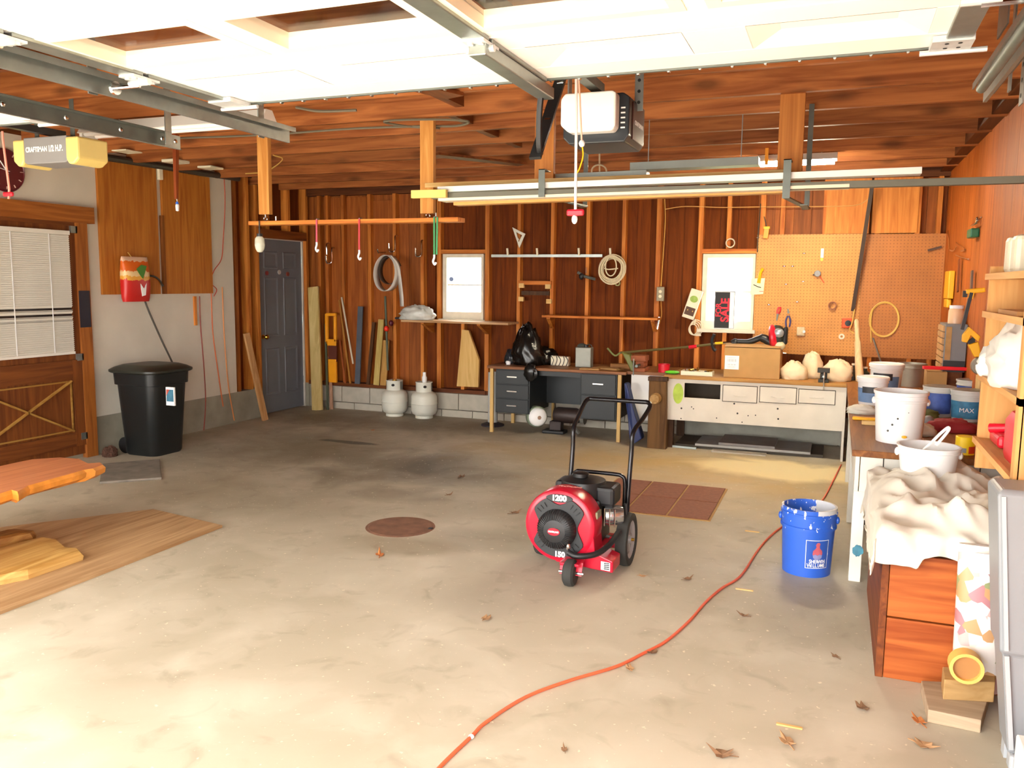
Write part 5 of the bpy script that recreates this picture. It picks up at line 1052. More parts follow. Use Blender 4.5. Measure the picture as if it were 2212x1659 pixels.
# tilted battery charger / controller with coiled cable
c = AY(1496, 657, 8.83); t = thing('timer_box', 'tilted cream controller box beside the sign window', 'controller', c); ang = math.radians(-17)
def rot2(x, z): return (c.x+x*math.cos(ang)-z*math.sin(ang), c.z+x*math.sin(ang)+z*math.cos(ang))
def rp(x0, z0, x1, z1): return [rot2(a, b) for a, b in ((x0, z0), (x1, z0), (x1, z1), (x0, z1))]
MB().prism(rp(-.062, -.155, .062, .155), 'Y', 8.81, 8.862).build('case', CREAM, t, bevel=.006)
MB().prism([rot2(.042*math.cos(k*.4), .055+.036*math.sin(k*.4)) for k in range(16)], 'Y', 8.807, 8.811).build('green_picture', mat('ctrl_green', '#8fae4c', .6, 0, .2, 30), t)
MB().prism(rp(-.05, -.12, .05, -.035), 'Y', 8.807, 8.811).build('dark_panel', mat('ctrl_dark', '#4a2c18', .6), t)
for q in (-.025, .028): MB().prism([rot2(q-.006, -.075), rot2(q+.006, -.075), rot2(q, -.058)], 'Y', 8.804, 8.807).build('mark', WIRE, t)
c2 = AY(1500, 712, 8.82)
t = thing('coiled_cable', 'small coil of cream cable hanging under the cream controller', 'cable', c2)
for k in range(4): R = .05+.008*k; MB().tube([Vector((c2.x+.01*k-.015+R*math.cos(a)*.9, 8.83+.008*k, c2.z+.006*k+R*1.1*math.sin(a))) for a in [2*math.pi*i/22 for i in range(22)]], .0055, 6, True).build('turn', CREAM, t, smooth=True)
MB().tube([(c2.x+.0, 8.83, c2.z+.045), (c2.x+.0, 8.84, c2.z+.11)], .006, 6).build('lead', CREAM, t); MB().cyl((c2.x+.02, 8.82, c2.z-.06), (c2.x+.07, 8.82, c2.z-.055), .01, n=8).build('plug', CREAM, t)
# sign in the window
s0, s1 = AY(1541, 693, 8.84), AY(1588, 629, 8.84); sg = thing('window_sign', 'red, black and white sign standing sideways in the window', 'sign', ((s0.x+s1.x)/2, 8.86, W2[2]))
x0, x1, z0, z1 = s0.x, s1.x, W2[2]+.002, s1.z
MB().box((x0, 8.868, z0), (x1, 8.872, z1)).build('card', WINK, sg)
MB().box((x0+.008, 8.8665, z0+.012), (x0+.155, 8.868, z1-.012)).build('black_field', INK, sg); e = .003
for a in (((x0+.003, z0+.006), (x1-.003, z0+.009)), ((x0+.003, z1-.009), (x1-.003, z1-.006)), ((x0+.003, z0+.006), (x0+.006, z1-.006)), ((x1-.006, z0+.006), (x1-.003, z1-.006))): MB().box((a[0][0], 8.867, a[0][1]), (a[1][0], 8.868, a[1][1])).build('border', INK, sg)
zc = (z0+z1)/2; text('FOR', .075, RINK, sg, (x0+.045, 8.8655, zc), (math.radians(90), math.radians(-90), 0), bold=.002); text('SALE', .115, RINK, sg, (x0+.113, 8.8655, zc), (math.radians(90), math.radians(-90), 0), bold=.004)
# paper notice with yellow tool
p = AY(1636, 619, 8.84); t = thing('paper_notice', 'cream notice card pinned beside the sign window', 'card', (p.x, 8.85, p.z-.09))
MB().prism([(p.x-.07, p.z-.085), (p.x+.06, p.z-.075), (p.x+.07, p.z+.085), (p.x-.065, p.z+.08)], 'Y', 8.848, 8.852).build('sheet', mat('notice_cream', '#f2efc0', .7, 0, .03), t)
MB().tube(smooth_path([(p.x-.04, 8.846, p.z+.02), (p.x+.0, 8.846, p.z+.0), (p.x+.035, 8.846, p.z-.01)], 4), .004, 5).build('scribble', INK, t); MB().box((p.x+.02, 8.846, p.z-.05), (p.x+.06, 8.848, p.z-.045)).build('red_line', RINK, t)
p = AY(1643, 592, 8.84); tag(MB().tube(smooth_path([(p.x-.015, 8.845, p.z-.09), (p.x-.005, 8.845, p.z), (p.x+.02, 8.845, p.z+.06)], 5), [.018]*6+[.016]*4+[.012], 8).build('yellow_grip_tool', YEL, smooth=True), 'yellow handle sticking up above the notice card', 'tool')
p = AY(1655, 502, 8.83); t = thing('orange_clamp', 'orange spring clamp hung at the pegboard corner', 'clamp', p); OC = mat('clamp_orange', '#f0951c', .4, 0, 0)
MB().bar((p.x-.005, 8.84, p.z-.06), (p.x+.005, 8.84, p.z+.05), .05, .02, (0, 1, 0)).build('body', OC, t, bevel=.004); MB().box((p.x-.03, 8.825, p.z+.035), (p.x+.035, 8.855, p.z+.06)).build('jaw', YEL, t, bevel=.004); MB().tube([(p.x, 8.85, p.z+.06), (p.x-.03, 8.86, p.z+.16)], .004, 5).build('cord', BLACK, t)
wallwire([(1643, 440), (1641, 470), (1638, 505), (1636, 545)], '#3a3428', 'dark thin cord beside the pegboard corner', .006)
p = AY(1578, 525, 8.87); tag(MB().tube(arc((p.x, 8.862, p.z), .042, 0, 360, 24)[:-1], .008, 7, True).build('hose_ring', mat('ring_alloy', '#b8a58c', .35, .5, .1), smooth=True), 'metal ring hung above the sign window', 'ring')
# pegboard pins
pins = ((1737, 547, 'pin near the top middle of the tan pegboard'), (1694, 575, 'left of two pins high on the tan pegboard'), (1712, 575, 'right of two pins high on the tan pegboard'), (1698, 614, 'long pin at middle height of the tan pegboard'), (1661, 658, 'low pin nearest the sign window on the pegboard'), (1722, 652, 'pin above the blue pliers'), (1735, 608, 'faint pin in the centre of the tan pegboard'), (1637, 513, 'pin at the top left corner of the pegboard'), (1695, 763, 'pin at the bottom edge of the tan pegboard'))
for px, py, lb in pins:
    p = AY(px, py, 8.86); m = MB().cyl((p.x-.014, 8.858, p.z), (p.x+.014, 8.858, p.z), .006, n=7).cyl((p.x, 8.85, p.z), (p.x, 8.8665, p.z), .004, n=6); tag(m.build('peg_pin', CHROME), lb, 'peg', 'pegs in the pegboard')
p = AY(1776, 550, 8.85); t = thing('bit_pack', 'narrow white pack of bits hung high on the pegboard', 'pack', p); MB().box((p.x-.014, 8.855, p.z-.03), (p.x+.014, 8.866, p.z+.06)).build('card', WPL, t, bevel=.002); MB().box((p.x-.012, 8.855, p.z-.06), (p.x+.01, 8.864, p.z-.03)).build('tip', BRASS, t)
p = AY(1766, 591, 8.83); t = thing('pocket_gauge', 'round grey gauge with an orange stem on the pegboard', 'gauge', p); MB().lathe([(0, -.02), (.028, -.018), (.032, 0), (.03, .03)], (p.x, 8.836, p.z), 18, 'Y').build('dial', GREY, t, smooth=True); MB().cyl((p.x+.02, 8.85, p.z-.02), (p.x+.065, 8.855, p.z-.09), .005, n=7).build('stem', ORANGE, t); MB().bar((p.x-.045, 8.85, p.z-.015), (p.x-.02, 8.85, p.z-.005), .01, .01).build('clip', BLACK, t)
for px, py, hc, lb in ((1680, 680, '#d8303a', 'red-handled pliers hung above the trimmer engine'), (1703, 680, '#40467e', 'blue-handled pliers hung on the pegboard')):
    p = AY(px, py, 8.85); t = thing('pliers', lb, 'pliers', p, 'pliers on the pegboard'); hm = mat('grip'+hc, hc, .4, 0, 0)
    for s_ in (-1, 1): MB().tube(smooth_path([(p.x+s_*.006, 8.852, p.z-.01), (p.x+s_*.022, 8.852, p.z-.06), (p.x+s_*.016, 8.852, p.z-.12)] if px > 1690 else [(p.x+s_*.006, 8.852, p.z+.01), (p.x+s_*.014+.008, 8.852, p.z+.04), (p.x+s_*.008+.015, 8.852, p.z+.08)], 4), .008, 7).build('grip', hm, t)
    MB().bar((p.x, 8.852, p.z+.015), (p.x-.008, 8.852, p.z-.06 if px < 1690 else p.z+.06), .02, .012, (0, 1, 0), .5).build('jaws', DSTEEL, t)
p = AY(1798, 660, 8.85); tag(MB().lathe([(.03, -.02), (.04, -.02), (.04, .02), (.03, .02), (.03, -.02)], (p.x, 8.845, p.z), 20, 'Y').build('tape_roll', mat('tape_brown', '#8d4f2a', .5)), 'small brown tape roll hung on the pegboard', 'tape roll')
p = AY(1730, 716, 8.84); t = thing('switch_plate', 'cream plastic connector block on the pegboard', 'connector', p); MB().box((p.x-.04, 8.835, p.z-.045), (p.x+.04, 8.8655, p.z+.045)).build('block', mat('conn_cream', '#d9c7a2', .6, 0, .15, 30), t, bevel=.012); MB().cyl((p.x+.03, 8.82, p.z+.0), (p.x+.03, 8.84, p.z), .014, n=10).build('terminal', STEEL, t)
p = AY(1829, 698, 8.83); t = thing('cord_reel', 'orange cord reel with a black hub on the pegboard', 'reel', p); MB().box((p.x-.045, 8.83, p.z-.05), (p.x+.05, 8.8655, p.z+.05)).build('frame', mat('reel_orange', '#e0521c', .5, 0, .05), t, bevel=.01); MB().lathe([(.0, -.02), (.028, -.018), (.03, .01)], (p.x+.012, 8.83, p.z), 16, 'Y').build('hub', BLACK, t); MB().tube(smooth_path([AY(1850, 620, 8.83), AY(1847, 660, 8.83), AY(1841, 695, 8.815), AY(1836, 712, 8.815), AY(1845, 720, 8.815)], 5), .006, 6).build('yellow_cord', WIRE, t)
p = AY(1818, 727, 8.85); tag(MB().lathe([(.012, -.008), (.028, -.008), (.028, .01), (.012, .01), (.012, -.008)], (p.x, 8.853, p.z), 18, 'Y').build('washer_ring', CREAM), 'white washer ring under the orange reel', 'ring')
# cable loop on pegboard 2
c = AY(1910, 690, 8.84); t = thing('cable_loop', 'large loop of tan cable on the corner pegboard', 'cable', (c.x, c.y, c.z-.18))
for k, (R, o) in enumerate(((.132, 0), (.125, .006))): MB().tube([Vector((c.x+R*math.cos(a), 8.85+o, c.z+R*1.28*math.sin(a))) for a in [2*math.pi*i/30 for i in range(30)]], .006, 6, True).build('turn', WIRE, t, smooth=True)
MB().tube(smooth_path([AY(1884, 668, 8.845), AY(1881, 700, 8.85), AY(1882, 740, 8.85)], 4), .006, 6).build('tail', WIRE, t)
a, b = AY(1886, 730, 8.83), AY(1903, 782, 8.83); tag(MB().tube([a, b], .008, 7).build('steel_rod', STEEL), 'thin steel rod leaning under the cable loop', 'rod')
a, b = AY(2004, 541, 8.85), AY(2034, 533, 8.85); tag(MB().bar(a, b, .012, .02).build('flat_file', mat('file_dark', '#4a3020', .5)), 'dark flat file on the corner pegboard', 'file')
# ================================================================ RIGHT SIDE BENCH
SZ = .73; sb = thing('side_bench', 'white painted side bench with a brown top along the right wall', 'workbench', (.5, 6.3, 0))
SBT = wood('side_bench_top', '#6b3d1d', '#96602f', 'Y', .5, vary=.02); SW = mat('side_bench_white', '#dcd8cc', .6, 0, .09, 5)
MB().box((.115, 4.70, .695), (XR-.004, 8.01, SZ)).build('bench_top', SBT, sb, bevel=.004)
MB().box((.135, 4.74, .50), (.155, 8.0, .695)).build('side_apron', SW, sb)
for y, w_ in ((4.74, .06), (5.95, .05), (7.2, .05)): MB().box((.135, y, 0), (.135+w_, y+.07, .50)).build('leg', SW, sb, bevel=.003)
q = AY(1853, 1190, 4.739); MB().ell((q.x, 4.7395, q.z), (.026, .0012, .03), 24, 8, lambda d: 1+.55*noise.noise(d*2.3)).build('blue_splash', mat('splash_teal', '#3f7f93', .6, 0, .3, 20), sb)
for x0, x1, z0, z1 in ((.16, .27, .36, .69), (.275, .50, .40, .69), (.505, .72, .40, .69), (.725, .91, .30, .69)): MB().box((x0, 4.745, z0), (x1, 4.765, z1)).build('front_panel', SW, sb, bevel=.002)
MB().box((.16, 4.77, .3), (.91, 4.775, .69)).build('panel_backing', mat('backing_dark', '#4a4238', .8), sb)
MB().box((.85, 4.78, 0), (.9, 8.0, .69)).build('wall_panel', SW, sb)
def pail(px, py, z, r, h, mt, lb, band=None, lid=False, cat='bucket', handle=False, y=None, name='paint_pail', grp='pails and cans on the side bench'):
    p = AZ(px, py, z) if y is None else AY(px, py, y); p.z = z+.0005; t = thing(name, lb, cat, p, grp); b = r*.86
    MB().lathe([(0, 0), (b, 0), (b+(r-b)*.8, h*.8), (r*1.03, h*.81), (r*1.03, h*.84), (r, h*.85), (r*.995, h*.93), (r*1.04, h*.94), (r*1.05, h), (r*.97, h), (r*.95, h*.9), (b*.95, .012), (0, .012)], p, 36).build('body', mt, t, smooth=True)
    if lid: MB().lathe([(r*1.07, h*.9), (r*1.08, h*1.0), (r*1.02, h*1.03), (r*.95, h*1.0), (0, h*1.0)], p, 32).build('lid', WPL, t, smooth=True)
    if band:
        f0, f1, c0 = band; MB().lathe([(b+(r-b)*f0+.0018, h*f0), (b+(r-b)*f1+.0018, h*f1)], p, 24, 'Z', math.radians(180), math.radians(320)).build('label', c0, t, smooth=True)
    return t, p
BL = mat('label_blue', '#6f8fb8', .5, 0, .2, 14); BLK = mat('label_dark', '#2f3238', .5, 0, .2, 14)
t, p = pail(1940, 953, SZ, .136, .285, WPL, 'large white plastic bucket on the brown side bench')
for a, h_ in ((250, .12), (262, .16), (285, .2), (240, .08)): c = p+Vector((.125*math.cos(math.radians(a)), .125*math.sin(math.radians(a)), h_*.9)); MB().ell(c, (.006, .004, .006), 8, 6).build('paint_speck', mat('speck_dark', '#4a4a44', .7, 0, 0), t)
c = p+Vector((.02, -.122, .045)); MB().ell(c, (.014, .004, .008), 8, 6).build('yellow_speck', YEL, t)
for s_ in (-1, 1): MB().ell((p.x+s_*.137, p.y, p.z+.225), (.012, .02, .02), 10, 6).build('handle_ear', WPL, t)
t, p = pail(1883, 873, SZ, .105, .20, WPL, 'white lidded paint pail nearest the bench corner', (.1, .62, BL), True); MB().lathe([(.1002, .09), (.1022, .135)], p, 12, 'Z', math.radians(225), math.radians(285)).build('dark_label', BLK, t)
t, p = pail(1912, 848, SZ, .125, .235, WPL, 'second white lidded paint pail farther back', (.1, .6, BL), True); MB().lathe([(.1200, .11), (.1222, .165)], p, 12, 'Z', math.radians(215), math.radians(290)).build('dark_label', BLK, t)
t, p = pail(1967, 834, SZ, .115, .20, mat('tin_grey', '#aaa79c', .4, .4, .08), 'grey metal paint tin at the back of the side bench')
t, p = pail(2025, 898, SZ, .098, .2, mat('can_white', '#cdd0cc', .45, 0, .06), 'white paint can with a blue label before the cardboard carton', (.12, .8, mat('label_navy', '#3d57a0', .5, 0, .35, 18)), False, 'paint can', name='paint_can')
MB().lathe([(.096, .19), (.1, .2), (.08, .205), (0, .2)], p, 24).build('lid', STEEL, t)
t, p = pail(2087, 908, SZ, .1, .2, mat('can_white', '#cdd0cc'), 'white paint can with a teal label beside the tan shelf unit', (.1, .66, mat('label_teal', '#3f86b0', .5, 0, .3, 18)), False, 'paint can', name='paint_can')
MB().lathe([(.098, .19), (.1, .2), (.08, .205), (0, .2)], p, 24).build('lid', STEEL, t); text('MAX', .04, WINK, t, (p.x-.015, p.y-.0975, p.z+.075), (math.radians(90), 0, math.radians(-4)))
t, p = pail(2096, 880, SZ, .1, .2, mat('can_white', '#cdd0cc'), 'paint can with a blue label tucked behind the teal one', (.1, .8, mat('label_navy', '#3d57a0')), False, 'paint can', name='paint_can'); MB().lathe([(.098, .19), (.1, .2), (.08, .205), (0, .2)], p, 24).build('lid', STEEL, t)
p = AZ(2083, 980, SZ); p.y = 4.83; p.z = SZ+.0005; t = thing('yellow_can', 'small yellow can at the front edge of the side bench', 'can', p); MB().lathe([(0, 0), (.046, 0), (.046, .09), (.042, .093), (0, .09)], p, 24).build('body', mat('can_yellow', '#f0cc18', .4, 0, 0), t, smooth=True)
MB().lathe([(.0465, .008), (.0465, .045)], p, 10, 'Z', math.radians(285), math.radians(345)).build('red_label', mat('label_red', '#d8401c', .5), t); MB().lathe([(.047, .012), (.047, .036)], p, 8, 'Z', math.radians(235), math.radians(272)).build('grey_label', GREY, t)
# small things on the side bench
def sbx(px, py, z=SZ): v = AZ(px, py, z); v.z = z+.0005; return v
p = sbx(2055, 932); m = crumple(p, (.13, .07, .05), 41, .35, 2.); tag(m.build('red_rag', mat('rag_red', '#8e1f24', .8, 0, .15), smooth='soft'), 'crumpled dark red rag before the paint cans', 'rag')
p = sbx(1992, 940); tag(crumple(p, (.07, .06, .045), 43, .3).build('white_rag', mat('rag_white', '#cfc8ba', .8), smooth='soft'), 'crumpled whitish rag behind the large white bucket', 'rag')
p = sbx(2005, 918); tag(MB().ell((p.x, p.y, p.z+.03), (.035, .035, .03), 12, 8).build('grey_knob', GREY, smooth=True), 'grey round knob lying by the whitish rag', 'knob')
p = sbx(2000, 905); tag(crumple(p, (.07, .05, .045), 47, .3).build('olive_glove', mat('glove_olive', '#5b5a2a', .8), smooth='soft'), 'olive work glove beside the large white bucket', 'glove')
p = sbx(1870, 908); tag(MB().box((p.x-.08, p.y-.02, p.z), (p.x+.09, p.y+.02, p.z+.02)).build('yellow_marker', YEL, bevel=.006), 'yellow and black tool left of the large white bucket', 'tool')
p = sbx(1862, 893); tag(crumple(p, (.09, .06, .04), 51, .35).build('white_wrapper', mat('wrapper_white', '#cfcabb', .6, 0, .15), smooth='soft'), 'crumpled white wrapper left of the large white bucket', 'wrapper')
p = sbx(1880, 918); tag(MB().box((p.x-.05, p.y-.02, p.z), (p.x+.06, p.y+.02, p.z+.025)).build('wood_scrap', PALEX, bevel=.004), 'small tan wood scrap at the side bench edge', 'scrap')
# cardboard carton, red level, dark crate, organiser
a, b = AY(2001, 820, 6.95), AY(2046, 820, 6.95)
tag(MB().box((a.x, 6.95, SZ+.0005), (b.x, 7.15, AY(2020, 803, 6.95).z)).build('cardboard_carton', CARD, bevel=.004), 'brown carton under the red level', 'box')
cr = MB().box((.757, 7.02, SZ+.0005), (.9, 7.42, .955)).build('wooden_crate', wood('crate_brown', '#5a2d10', '#7a431c', 'Y')); tag(cr, 'dark brown wooden crate under the grey drawer cabinet', 'crate')
zl = AY(2050, 797, 6.92).z; lv_ = thing('red_level', 'red spirit level lying across the carton and crate', 'level', (.73, 6.9, zl-.015)); xa_, xb_ = AY(1994, 797, 6.92).x, AY(2104, 797, 6.92).x
MB().bar((xa_, 6.96, zl), (xb_, 6.99, zl), .045, .024).build('body', mat('level_red', '#e01828', .35, 0, 0), lv_, bevel=.003)
og = thing('parts_organiser', 'grey small-parts drawer cabinet in the right corner', 'cabinet', (.81, 7.2, .96)); z0, z1 = .956, AY(2042, 700, 7.02).z
OG = mat('organiser_grey', '#75777a', .5, .1, .06); MB().box((.765, 7.02, z0), (.915, 7.4, z1)).build('case', OG, og, bevel=.004)
nr = 7; OD = mat('organiser_drawer', '#b98f5e', .4, 0, .15, 10)
for k in range(nr):
    h_ = (z1-z0-.02)/nr; za_ = z0+.012+k*h_
    for j in range(2): d_ = MB().box((.752, 7.035+j*.18, za_), (.7655, 7.205+j*.18, za_+h_-.008)).build('drawer', OD, og, bevel=.002)
MB().box((.766, 7.012, z0+.0), (.912, 7.0195, z0+.085)).build('black_base', BLACK, og); MB().box((.772, 7.013, z0+.09), (.81, 7.0195, z1-.02)).build('tan_strip', mat('strip_tan', '#a8824c', .6, 0, .15, 20), og)
for px, py, r, h_, c1, lb in ((2066, 690, .055, .12, '#d9b391', 'plastic jar with a pale lid on the grey drawer cabinet'), (2107, 690, .05, .1, '#d0a582', 'second plastic jar on the grey drawer cabinet')):
    v = AY(px, 690, 7.12); t = thing('storage_jar', lb, 'jar', (v.x-.0, 7.15, z1), 'jars on the drawer cabinet'); pp = Vector((min(v.x, .86), 7.15 if px < 2080 else 7.28, z1+.0005))
    MB().lathe([(0, 0), (r, 0), (r, h_*.8), (r*.85, h_*.95)], pp, 20).build('body', mat('jar'+c1, c1, .35), t, smooth=True); MB().lathe([(r*.9, h_*.95), (r*.9, h_*1.15), (0, h_*1.16)], pp, 20).build('lid', mat('lid_pale', '#dcdde6', .5, 0, 0), t)
# right wall items
def onr(px, py, x=XR-.01): return AX(px, py, x)
a = onr(2046, 625, .88); t = thing('yellow_level_tool', 'tall yellow plastic tool hung at the right wall corner', 'tool', a); MB().box((.87, a.y-.16, onr(2046, 645, .88).z), (.915, a.y+.14, onr(2046, 586, .88).z)).build('body', YEL, t, bevel=.006); MB().box((.875, a.y-.08, onr(2046, 665, .88).z), (.913, a.y+.14, onr(2046, 646, .88).z)).build('foot', YEL, t, bevel=.01)
p = onr(2094, 504, .87); t = thing('green_clip', 'green clip under bright hooks on the right wall', 'clip', p); MB().box((.86, p.y-.13, p.z-.035), (.919, p.y+.06, p.z+.03)).build('body', mat('clip_green', '#1f6a4a', .4, 0, .1), t, bevel=.01); MB().tube(smooth_path([(.9, p.y+.12, p.z+.06), (.88, p.y, p.z+.055), (.88, p.y-.2, p.z+.06), (.91, p.y-.24, p.z+.1)], 5), .007, 6).build('wire_hook', CHROME, t); MB().ell((.9, p.y-.12, p.z+.085), (.014, .02, .025), 8, 6).build('bright_knob', CHROME, t, smooth=True)
for pts, lb in (([(2048, 498), (2050, 520), (2051, 540)], 'thin bright wire on the right wall corner'), ([(2066, 524), (2078, 533), (2084, 540), (2076, 542)], 'bent bright wire hook under the green clip'), ([(2052, 540), (2060, 542), (2066, 533)], 'small bright wire hook above the yellow tool'), ([(2065, 551), (2078, 556), (2092, 560)], 'long thin bright wire hook above the bar clamp')):
    tag(MB().tube(smooth_path([onr(x, y, .905) for x, y in pts], 4), .005, 6).build('wire_hook', CHROME), lb, 'hook', 'wire hooks on the right wall')
for px, y0_, y1_, c_, lb in ((2072, 560, 630, '#7a3d12', 'brown strap hanging left of the bar clamp'), (2100, 585, 640, '#6b5a50', 'grey-brown file hanging above the bar clamp')):
    a, b = onr(px, y0_, .895), onr(px-3, y1_, .895); tag(MB().bar(a, b, .05, .012, (1, 0, 0)).build('hanging_strap', mat('strap'+c_, c_, .6)), lb, 'strap', 'straps on the right wall')
# bar clamp
YC = 6.15; bcp = thing('bar_clamp', 'yellow bar clamp with a black bar standing on the side bench', 'clamp', AY(2110, 800, YC)); K = lambda x, y, d=0: AY(x, y, YC+d)
MB().bar(K(2098, 632), K(2078, 712), .02, .035, (0, 1, 0)).build('bar', mat('clamp_black', '#1d1c22', .4), bcp)
MB().bar(K(2086, 630), K(2128, 626), .03, .028, (0, 1, 0)).build('fixed_jaw', YEL, bcp, bevel=.006); MB().bar(K(2100, 630), K(2096, 645), .03, .03, (0, 1, 0)).build('jaw_neck', YEL, bcp, bevel=.004); MB().bar(K(2085, 628), K(2084, 642), .025, .02, (0, 1, 0)).build('jaw_pad', BLACK, bcp)
MB().prism([(K(x, y).x, K(x, y).z) for x, y in ((2093, 706), (2117, 727), (2112, 738), (2096, 724), (2088, 740), (2078, 738), (2079, 724))], 'Y', YC-.03, YC+.03).build('sliding_head', YEL, bcp, bevel=.004)
MB().prism([(K(x, y).x, K(x, y).z) for x, y in ((2090, 744), (2113, 738), (2119, 770), (2104, 771))], 'Y', YC-.025, YC+.025).build('grip', YEL, bcp, bevel=.006); MB().prism([(K(x, y).x, K(x, y).z) for x, y in ((2088, 738), (2105, 726), (2106, 738), (2092, 743))], 'Y', YC-.02, YC+.02).build('trigger', BLACK, bcp)
c = K(2118, 790); MB().lathe([(.0, -.03), (.055, -.028), (.06, 0), (.055, .03)], c, 20, 'Y').build('round_pad', mat('pad_grey', '#8a8474', .5, .2, .15), bcp, smooth=True)
tag(MB().cyl((c.x, YC, SZ+.0005), (c.x, YC, c.z-.061), .022, n=12).build('wooden_dowel', PALE), 'short dowel stub under the bar clamp pad', 'dowel')

# ================================================================ WALL SHELF UNIT (right)
su = thing('shelf_unit', 'tan plywood shelf unit on the right wall', 'shelf', (.76, 3.6, .8)); X0, X1, Y0, Y1 = .60, .915, 3.23, 4.11
TANZ = wood('birch_shelf', '#c48a4c', '#d9a668', 'Z', vary=.03); TANY = wood('birch_shelf', '#c48a4c', '#d9a668', 'Y', vary=.03); TANX = wood('birch_shelf', '#c48a4c', '#d9a668', 'X', vary=.03)
MB().box((X0+.004, Y1, .80), (X1, Y1+.02, 1.68)).build('end_panel', TANZ, su); MB().box((X0, Y0-.02, .80), (X1, Y0, 1.68)).build('end_panel', TANZ, su)
for z in (.935, 1.215, 1.485, 1.645): s_ = MB().box((X0+.004, Y0, z-.02), (X1, Y1, z)).build('shelf', TANY, su); MB().box((X0-.012, Y0-.02, z-.022), (X0+.004, Y1+.02, z+.004)).build('front_edge', TANY, s_)
MB().box((X0-.012, Y0-.02, .80), (X0+.004, Y0+.03, 1.68)).build('front_stile', TANZ, su)
MB().box((X1-.008, Y0, .80), (X1, Y1, 1.68)).build('back_panel', TANY, su)
# red gas can on the bottom shelf
gc = Vector((.73, 3.55, .936)); t = thing('gas_can', 'red plastic gas can on the lowest tan shelf', 'gas can', gc); GR = mat('gas_red', '#d8142c', .35, 0, .08, 4)
MB_ = loft(MB(), [(rr(.095, .135, .03), gc.z), (rr(.10, .14, .03), gc.z+.02), (rr(.10, .14, .03), gc.z+.15), (rr(.085, .12, .04), gc.z+.185), (rr(.05, .07, .03), gc.z+.2)], gc); MB_.build('body', GR, t, smooth=True)
MB().tube(smooth_path([(gc.x, gc.y-.09, gc.z+.18), (gc.x, gc.y-.06, gc.z+.235), (gc.x, gc.y+.04, gc.z+.235), (gc.x, gc.y+.1, gc.z+.175)], 6), .018, 10).build('handle', GR, t, smooth=True); MB().lathe([(.028, .19), (.032, .2), (.032, .235), (.02, .245), (0, .246)], (gc.x-.03, gc.y-.03, gc.z), 16).build('cap', BLACK, t, smooth=True); MB().ell((gc.x-.07, gc.y-.04, gc.z+.2), (.016, .016, .016), 10, 8).build('vent_cap', YEL, t, smooth=True)
gc2 = Vector((.73, 3.92, .936)); t = thing('red_funnel', 'red plastic spout lying behind the gas can', 'spout', gc2); MB().box((.64, 3.84, .936), (.8, 4.05, .99)).build('tray', GR, t, bevel=.015); MB().cyl((.63, 3.98, 1.0), (.86, 3.85, 1.04), .02, .012, 12).build('nozzle', GR, t, smooth=True)
# white cloth heap on the middle shelf
RW = mat('rag_heap_white', '#dcd8d0', .8, 0, .08, 9)
for i, (x, y, z, r, sd, lb) in enumerate(((.71, 3.68, 1.2155, (.14, .22, .17), 61, 'heap of white rags on the middle tan shelf'), (.68, 4.03, 1.2155, (.1, .055, .1), 63, 'small white rag bundle at the end of the middle shelf'))):
    tag(crumple((x, y, z), r, sd, .4, 2.).build('rag_heap', RW, smooth='soft'), lb, 'rags', 'rags on the tan shelf')
p = Vector((.66, 3.42, 1.646)); tag(crumple((.74, 3.5, 1.6465), (.1, .16, .14), 67, .3, 1.6).build('plastic_bag', mat('bag_white_film', '#d5d7d4', .25, 0, .1), smooth='soft'), 'white plastic bag on top of the tan shelf unit', 'plastic bag')
for k, (yy, lb) in enumerate(((4.0, 'left of two white bottles on the tan shelf top'), (3.86, 'right of two white bottles on the tan shelf top'))): tag(MB().box((.64, yy-.05, 1.6465), (.7, yy+.05, 1.80)).build('white_bottle', CREAM, bevel=.02), lb, 'bottle', 'bottles on the tan shelf')
tag(MB().box((.62, 3.55, 1.486), (.7, 3.95, 1.503)).build('wood_lath', TANY), 'thin tan lath lying on the upper tan shelf', 'lath')

# ================================================================ CEDAR BOX, CLOTH, BAG, BLOCKS
cb = thing('cedar_box', 'reddish cedar box with plank front beside the side bench', 'box', (.45, 4.1, 0)); CED = wood('cedar_front', '#8d4018', '#b4622c', 'X', .5, knots=.7, vary=.08); CEDS = wood('cedar_side', '#5f2f16', '#84461f', 'Y', .6, vary=.03)
bx0, bx1, by0, by1, bz = .225, .70, 3.58, 4.62, .60
MB().box((bx0, by0, 0), (bx0+.028, by1, bz)).build('side_board', CEDS, cb, bevel=.002); MB().box((bx1-.028, by0, 0), (bx1, by1, bz)).build('side_board', CEDS, cb); MB().box((bx0+.028, by1-.02, 0), (bx1-.028, by1, bz)).build('back_board', CEDS, cb); MB().box((bx0+.001, by0, bz-.02), (bx1-.001, by1, bz)).build('top_board', CEDS, cb)
for z0_, z1_ in ((.0, .255), (.262, .525)): MB().box((bx0+.03, by0+.004, z0_), (bx1-.03, by0+.028, z1_)).build('front_plank', CED, cb, bevel=.003)
MB().box((bx0+.028, by0+.03, .0), (bx1-.028, by0+.036, bz-.02)).build('front_lining', mat('lining_dark', '#2a1a10', .8), cb); MB().box((bx0+.03, by0+.006, .535), (bx1-.03, by0+.03, bz-.022)).build('top_rail', CEDS, cb)
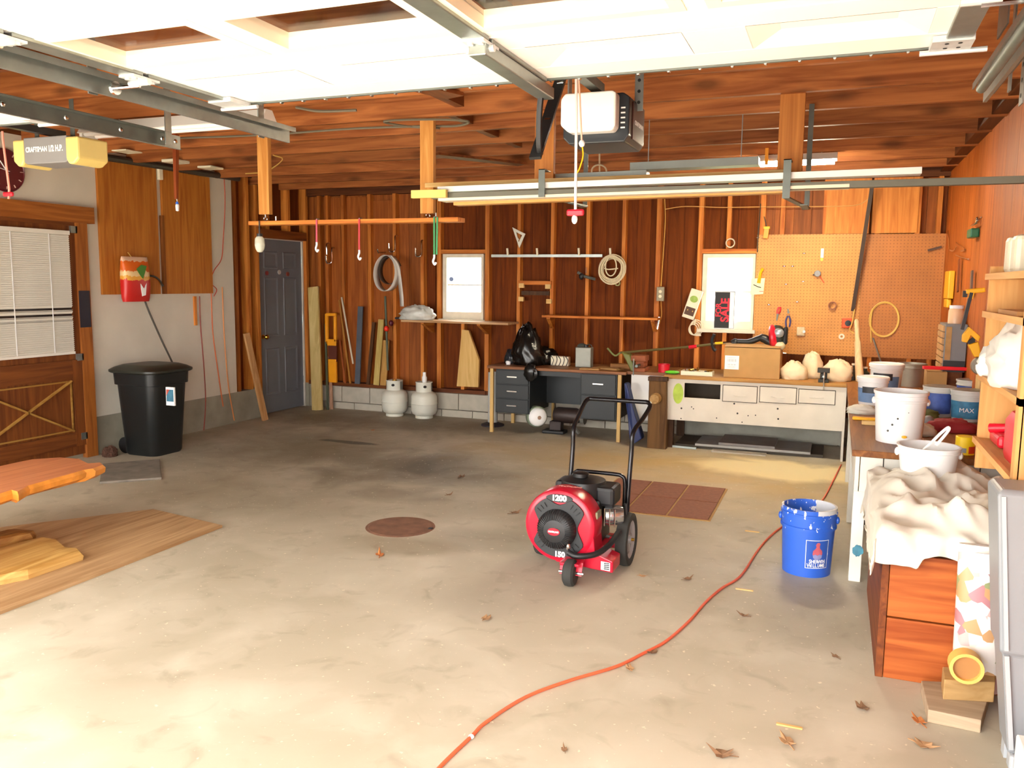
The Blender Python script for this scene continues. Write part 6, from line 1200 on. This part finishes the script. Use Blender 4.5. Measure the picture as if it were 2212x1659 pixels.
# drop cloth draped over the box
def cl(u, v):
    x = .0+u*.86; y = 3.44+v*1.24
    ox = max(0, bx0-.012-x); oy = max(0, by0-.012-y)
    n1 = noise.noise(Vector((x*6, y*4, 1.3))); n2 = noise.noise(Vector((x*13+2, y*9, 4.1))); rdg = (.5-abs(noise.noise(Vector((x*7+y*5, y*3-x*2, 7.7)))))
    if ox or oy:
        d = math.hypot(ox, oy); drop = max(ox, oy)*(1.0)+.0; k = 1+.25*noise.noise(Vector((x*9, y*9, 2)))
        drop = min(drop, .17); xx = x if not ox else bx0-.02-.10*d-.02*abs(n2); yy = y if not oy else by0-.025-.16*d-.05*abs(n1)-.02*n2
        return Vector((xx, yy, bz+.035-drop*.85*k*(1.25 if x < .36 else .8)+.035*n2))
    n3 = noise.noise(Vector((x*3.1+5, y*2.2, 9.2))); r2 = .5-abs(noise.noise(Vector((x*4.2-y*3.3, y*2.1+x*3, 3.3))))
    bump = .10*max(0, n3+.15)+.17*max(0, rdg-.12)**1.2+.16*max(0, r2-.15)+.02*n2
    ed = min(1, min(x-bx0+.012, y-by0+.012)/.1)
    return Vector((x, min(y, by1+.02), bz+.014+.03*(1-ed)+max(0, .012+bump)*ed))
CLO = mat('canvas_cloth', '#ddd5c6', .85, 0, .05, 6)
o = MB().grid(cl, 64, 76).build('drop_cloth', CLO, smooth=True, solid=.004, sub=1); tag(o, 'crumpled cream canvas drop cloth over the cedar box', 'drop cloth')
t, p = pail(2003, 1012, .685, .135, .15, WPL, 'low white bucket with its handle up on the drop cloth', y=4.4, grp='pails and cans on the side bench')
hp = [AY(x, y, 4.34) for x, y in ((1990, 975), (2010, 958), (2030, 938), (2047, 924), (2050, 928), (2038, 944), (2022, 962))]
MB().tube(smooth_path(hp, 4), .007, 7).build('bail_handle', WPL, t, smooth=True)
for s_ in (-1, 1): MB().ell((p.x+s_*.137, p.y, p.z+.11), (.012, .022, .02), 10, 6).build('handle_ear', WPL, t)
# printed bag
def print_mat():
    m, n, b = nodes('food_print'); g = N(n, 'ShaderNodeTexCoord'); v = N(n, 'ShaderNodeTexVoronoi', Scale=20.); n.links.new(g.outputs['Object'], v.inputs['Vector']); sx = N(n, 'ShaderNodeSeparateColor'); n.links.new(v.outputs['Color'], sx.inputs[0])
    r = N(n, 'ShaderNodeValToRGB'); e = r.color_ramp; e.interpolation = 'CONSTANT'; e.elements[0].color = lin('#e6ddd6'); e.elements[1].position = .42; e.elements[1].color = lin('#d3aaa6')
    for p_, c_ in ((.55, '#b07a80'), (.63, '#e8dccb'), (.8, '#bf9468'), (.92, '#8d9468')): q = e.elements.new(p_); q.color = lin(c_)
    n.links.new(sx.outputs[0], r.inputs[0]); n.links.new(r.outputs[0], b.inputs['Base Color']); b.inputs['Roughness'].default_value = .4; return m
pbz = lambda y: AY(2090, y, 3.5).z
t = thing('printed_sack', 'glossy sack printed with food pictures before the cedar box', 'sack', (.56, 3.5, .13)); m = MB()
for j in range(11):
    k = j/10; zz = .051+(.57)*k; xl = AY(2058+18*k, 1460-315*k, 3.47).x; th = .045*math.sin(math.pi*min(.95, .15+k*.8))+.008
    for i in range(16):
        a = 2*math.pi*i/16; xm = (xl+.655)/2; hw = (.655-xl)/2; m.v.append(Vector((xm+hw*math.copysign(abs(math.cos(a))**.5, math.cos(a)), 3.5+th*math.sin(a)+.006*noise.noise(Vector((i, j, 0))), zz)))
for j in range(10):
    for i in range(16): m.f.append([j*16+i, j*16+(i+1) % 16, (j+1)*16+(i+1) % 16, (j+1)*16+i]); m.mi.append(0)
m.f += [list(range(16))[::-1], list(range(160, 176))]; m.mi += [0, 0]; m.build('sack_body', print_mat(), t, smooth=True)
MB().box((.53, 3.442, .53), (.63, 3.448, .605)).build('white_panel', WINK, t)
p = AY(2088, 1414, 3.375); p.z = .1895; t = thing('tape_roll', 'wide cream paper roll standing on the tan block', 'roll', p, None); MB().lathe([(.046, -.03), (.058, -.03), (.058, .03), (.046, .03), (.046, -.03)], p, 26, 'Y').build('band', mat('roll_cream', '#e6b25c', .6, 0, .08), t, smooth=True); MB().lathe([(.0, -.012), (.046, -.012), (.046, .004), (0, .004)], p, 20, 'Y').build('core', mat('roll_core', '#b07a44', .8), t)
# blocks
def block(pts, z0, h, mt, lb):
    q = [AZ(x, y, z0+h) for x, y in pts]; tag(MB().prism([(v.x, v.y) for v in q], 'Z', z0+.0005, z0+h).build('timber_block', mt, bevel=.003), lb, 'block', 'timber blocks by the cedar box')
block([(1990, 1470), (2030, 1472), (2145, 1475), (2120, 1556), (2005, 1533)], 0, .05, wood('block_grey', '#8d7860', '#ac967c', 'X', .8), 'grey weathered timber block on the floor before the cedar box')
block([(2036, 1440), (2150, 1446), (2150, 1474), (2040, 1468)], .05, .08, wood('block_tan', '#a9824e', '#c6a06a', 'X', .8), 'tan timber block stacked on the grey one')
# tall grey tapered cart and white carton at the frame edge
gcx = thing('wheeled_cart_bin', 'tall grey tapered plastic bin at the right edge', 'bin', (.72, 3.15, 0)); GB = mat('bin_grey', '#85898d', .45, 0, .05, 4); GB2 = mat('bin_grey_trim', '#a9adb0', .4, 0, .03)
m = MB(); n_ = 0
def rect(x0, x1, y0, y1, z): return [(x0, y0, z), (x1, y0, z), (x1, y1, z), (x0, y1, z)]
secs = [rect(.605, .88, 3.02, 3.17, .06), rect(.565, .895, 3.01, 3.18, .40), rect(.555, .9, 3.0, 3.185, .41), rect(.51, .91, 2.99, 3.19, .935), rect(.525, .895, 3.005, 3.18, .95)]
for s_ in secs: m.v += [Vector(v) for v in s_]
for j in range(len(secs)-1):
    for i in range(4): m.f.append([j*4+i, j*4+(i+1) % 4, (j+1)*4+(i+1) % 4, (j+1)*4+i]); m.mi.append(0)
m.f += [[3, 2, 1, 0], list(range(16, 20))]; m.mi += [0, 0]; m.build('body', GB, gcx, bevel=.014)
MB().bar((.527, 2.995, .93), (.572, 3.0, .42), .012, .02, (0, 1, 0)).build('corner_trim', GB2, gcx); MB().bar((.575, 3.008, .40), (.612, 3.015, .08), .014, .024, (0, 1, 0)).build('corner_trim', GB2, gcx); MB().box((.61, 3.0, 0), (.66, 3.06, .06)).build('foot', GB2, gcx, bevel=.01); MB().box((.8, 3.1, 0), (.85, 3.15, .06)).build('foot', GB2, gcx); MB().box((.61, 3.1, 0), (.66, 3.15, .06)).build('foot', GB2, gcx); MB().box((.8, 3.02, 0), (.85, 3.07, .06)).build('foot', GB2, gcx)
a = AZ(2185, 1650); tag(MB().box((.60, 2.72, 0), (.80, 2.9, .19)).build('white_carton', WHITE, bevel=.006), 'white carton in the lower right corner', 'carton')

# ================================================================ FLOOR: blower, bucket, grate, cord, leaves
# blue bucket
bp = Vector((-.085, 4.83, 0)); bk = thing('paint_bucket', 'blue paint-splashed plastic bucket on the floor', 'bucket', bp); r, h_ = .145, .375; rb = .128
def splash_mat():
    m, n, b = nodes('bucket_blue_splashed'); g = N(n, 'ShaderNodeTexCoord'); sx = N(n, 'ShaderNodeSeparateXYZ'); n.links.new(g.outputs['Object'], sx.inputs[0])
    t_ = N(n, 'ShaderNodeTexNoise', Scale=34., Detail=3.); mp = N(n, 'ShaderNodeMapping'); mp.inputs['Scale'].default_value = (1, 1, .6); n.links.new(g.outputs['Object'], mp.inputs[0]); n.links.new(mp.outputs[0], t_.inputs['Vector'])
    hz = N(n, 'ShaderNodeMapRange'); hz.inputs['From Min'].default_value = .2; hz.inputs['From Max'].default_value = .37; hz.inputs['To Min'].default_value = -.16; hz.inputs['To Max'].default_value = .06; n.links.new(sx.outputs[2], hz.inputs[0])
    ad = N(n, 'ShaderNodeMath', operation='ADD'); n.links.new(t_.outputs[0], ad.inputs[0]); n.links.new(hz.outputs[0], ad.inputs[1])
    n.links.new(mixc(n, ramp(n, ad.outputs[0], .61, .63), lin('#2f63cc'), lin('#e9e9ec')), b.inputs['Base Color']); b.inputs['Roughness'].default_value = .4; return m
BKM = splash_mat()
MB().lathe([(0, 0), (rb, 0), (rb+.012, .26), (r+.004, .262), (r+.004, .275), (r-.002, .28), (r, .335), (r+.005, .337), (r+.006, .35), (r, .352), (r+.001, h_), (r-.008, h_), (r-.014, .2), (rb-.012, .012), (0, .012)], bp, 44).build('body', BKM, bk, smooth=True)
MB().lathe([(r+.0005, h_-.03), (r+.0025, h_+.002), (r-.0095, h_+.002), (r-.012, h_-.05), (r-.0135, h_-.14)], bp, 30, 'Z', math.radians(-70), math.radians(75)).build('white_paint_smear', mat('smear_white', '#d5d6d6', .4, 0, .05), bk, smooth=True)
for s_ in (-1, 1): MB().ell((bp.x+s_*(r+.005), bp.y, .305), (.012, .022, .022), 10, 6).build('handle_ear', BLUE, bk)
def onb(a, z, e=.0015): R = rb+(.012)*z/.26+e; a = math.radians(a); return Vector((bp.x+R*math.cos(a), bp.y+R*math.sin(a), z))
A0, A1 = -92, -38
def band(a0, a1, z0, z1, mt, nm, e=.0015, par=bk):
    m = MB()
    for k in range(9): a = a0+(a1-a0)*k/8; m.v += [onb(a, z0, e), onb(a, z1, e)]
    for k in range(8): m.f.append([2*k, 2*k+1, 2*k+3, 2*k+2]); m.mi.append(0)
    return m.build(nm, mt, par)
lb_ = band(A0, A1, .055, .215, mat('label_field', '#2a58b4', .45, 0, .05), 'label_panel')
for a0, a1, z0, z1 in ((A0, A1, .055, .058), (A0, A1, .212, .215), (A0, A0+1.3, .055, .215), (A1-1.3, A1, .055, .215)): band(a0, a1, z0, z1, WINK, 'label_border', .002, lb_)
am = (A0+A1)/2
def blob2(poly, mt, nm):
    m = MB()
    for dx, z in poly: m.v.append(onb(am+math.degrees(dx/rb), z, .0025))
    m.f.append(list(range(len(poly)))); m.mi.append(0); return m.build(nm, mt, lb_)
blob2([(-.026, .135), (-.024, .155), (-.012, .168), (-.008, .178), (-.012, .188), (-.006, .2), (.004, .203), (.011, .195), (.008, .182), (.01, .17), (.023, .155), (.026, .138), (.02, .13), (.012, .137), (0, .13), (-.012, .137), (-.02, .13)], mat('logo_red', '#c8606a', .5, 0, .1, 30), 'paint_drip_emblem')
blob2([(-.025, .133), (-.02, .13), (-.012, .136), (0, .129), (.012, .136), (.02, .13), (.025, .133), (.022, .115), (.01, .107), (-.012, .107), (-.022, .116)], mat('logo_globe', '#8f93c4', .5, 0, .1, 30), 'globe_emblem')
def curved_text(s, size, z, total):
    n_ = len(s)
    for i, ch in enumerate(s):
        a = am+math.degrees((-total/2+total*(i+.5)/n_)/rb); q = onb(a, z, .0028); text(ch, size*(1.15 if i == 0 else 1), WINK, lb_, q, (math.radians(90), 0, math.radians(a+90)), 'letter', .0004, bold=.0006, sx=.8)
curved_text('SHERWIN', .027, .094, .084); curved_text('WILLIAMS', .027, .071, .09)
# rusty round cover and tiled mat
c = AZ(865, 1138); rc_ = thing('drain_cover', 'round rusty drain cover set in the concrete floor', 'drain cover', (c.x, c.y, 0)); RU = mat('rust_plate', '#7f5a45', .8, .1, .2, 14, .15)
MB().lathe([(0, .004), (.205, .004), (.21, .002), (.225, .002), (.226, 0)], (c.x, c.y, 0), 44).build('plate', RU, rc_); MB().box((c.x+.19, c.y+.02, .003), (c.x+.215, c.y+.045, .008)).build('lift_notch', INK, rc_)
gm_ = thing('tiled_floor_mat', 'rust brown tiled mat on the floor behind the blower', 'mat', (-1.17, 6.08, 0)); GTM = mat('mat_rust', '#86543e', .8, 0, .15, 40, .2); LNM = mat('mat_line', '#b08a52', .8)
x0, x1, y0, y1 = -1.60, -.73, 5.60, 6.55; MB().box((x0-.008, y0-.008, 0), (x1+.008, y1+.008, .005)).build('backing', LNM, gm_)
tw, tl = (x1-x0)/3, (y1-y0)/2
for i in range(3):
    for j in range(2): MB().box((x0+i*tw+.007, y0+j*tl+.007, .005), (x0+(i+1)*tw-.007, y0+(j+1)*tl-.007, .012)).build('tile', GTM, gm_, bevel=.003)
# extension cord
pts = [AZ(x, y, .007) for x, y in ((880, 1740), (948, 1659), (1018, 1591), (1050, 1560), (1135, 1506), (1230, 1470), (1330, 1440), (1390, 1411), (1440, 1384), (1490, 1340), (1525, 1300), (1560, 1270), (1600, 1244), (1635, 1192), (1662, 1160), (1690, 1138), (1735, 1112), (1775, 1082), (1800, 1038), (1817, 1004))]
t = thing('extension_lead', 'orange extension cord snaking across the concrete floor', 'cord', pts[8]); MB().tube(smooth_path(pts, 7), .0065, 8).build('cable', ORANGE, t, smooth=True)
p = AZ(1018, 1591, .008); MB().ell(p, (.011, .011, .008), 10, 6).build('white_tape', WPL, t)
# leaves
LV = [mat('leaf_tan', '#a9825a', .8, 0, .2, 40), mat('leaf_brown', '#7a5a3e', .8, 0, .2, 40), mat('leaf_orange', '#b9713a', .8, 0, .2, 40)]
def leaf(px, py, s, k, lb, curl=.35):
    p = AZ(px, py); rg = random.Random(px*7+py); a = rg.uniform(0, 6.28); n_ = 12; ring = []
    for i in range(n_): t_ = 2*math.pi*i/n_; rr_ = s*(.5+.5*abs(math.cos(t_*2.5)))*(1.25 if i == 0 else 1); ring.append((rr_*math.cos(t_)*1.3, rr_*math.sin(t_)*.8))
    m = MB(); m.v.append(Vector((0, 0, .003)))
    for x, y in ring: m.v.append(Vector((x, y, .002+curl*(x*x+y*y)/s*rg.uniform(.3, 1.3))))
    m.f = [[0, i+1, (i+1) % n_+1] for i in range(n_)]; m.mi = [0]*n_; m.tube([(-s*.4, 0, .003), (-s*1.6, .1*s, .004)], s*.05, 5)
    for v in m.v: v.rotate(Matrix.Rotation(a, 3, 'Z')); v += Vector((p.x, p.y, .0005))
    tag(m.build('dry_leaf', LV[k], solid=.001), lb, 'leaf', 'dry leaves on the floor')
for px, py, s, k, lb in ((820, 1200, .035, 2, 'orange dry leaf in front of the rusty drain cover'), (1050, 1338, .03, 0, 'tan dry leaf alone on the open floor left of the cord'), (1408, 1411, .032, 1, 'brown dry leaf touching the orange cord'), (1360, 1446, .024, 0, 'pale curled leaf just below the orange cord'), (1606, 1331, .022, 1, 'small dark leaf right of the orange cord'), (1560, 1632, .034, 1, 'large brown oak leaf at the bottom of the photo'), (1219, 1621, .015, 1, 'tiny dark leaf near the bottom of the orange cord'), (1112, 1109, .035, 1, 'brown leaf just left of the blower'), (997, 1031, .035, 1, 'far brown leaf on the stained floor'), (970, 1070, .022, 1, 'small dark leaf nearest behind the drain cover'), (1485, 1252, .025, 1, 'brown leaf between blower and orange cord'), (1388, 1246, .02, 0, 'faint tan leaf right of the caster wheel'), (1700, 1604, .034, 0, 'tan leaf right of the large oak leaf'), (1862, 1531, .03, 1, 'dark leaf before the cedar box'), (1995, 1612, .034, 0, 'tan leaf by the grey timber block'), (1805, 1420, .018, 1, 'small brown leaf left of the cedar box'), (1985, 1560, .03, 2, 'curled brown leaf touching the grey timber block'), (805, 930, .02, 2, 'far small orange leaf before the propane cylinders')): leaf(px, py, s, k, lb)
for px, py, a, lb in ((1625, 1149, .3, 'pale wood shaving behind the blue bucket'), (1608, 1275, .1, 'pale wood shaving near the orange cord'), (1705, 1570, .5, 'thin tan wood sliver near the bottom right leaves')): p = AZ(px, py); tag(MB().box((p.x-.045, p.y-.006, .0005), (p.x+.045, p.y+.006, .006)).build('wood_shaving', PALEX), lb, 'shaving', 'wood shavings on the floor')

# ---- walk-behind blower
bw = thing('walk_behind_blower', 'red walk-behind leaf blower in the middle of the floor', 'leaf blower', (-1.3, 4.4, 0))
HR = mat('blower_red', '#c41230', .28, 0, .04); HB = mat('blower_black', '#26282a', .5, 0, .1, 10); TY = mat('tyre_rubber', '#2f2f2c', .85, 0, .12, 20); cx, cz, R = -1.335, .285, .20
MB().lathe([(0, 4.345), (R-.02, 4.345), (R-.004, 4.335), (R, 4.32), (R, 4.195), (R-.006, 4.18), (R-.02, 4.172), (R-.035, 4.17), (0, 4.17)], (cx, 0, cz), 56, 'Y').build('scroll_housing', HR, bw, smooth=True)
MB().prism([(cx-.02, .085), (cx+.30, .062), (cx+.30, .125), (cx+.2, .16), (cx+.19, .25), (cx, .25)], 'Y', 4.18, 4.34).build('discharge_chute', HR, bw, bevel=.006)
# black face plate with scalloped outline
def fr(a):
    base = .168
    for c0, dp, wd in ((0, .062, .55), (math.pi, .062, .55), (math.pi/2, .045, .42), (-math.pi/2, .0, .4)):
        d = (a-c0+math.pi) % (2*math.pi)-math.pi; base -= dp*max(0, math.cos(min(abs(d)/wd, 1)*math.pi/2))**.8
    return base
pl_ = MB().prism([(cx+fr(a)*math.cos(a), cz+fr(a)*math.sin(a)) for a in [2*math.pi*k/72 for k in range(72)]], 'Y', 4.158, 4.171).build('face_plate', HB, bw, bevel=.002)
MB().prism([(cx+.075*math.cos(a)*1.0, cz+.157+.022*math.sin(a)) for a in [2*math.pi*k/24 for k in range(24)]], 'Y', 4.163, 4.171).build('badge', HB, bw)
text('1200', .042, WINK, bw, (cx, 4.162, cz+.158), (math.radians(90), 0, 0), bold=.0022); text('150', .04, WINK, bw, (cx+.01, 4.1565, cz-.15), (math.radians(90), 0, 0), bold=.002)
for sd in (-1, 1):
    for k in range(3):
        a = math.radians(90-sd*(32+10*k)); q = Vector((cx+.138*math.cos(a), 4.157, cz+.138*math.sin(a))); d = Vector((math.cos(a), 0, math.sin(a)))*.014
        MB().bar(q-d, q+d, .003, .01, (0, 1, 0)).build('vent_slot', INK, pl_)
    for k in range(2):
        a = math.radians(-90-sd*(38+12*k)); q = Vector((cx+.14*math.cos(a), 4.157, cz+.14*math.sin(a))); d = Vector((math.cos(a), 0, math.sin(a)))*.014
        MB().bar(q-d, q+d, .003, .01, (0, 1, 0)).build('vent_slot', INK, pl_)
gx, gz = cx-.005, cz-.008; gd = MB().lathe([(.108, 4.16), (.105, 4.13), (.09, 4.108), (.06, 4.098), (0, 4.096)], (gx, 0, gz), 40, 'Y').build('intake_guard', mat('guard_black', '#1b1a1b', .5, 0, .1), bw, smooth=True)
rib = None
for k in range(48):
    a = 2*math.pi*k/48; d = Vector((math.cos(a), 0, math.sin(a))); o_ = Vector((gx, 0, gz))
    MB().tube([o_+d*.107+Vector((0, 4.15, 0)), o_+d*.105+Vector((0, 4.127, 0)), o_+d*.09+Vector((0, 4.105, 0)), o_+d*.062+Vector((0, 4.095, 0))], .0025, 4).build('guard_rib', HB, gd)
em = MB().prism([(gx+.034*math.cos(a), gz+.02*math.sin(a)) for a in [2*math.pi*k/24 for k in range(24)]], 'Y', 4.091, 4.097).build('oval_emblem', RED, bw); text('SOUTHLAND', .0125, WINK, em, (gx, 4.0905, gz), (math.radians(90), 0, 0), bold=.0006, sx=.78)
text('SOUTHLAND', .028, mat('faded_ink', '#d89a90', .5, 0, 0), bw, (cx+.03, 4.27, cz+R+.0012), (0, 0, 0), sx=.8)
MB().box((cx+R*.94, 4.22, cz+.05), (cx+R*.995, 4.30, cz+.085)).build('warning_label', mat('label_khaki', '#8d8a6a', .6, 0, .2, 40), bw)
st = MB().prism([(cx+.235, .075), (cx+.285, .072), (cx+.285, .118), (cx+.235, .121)], 'Y', 4.1775, 4.1795).build('sticker', WINK, bw)
for k in range(4): MB().box((cx+.252, 4.176, .08+k*.01), (cx+.281, 4.1775, .085+k*.01)).build('sticker_bar', INK, st)
MB().box((cx+.13, 4.22, .161), (cx+.185, 4.30, .168)).build('rating_plate', mat('plate_grey', '#a8a498', .5), bw)
# caster
MB().box((-1.29, 4.05, .115), (-1.185, 4.18, .13)).build('caster_bracket', HR, bw, bevel=.003)
for s_ in (-1, 1): MB().bar((-1.237+s_*.042, 4.1, .125), (-1.237+s_*.04, 4.075, .06), .006, .04, (1, 0, 0)).build('caster_fork', HR, bw)
MB().lathe([(.02, -.028), (.058, -.03), (.07, -.02), (.073, 0), (.07, .02), (.058, .03), (.02, .028)], (-1.237, 4.075, .0735), 28, 'X').build('caster_wheel', TY, bw, smooth=True); MB().cyl((-1.3, 4.075, .0735), (-1.165, 4.075, .0735), .008, n=8).build('caster_axle', CHROME, bw)
MB().tube(smooth_path([(-1.265, 4.12, .165), (-1.21, 4.11, .155), (-1.12, 4.16, .165), (-1.07, 4.25, .2), (-1.05, 4.36, .24)], 6), .016, 10).build('deflector_lever', BLACK, bw, smooth=True); MB().ell((-1.262, 4.11, .20), (.012, .012, .02), 10, 8).build('lever_knob', CHROME, bw, smooth=True)
# engine
EN = mat('engine_black', '#232426', .42, .2, .15, 12); MB().box((-1.47, 4.37, .10), (-1.12, 4.64, .14)).build('deck', HR, bw, bevel=.006)
MB().box((-1.42, 4.36, .14), (-1.16, 4.60, .40)).build('engine_block', EN, bw, bevel=.02)
MB().lathe([(0, .5), (.07, .5), (.125, .485), (.135, .45), (.135, .39)], (-1.29, 4.47, 0), 28).build('starter_shroud', EN, bw, smooth=True); MB().lathe([(.03, .5), (.045, .505), (.045, .525), (.03, .53), (0, .53)], (-1.30, 4.45, 0), 18).build('fuel_cap', BLACK, bw, smooth=True)
MB().box((-1.2, 4.38, .36), (-1.09, 4.56, .47)).build('air_filter', EN, bw, bevel=.02); MB().box((-1.44, 4.40, .40), (-1.36, 4.56, .48)).build('fuel_tank', EN, bw, bevel=.02)
m = MB().lathe([(0, -.05), (.05, -.05), (.055, -.03), (.055, .03), (.05, .05), (0, .05)], (0, 0, 0), 20, 'X')
for v in m.v: v.rotate(Matrix.Rotation(math.radians(25), 3, 'Z')); v += Vector((-1.10, 4.42, .31))
m.build('muffler', mat('muffler_chrome', '#b9bec2', .2, .9, .1), bw, smooth=True)
m = MB()
for k in range(3): m.cyl((-1.075-.03*k, 4.36, .26+.0*k), (-1.075-.03*k, 4.36, .36), .004, n=6)
tag(m.build('muffler_guard', CHROME, bw), kind='stuff')
MB().tube([(-1.05, 4.5, .36), (-1.045, 4.5, .28)], .012, 8).build('lever', BLACK, bw)
# rear wheels
def rear(x, sgn):
    wc = Vector((x, 4.52, .152)); t_ = MB().lathe([(.108, -.03), (.125, -.036), (.147, -.03), (.152, 0), (.147, .03), (.125, .036), (.108, .03), (.108, -.03)], wc, 36, 'X').build('tyre', TY, bw, smooth=True)
    h = MB().lathe([(.09, -.012), (.112, -.028), (.112, .028), (.09, .012), (.09, -.012)], wc, 32, 'X').build('rim', mat('wheel_grey', '#a3a1a0', .5, 0, .05), bw, smooth=True)
    MB().lathe([(.0, -.03), (.022, -.03), (.026, 0), (.022, .03), (0, .03)], wc, 16, 'X').build('hub', MATS['wheel_grey'], h)
    MB().lathe([(.02, .0), (.1, .0), (.1, .004), (.02, .004)], wc, 24, 'X').build('hub_disc', MATS['wheel_grey'], h)
    for k in range(6): a = math.pi*k/3; MB().bar(wc+Vector((0, .018*math.cos(a), .018*math.sin(a))), wc+Vector((0, .1*math.cos(a), .1*math.sin(a))), .02, .024, (1, 0, 0)).build('spoke', MATS['wheel_grey'], h)
    MB().cyl(wc+Vector((sgn*.03, 0, 0)), wc+Vector((sgn*.045, 0, 0)), .009, n=8).build('axle_nut', BRASS, h)
rear(-1.045, 1); rear(-1.53, -1); MB().cyl((-1.53, 4.52, .152), (-1.045, 4.52, .152), .01, n=8).build('axle', DSTEEL, bw)
for x in (-1.45, -1.12): MB().box((x-.015, 4.49, .10), (x+.015, 4.55, .16)).build('axle_mount', HR, bw)
TB = mat('handle_black', '#17161a', .25, .2, 0)
MB().tube(smooth_path([(-1.42, 4.60, .12), (-1.415, 4.62, .40), (-1.412, 4.65, .62), (-1.412, 4.66, .74), (-1.412, 4.76, .80), (-1.412, 4.88, .862), (-1.395, 4.92, .882), (-1.36, 4.92, .884), (-1.08, 4.92, .884), (-1.03, 4.92, .882), (-1.01, 4.89, .862), (-1.03, 4.78, .80), (-1.055, 4.66, .74), (-1.06, 4.65, .62), (-1.065, 4.62, .40), (-1.07, 4.60, .12)], 4), .0135, 10).build('handlebar', TB, bw, smooth=True)
MB().tube(smooth_path([(-1.40, 4.615, .38), (-1.40, 4.615, .46), (-1.375, 4.615, .492), (-1.34, 4.615, .497), (-1.15, 4.615, .497), (-1.105, 4.615, .49), (-1.085, 4.615, .455), (-1.085, 4.61, .30)], 4), .0115, 10).build('lower_loop', TB, bw, smooth=True)
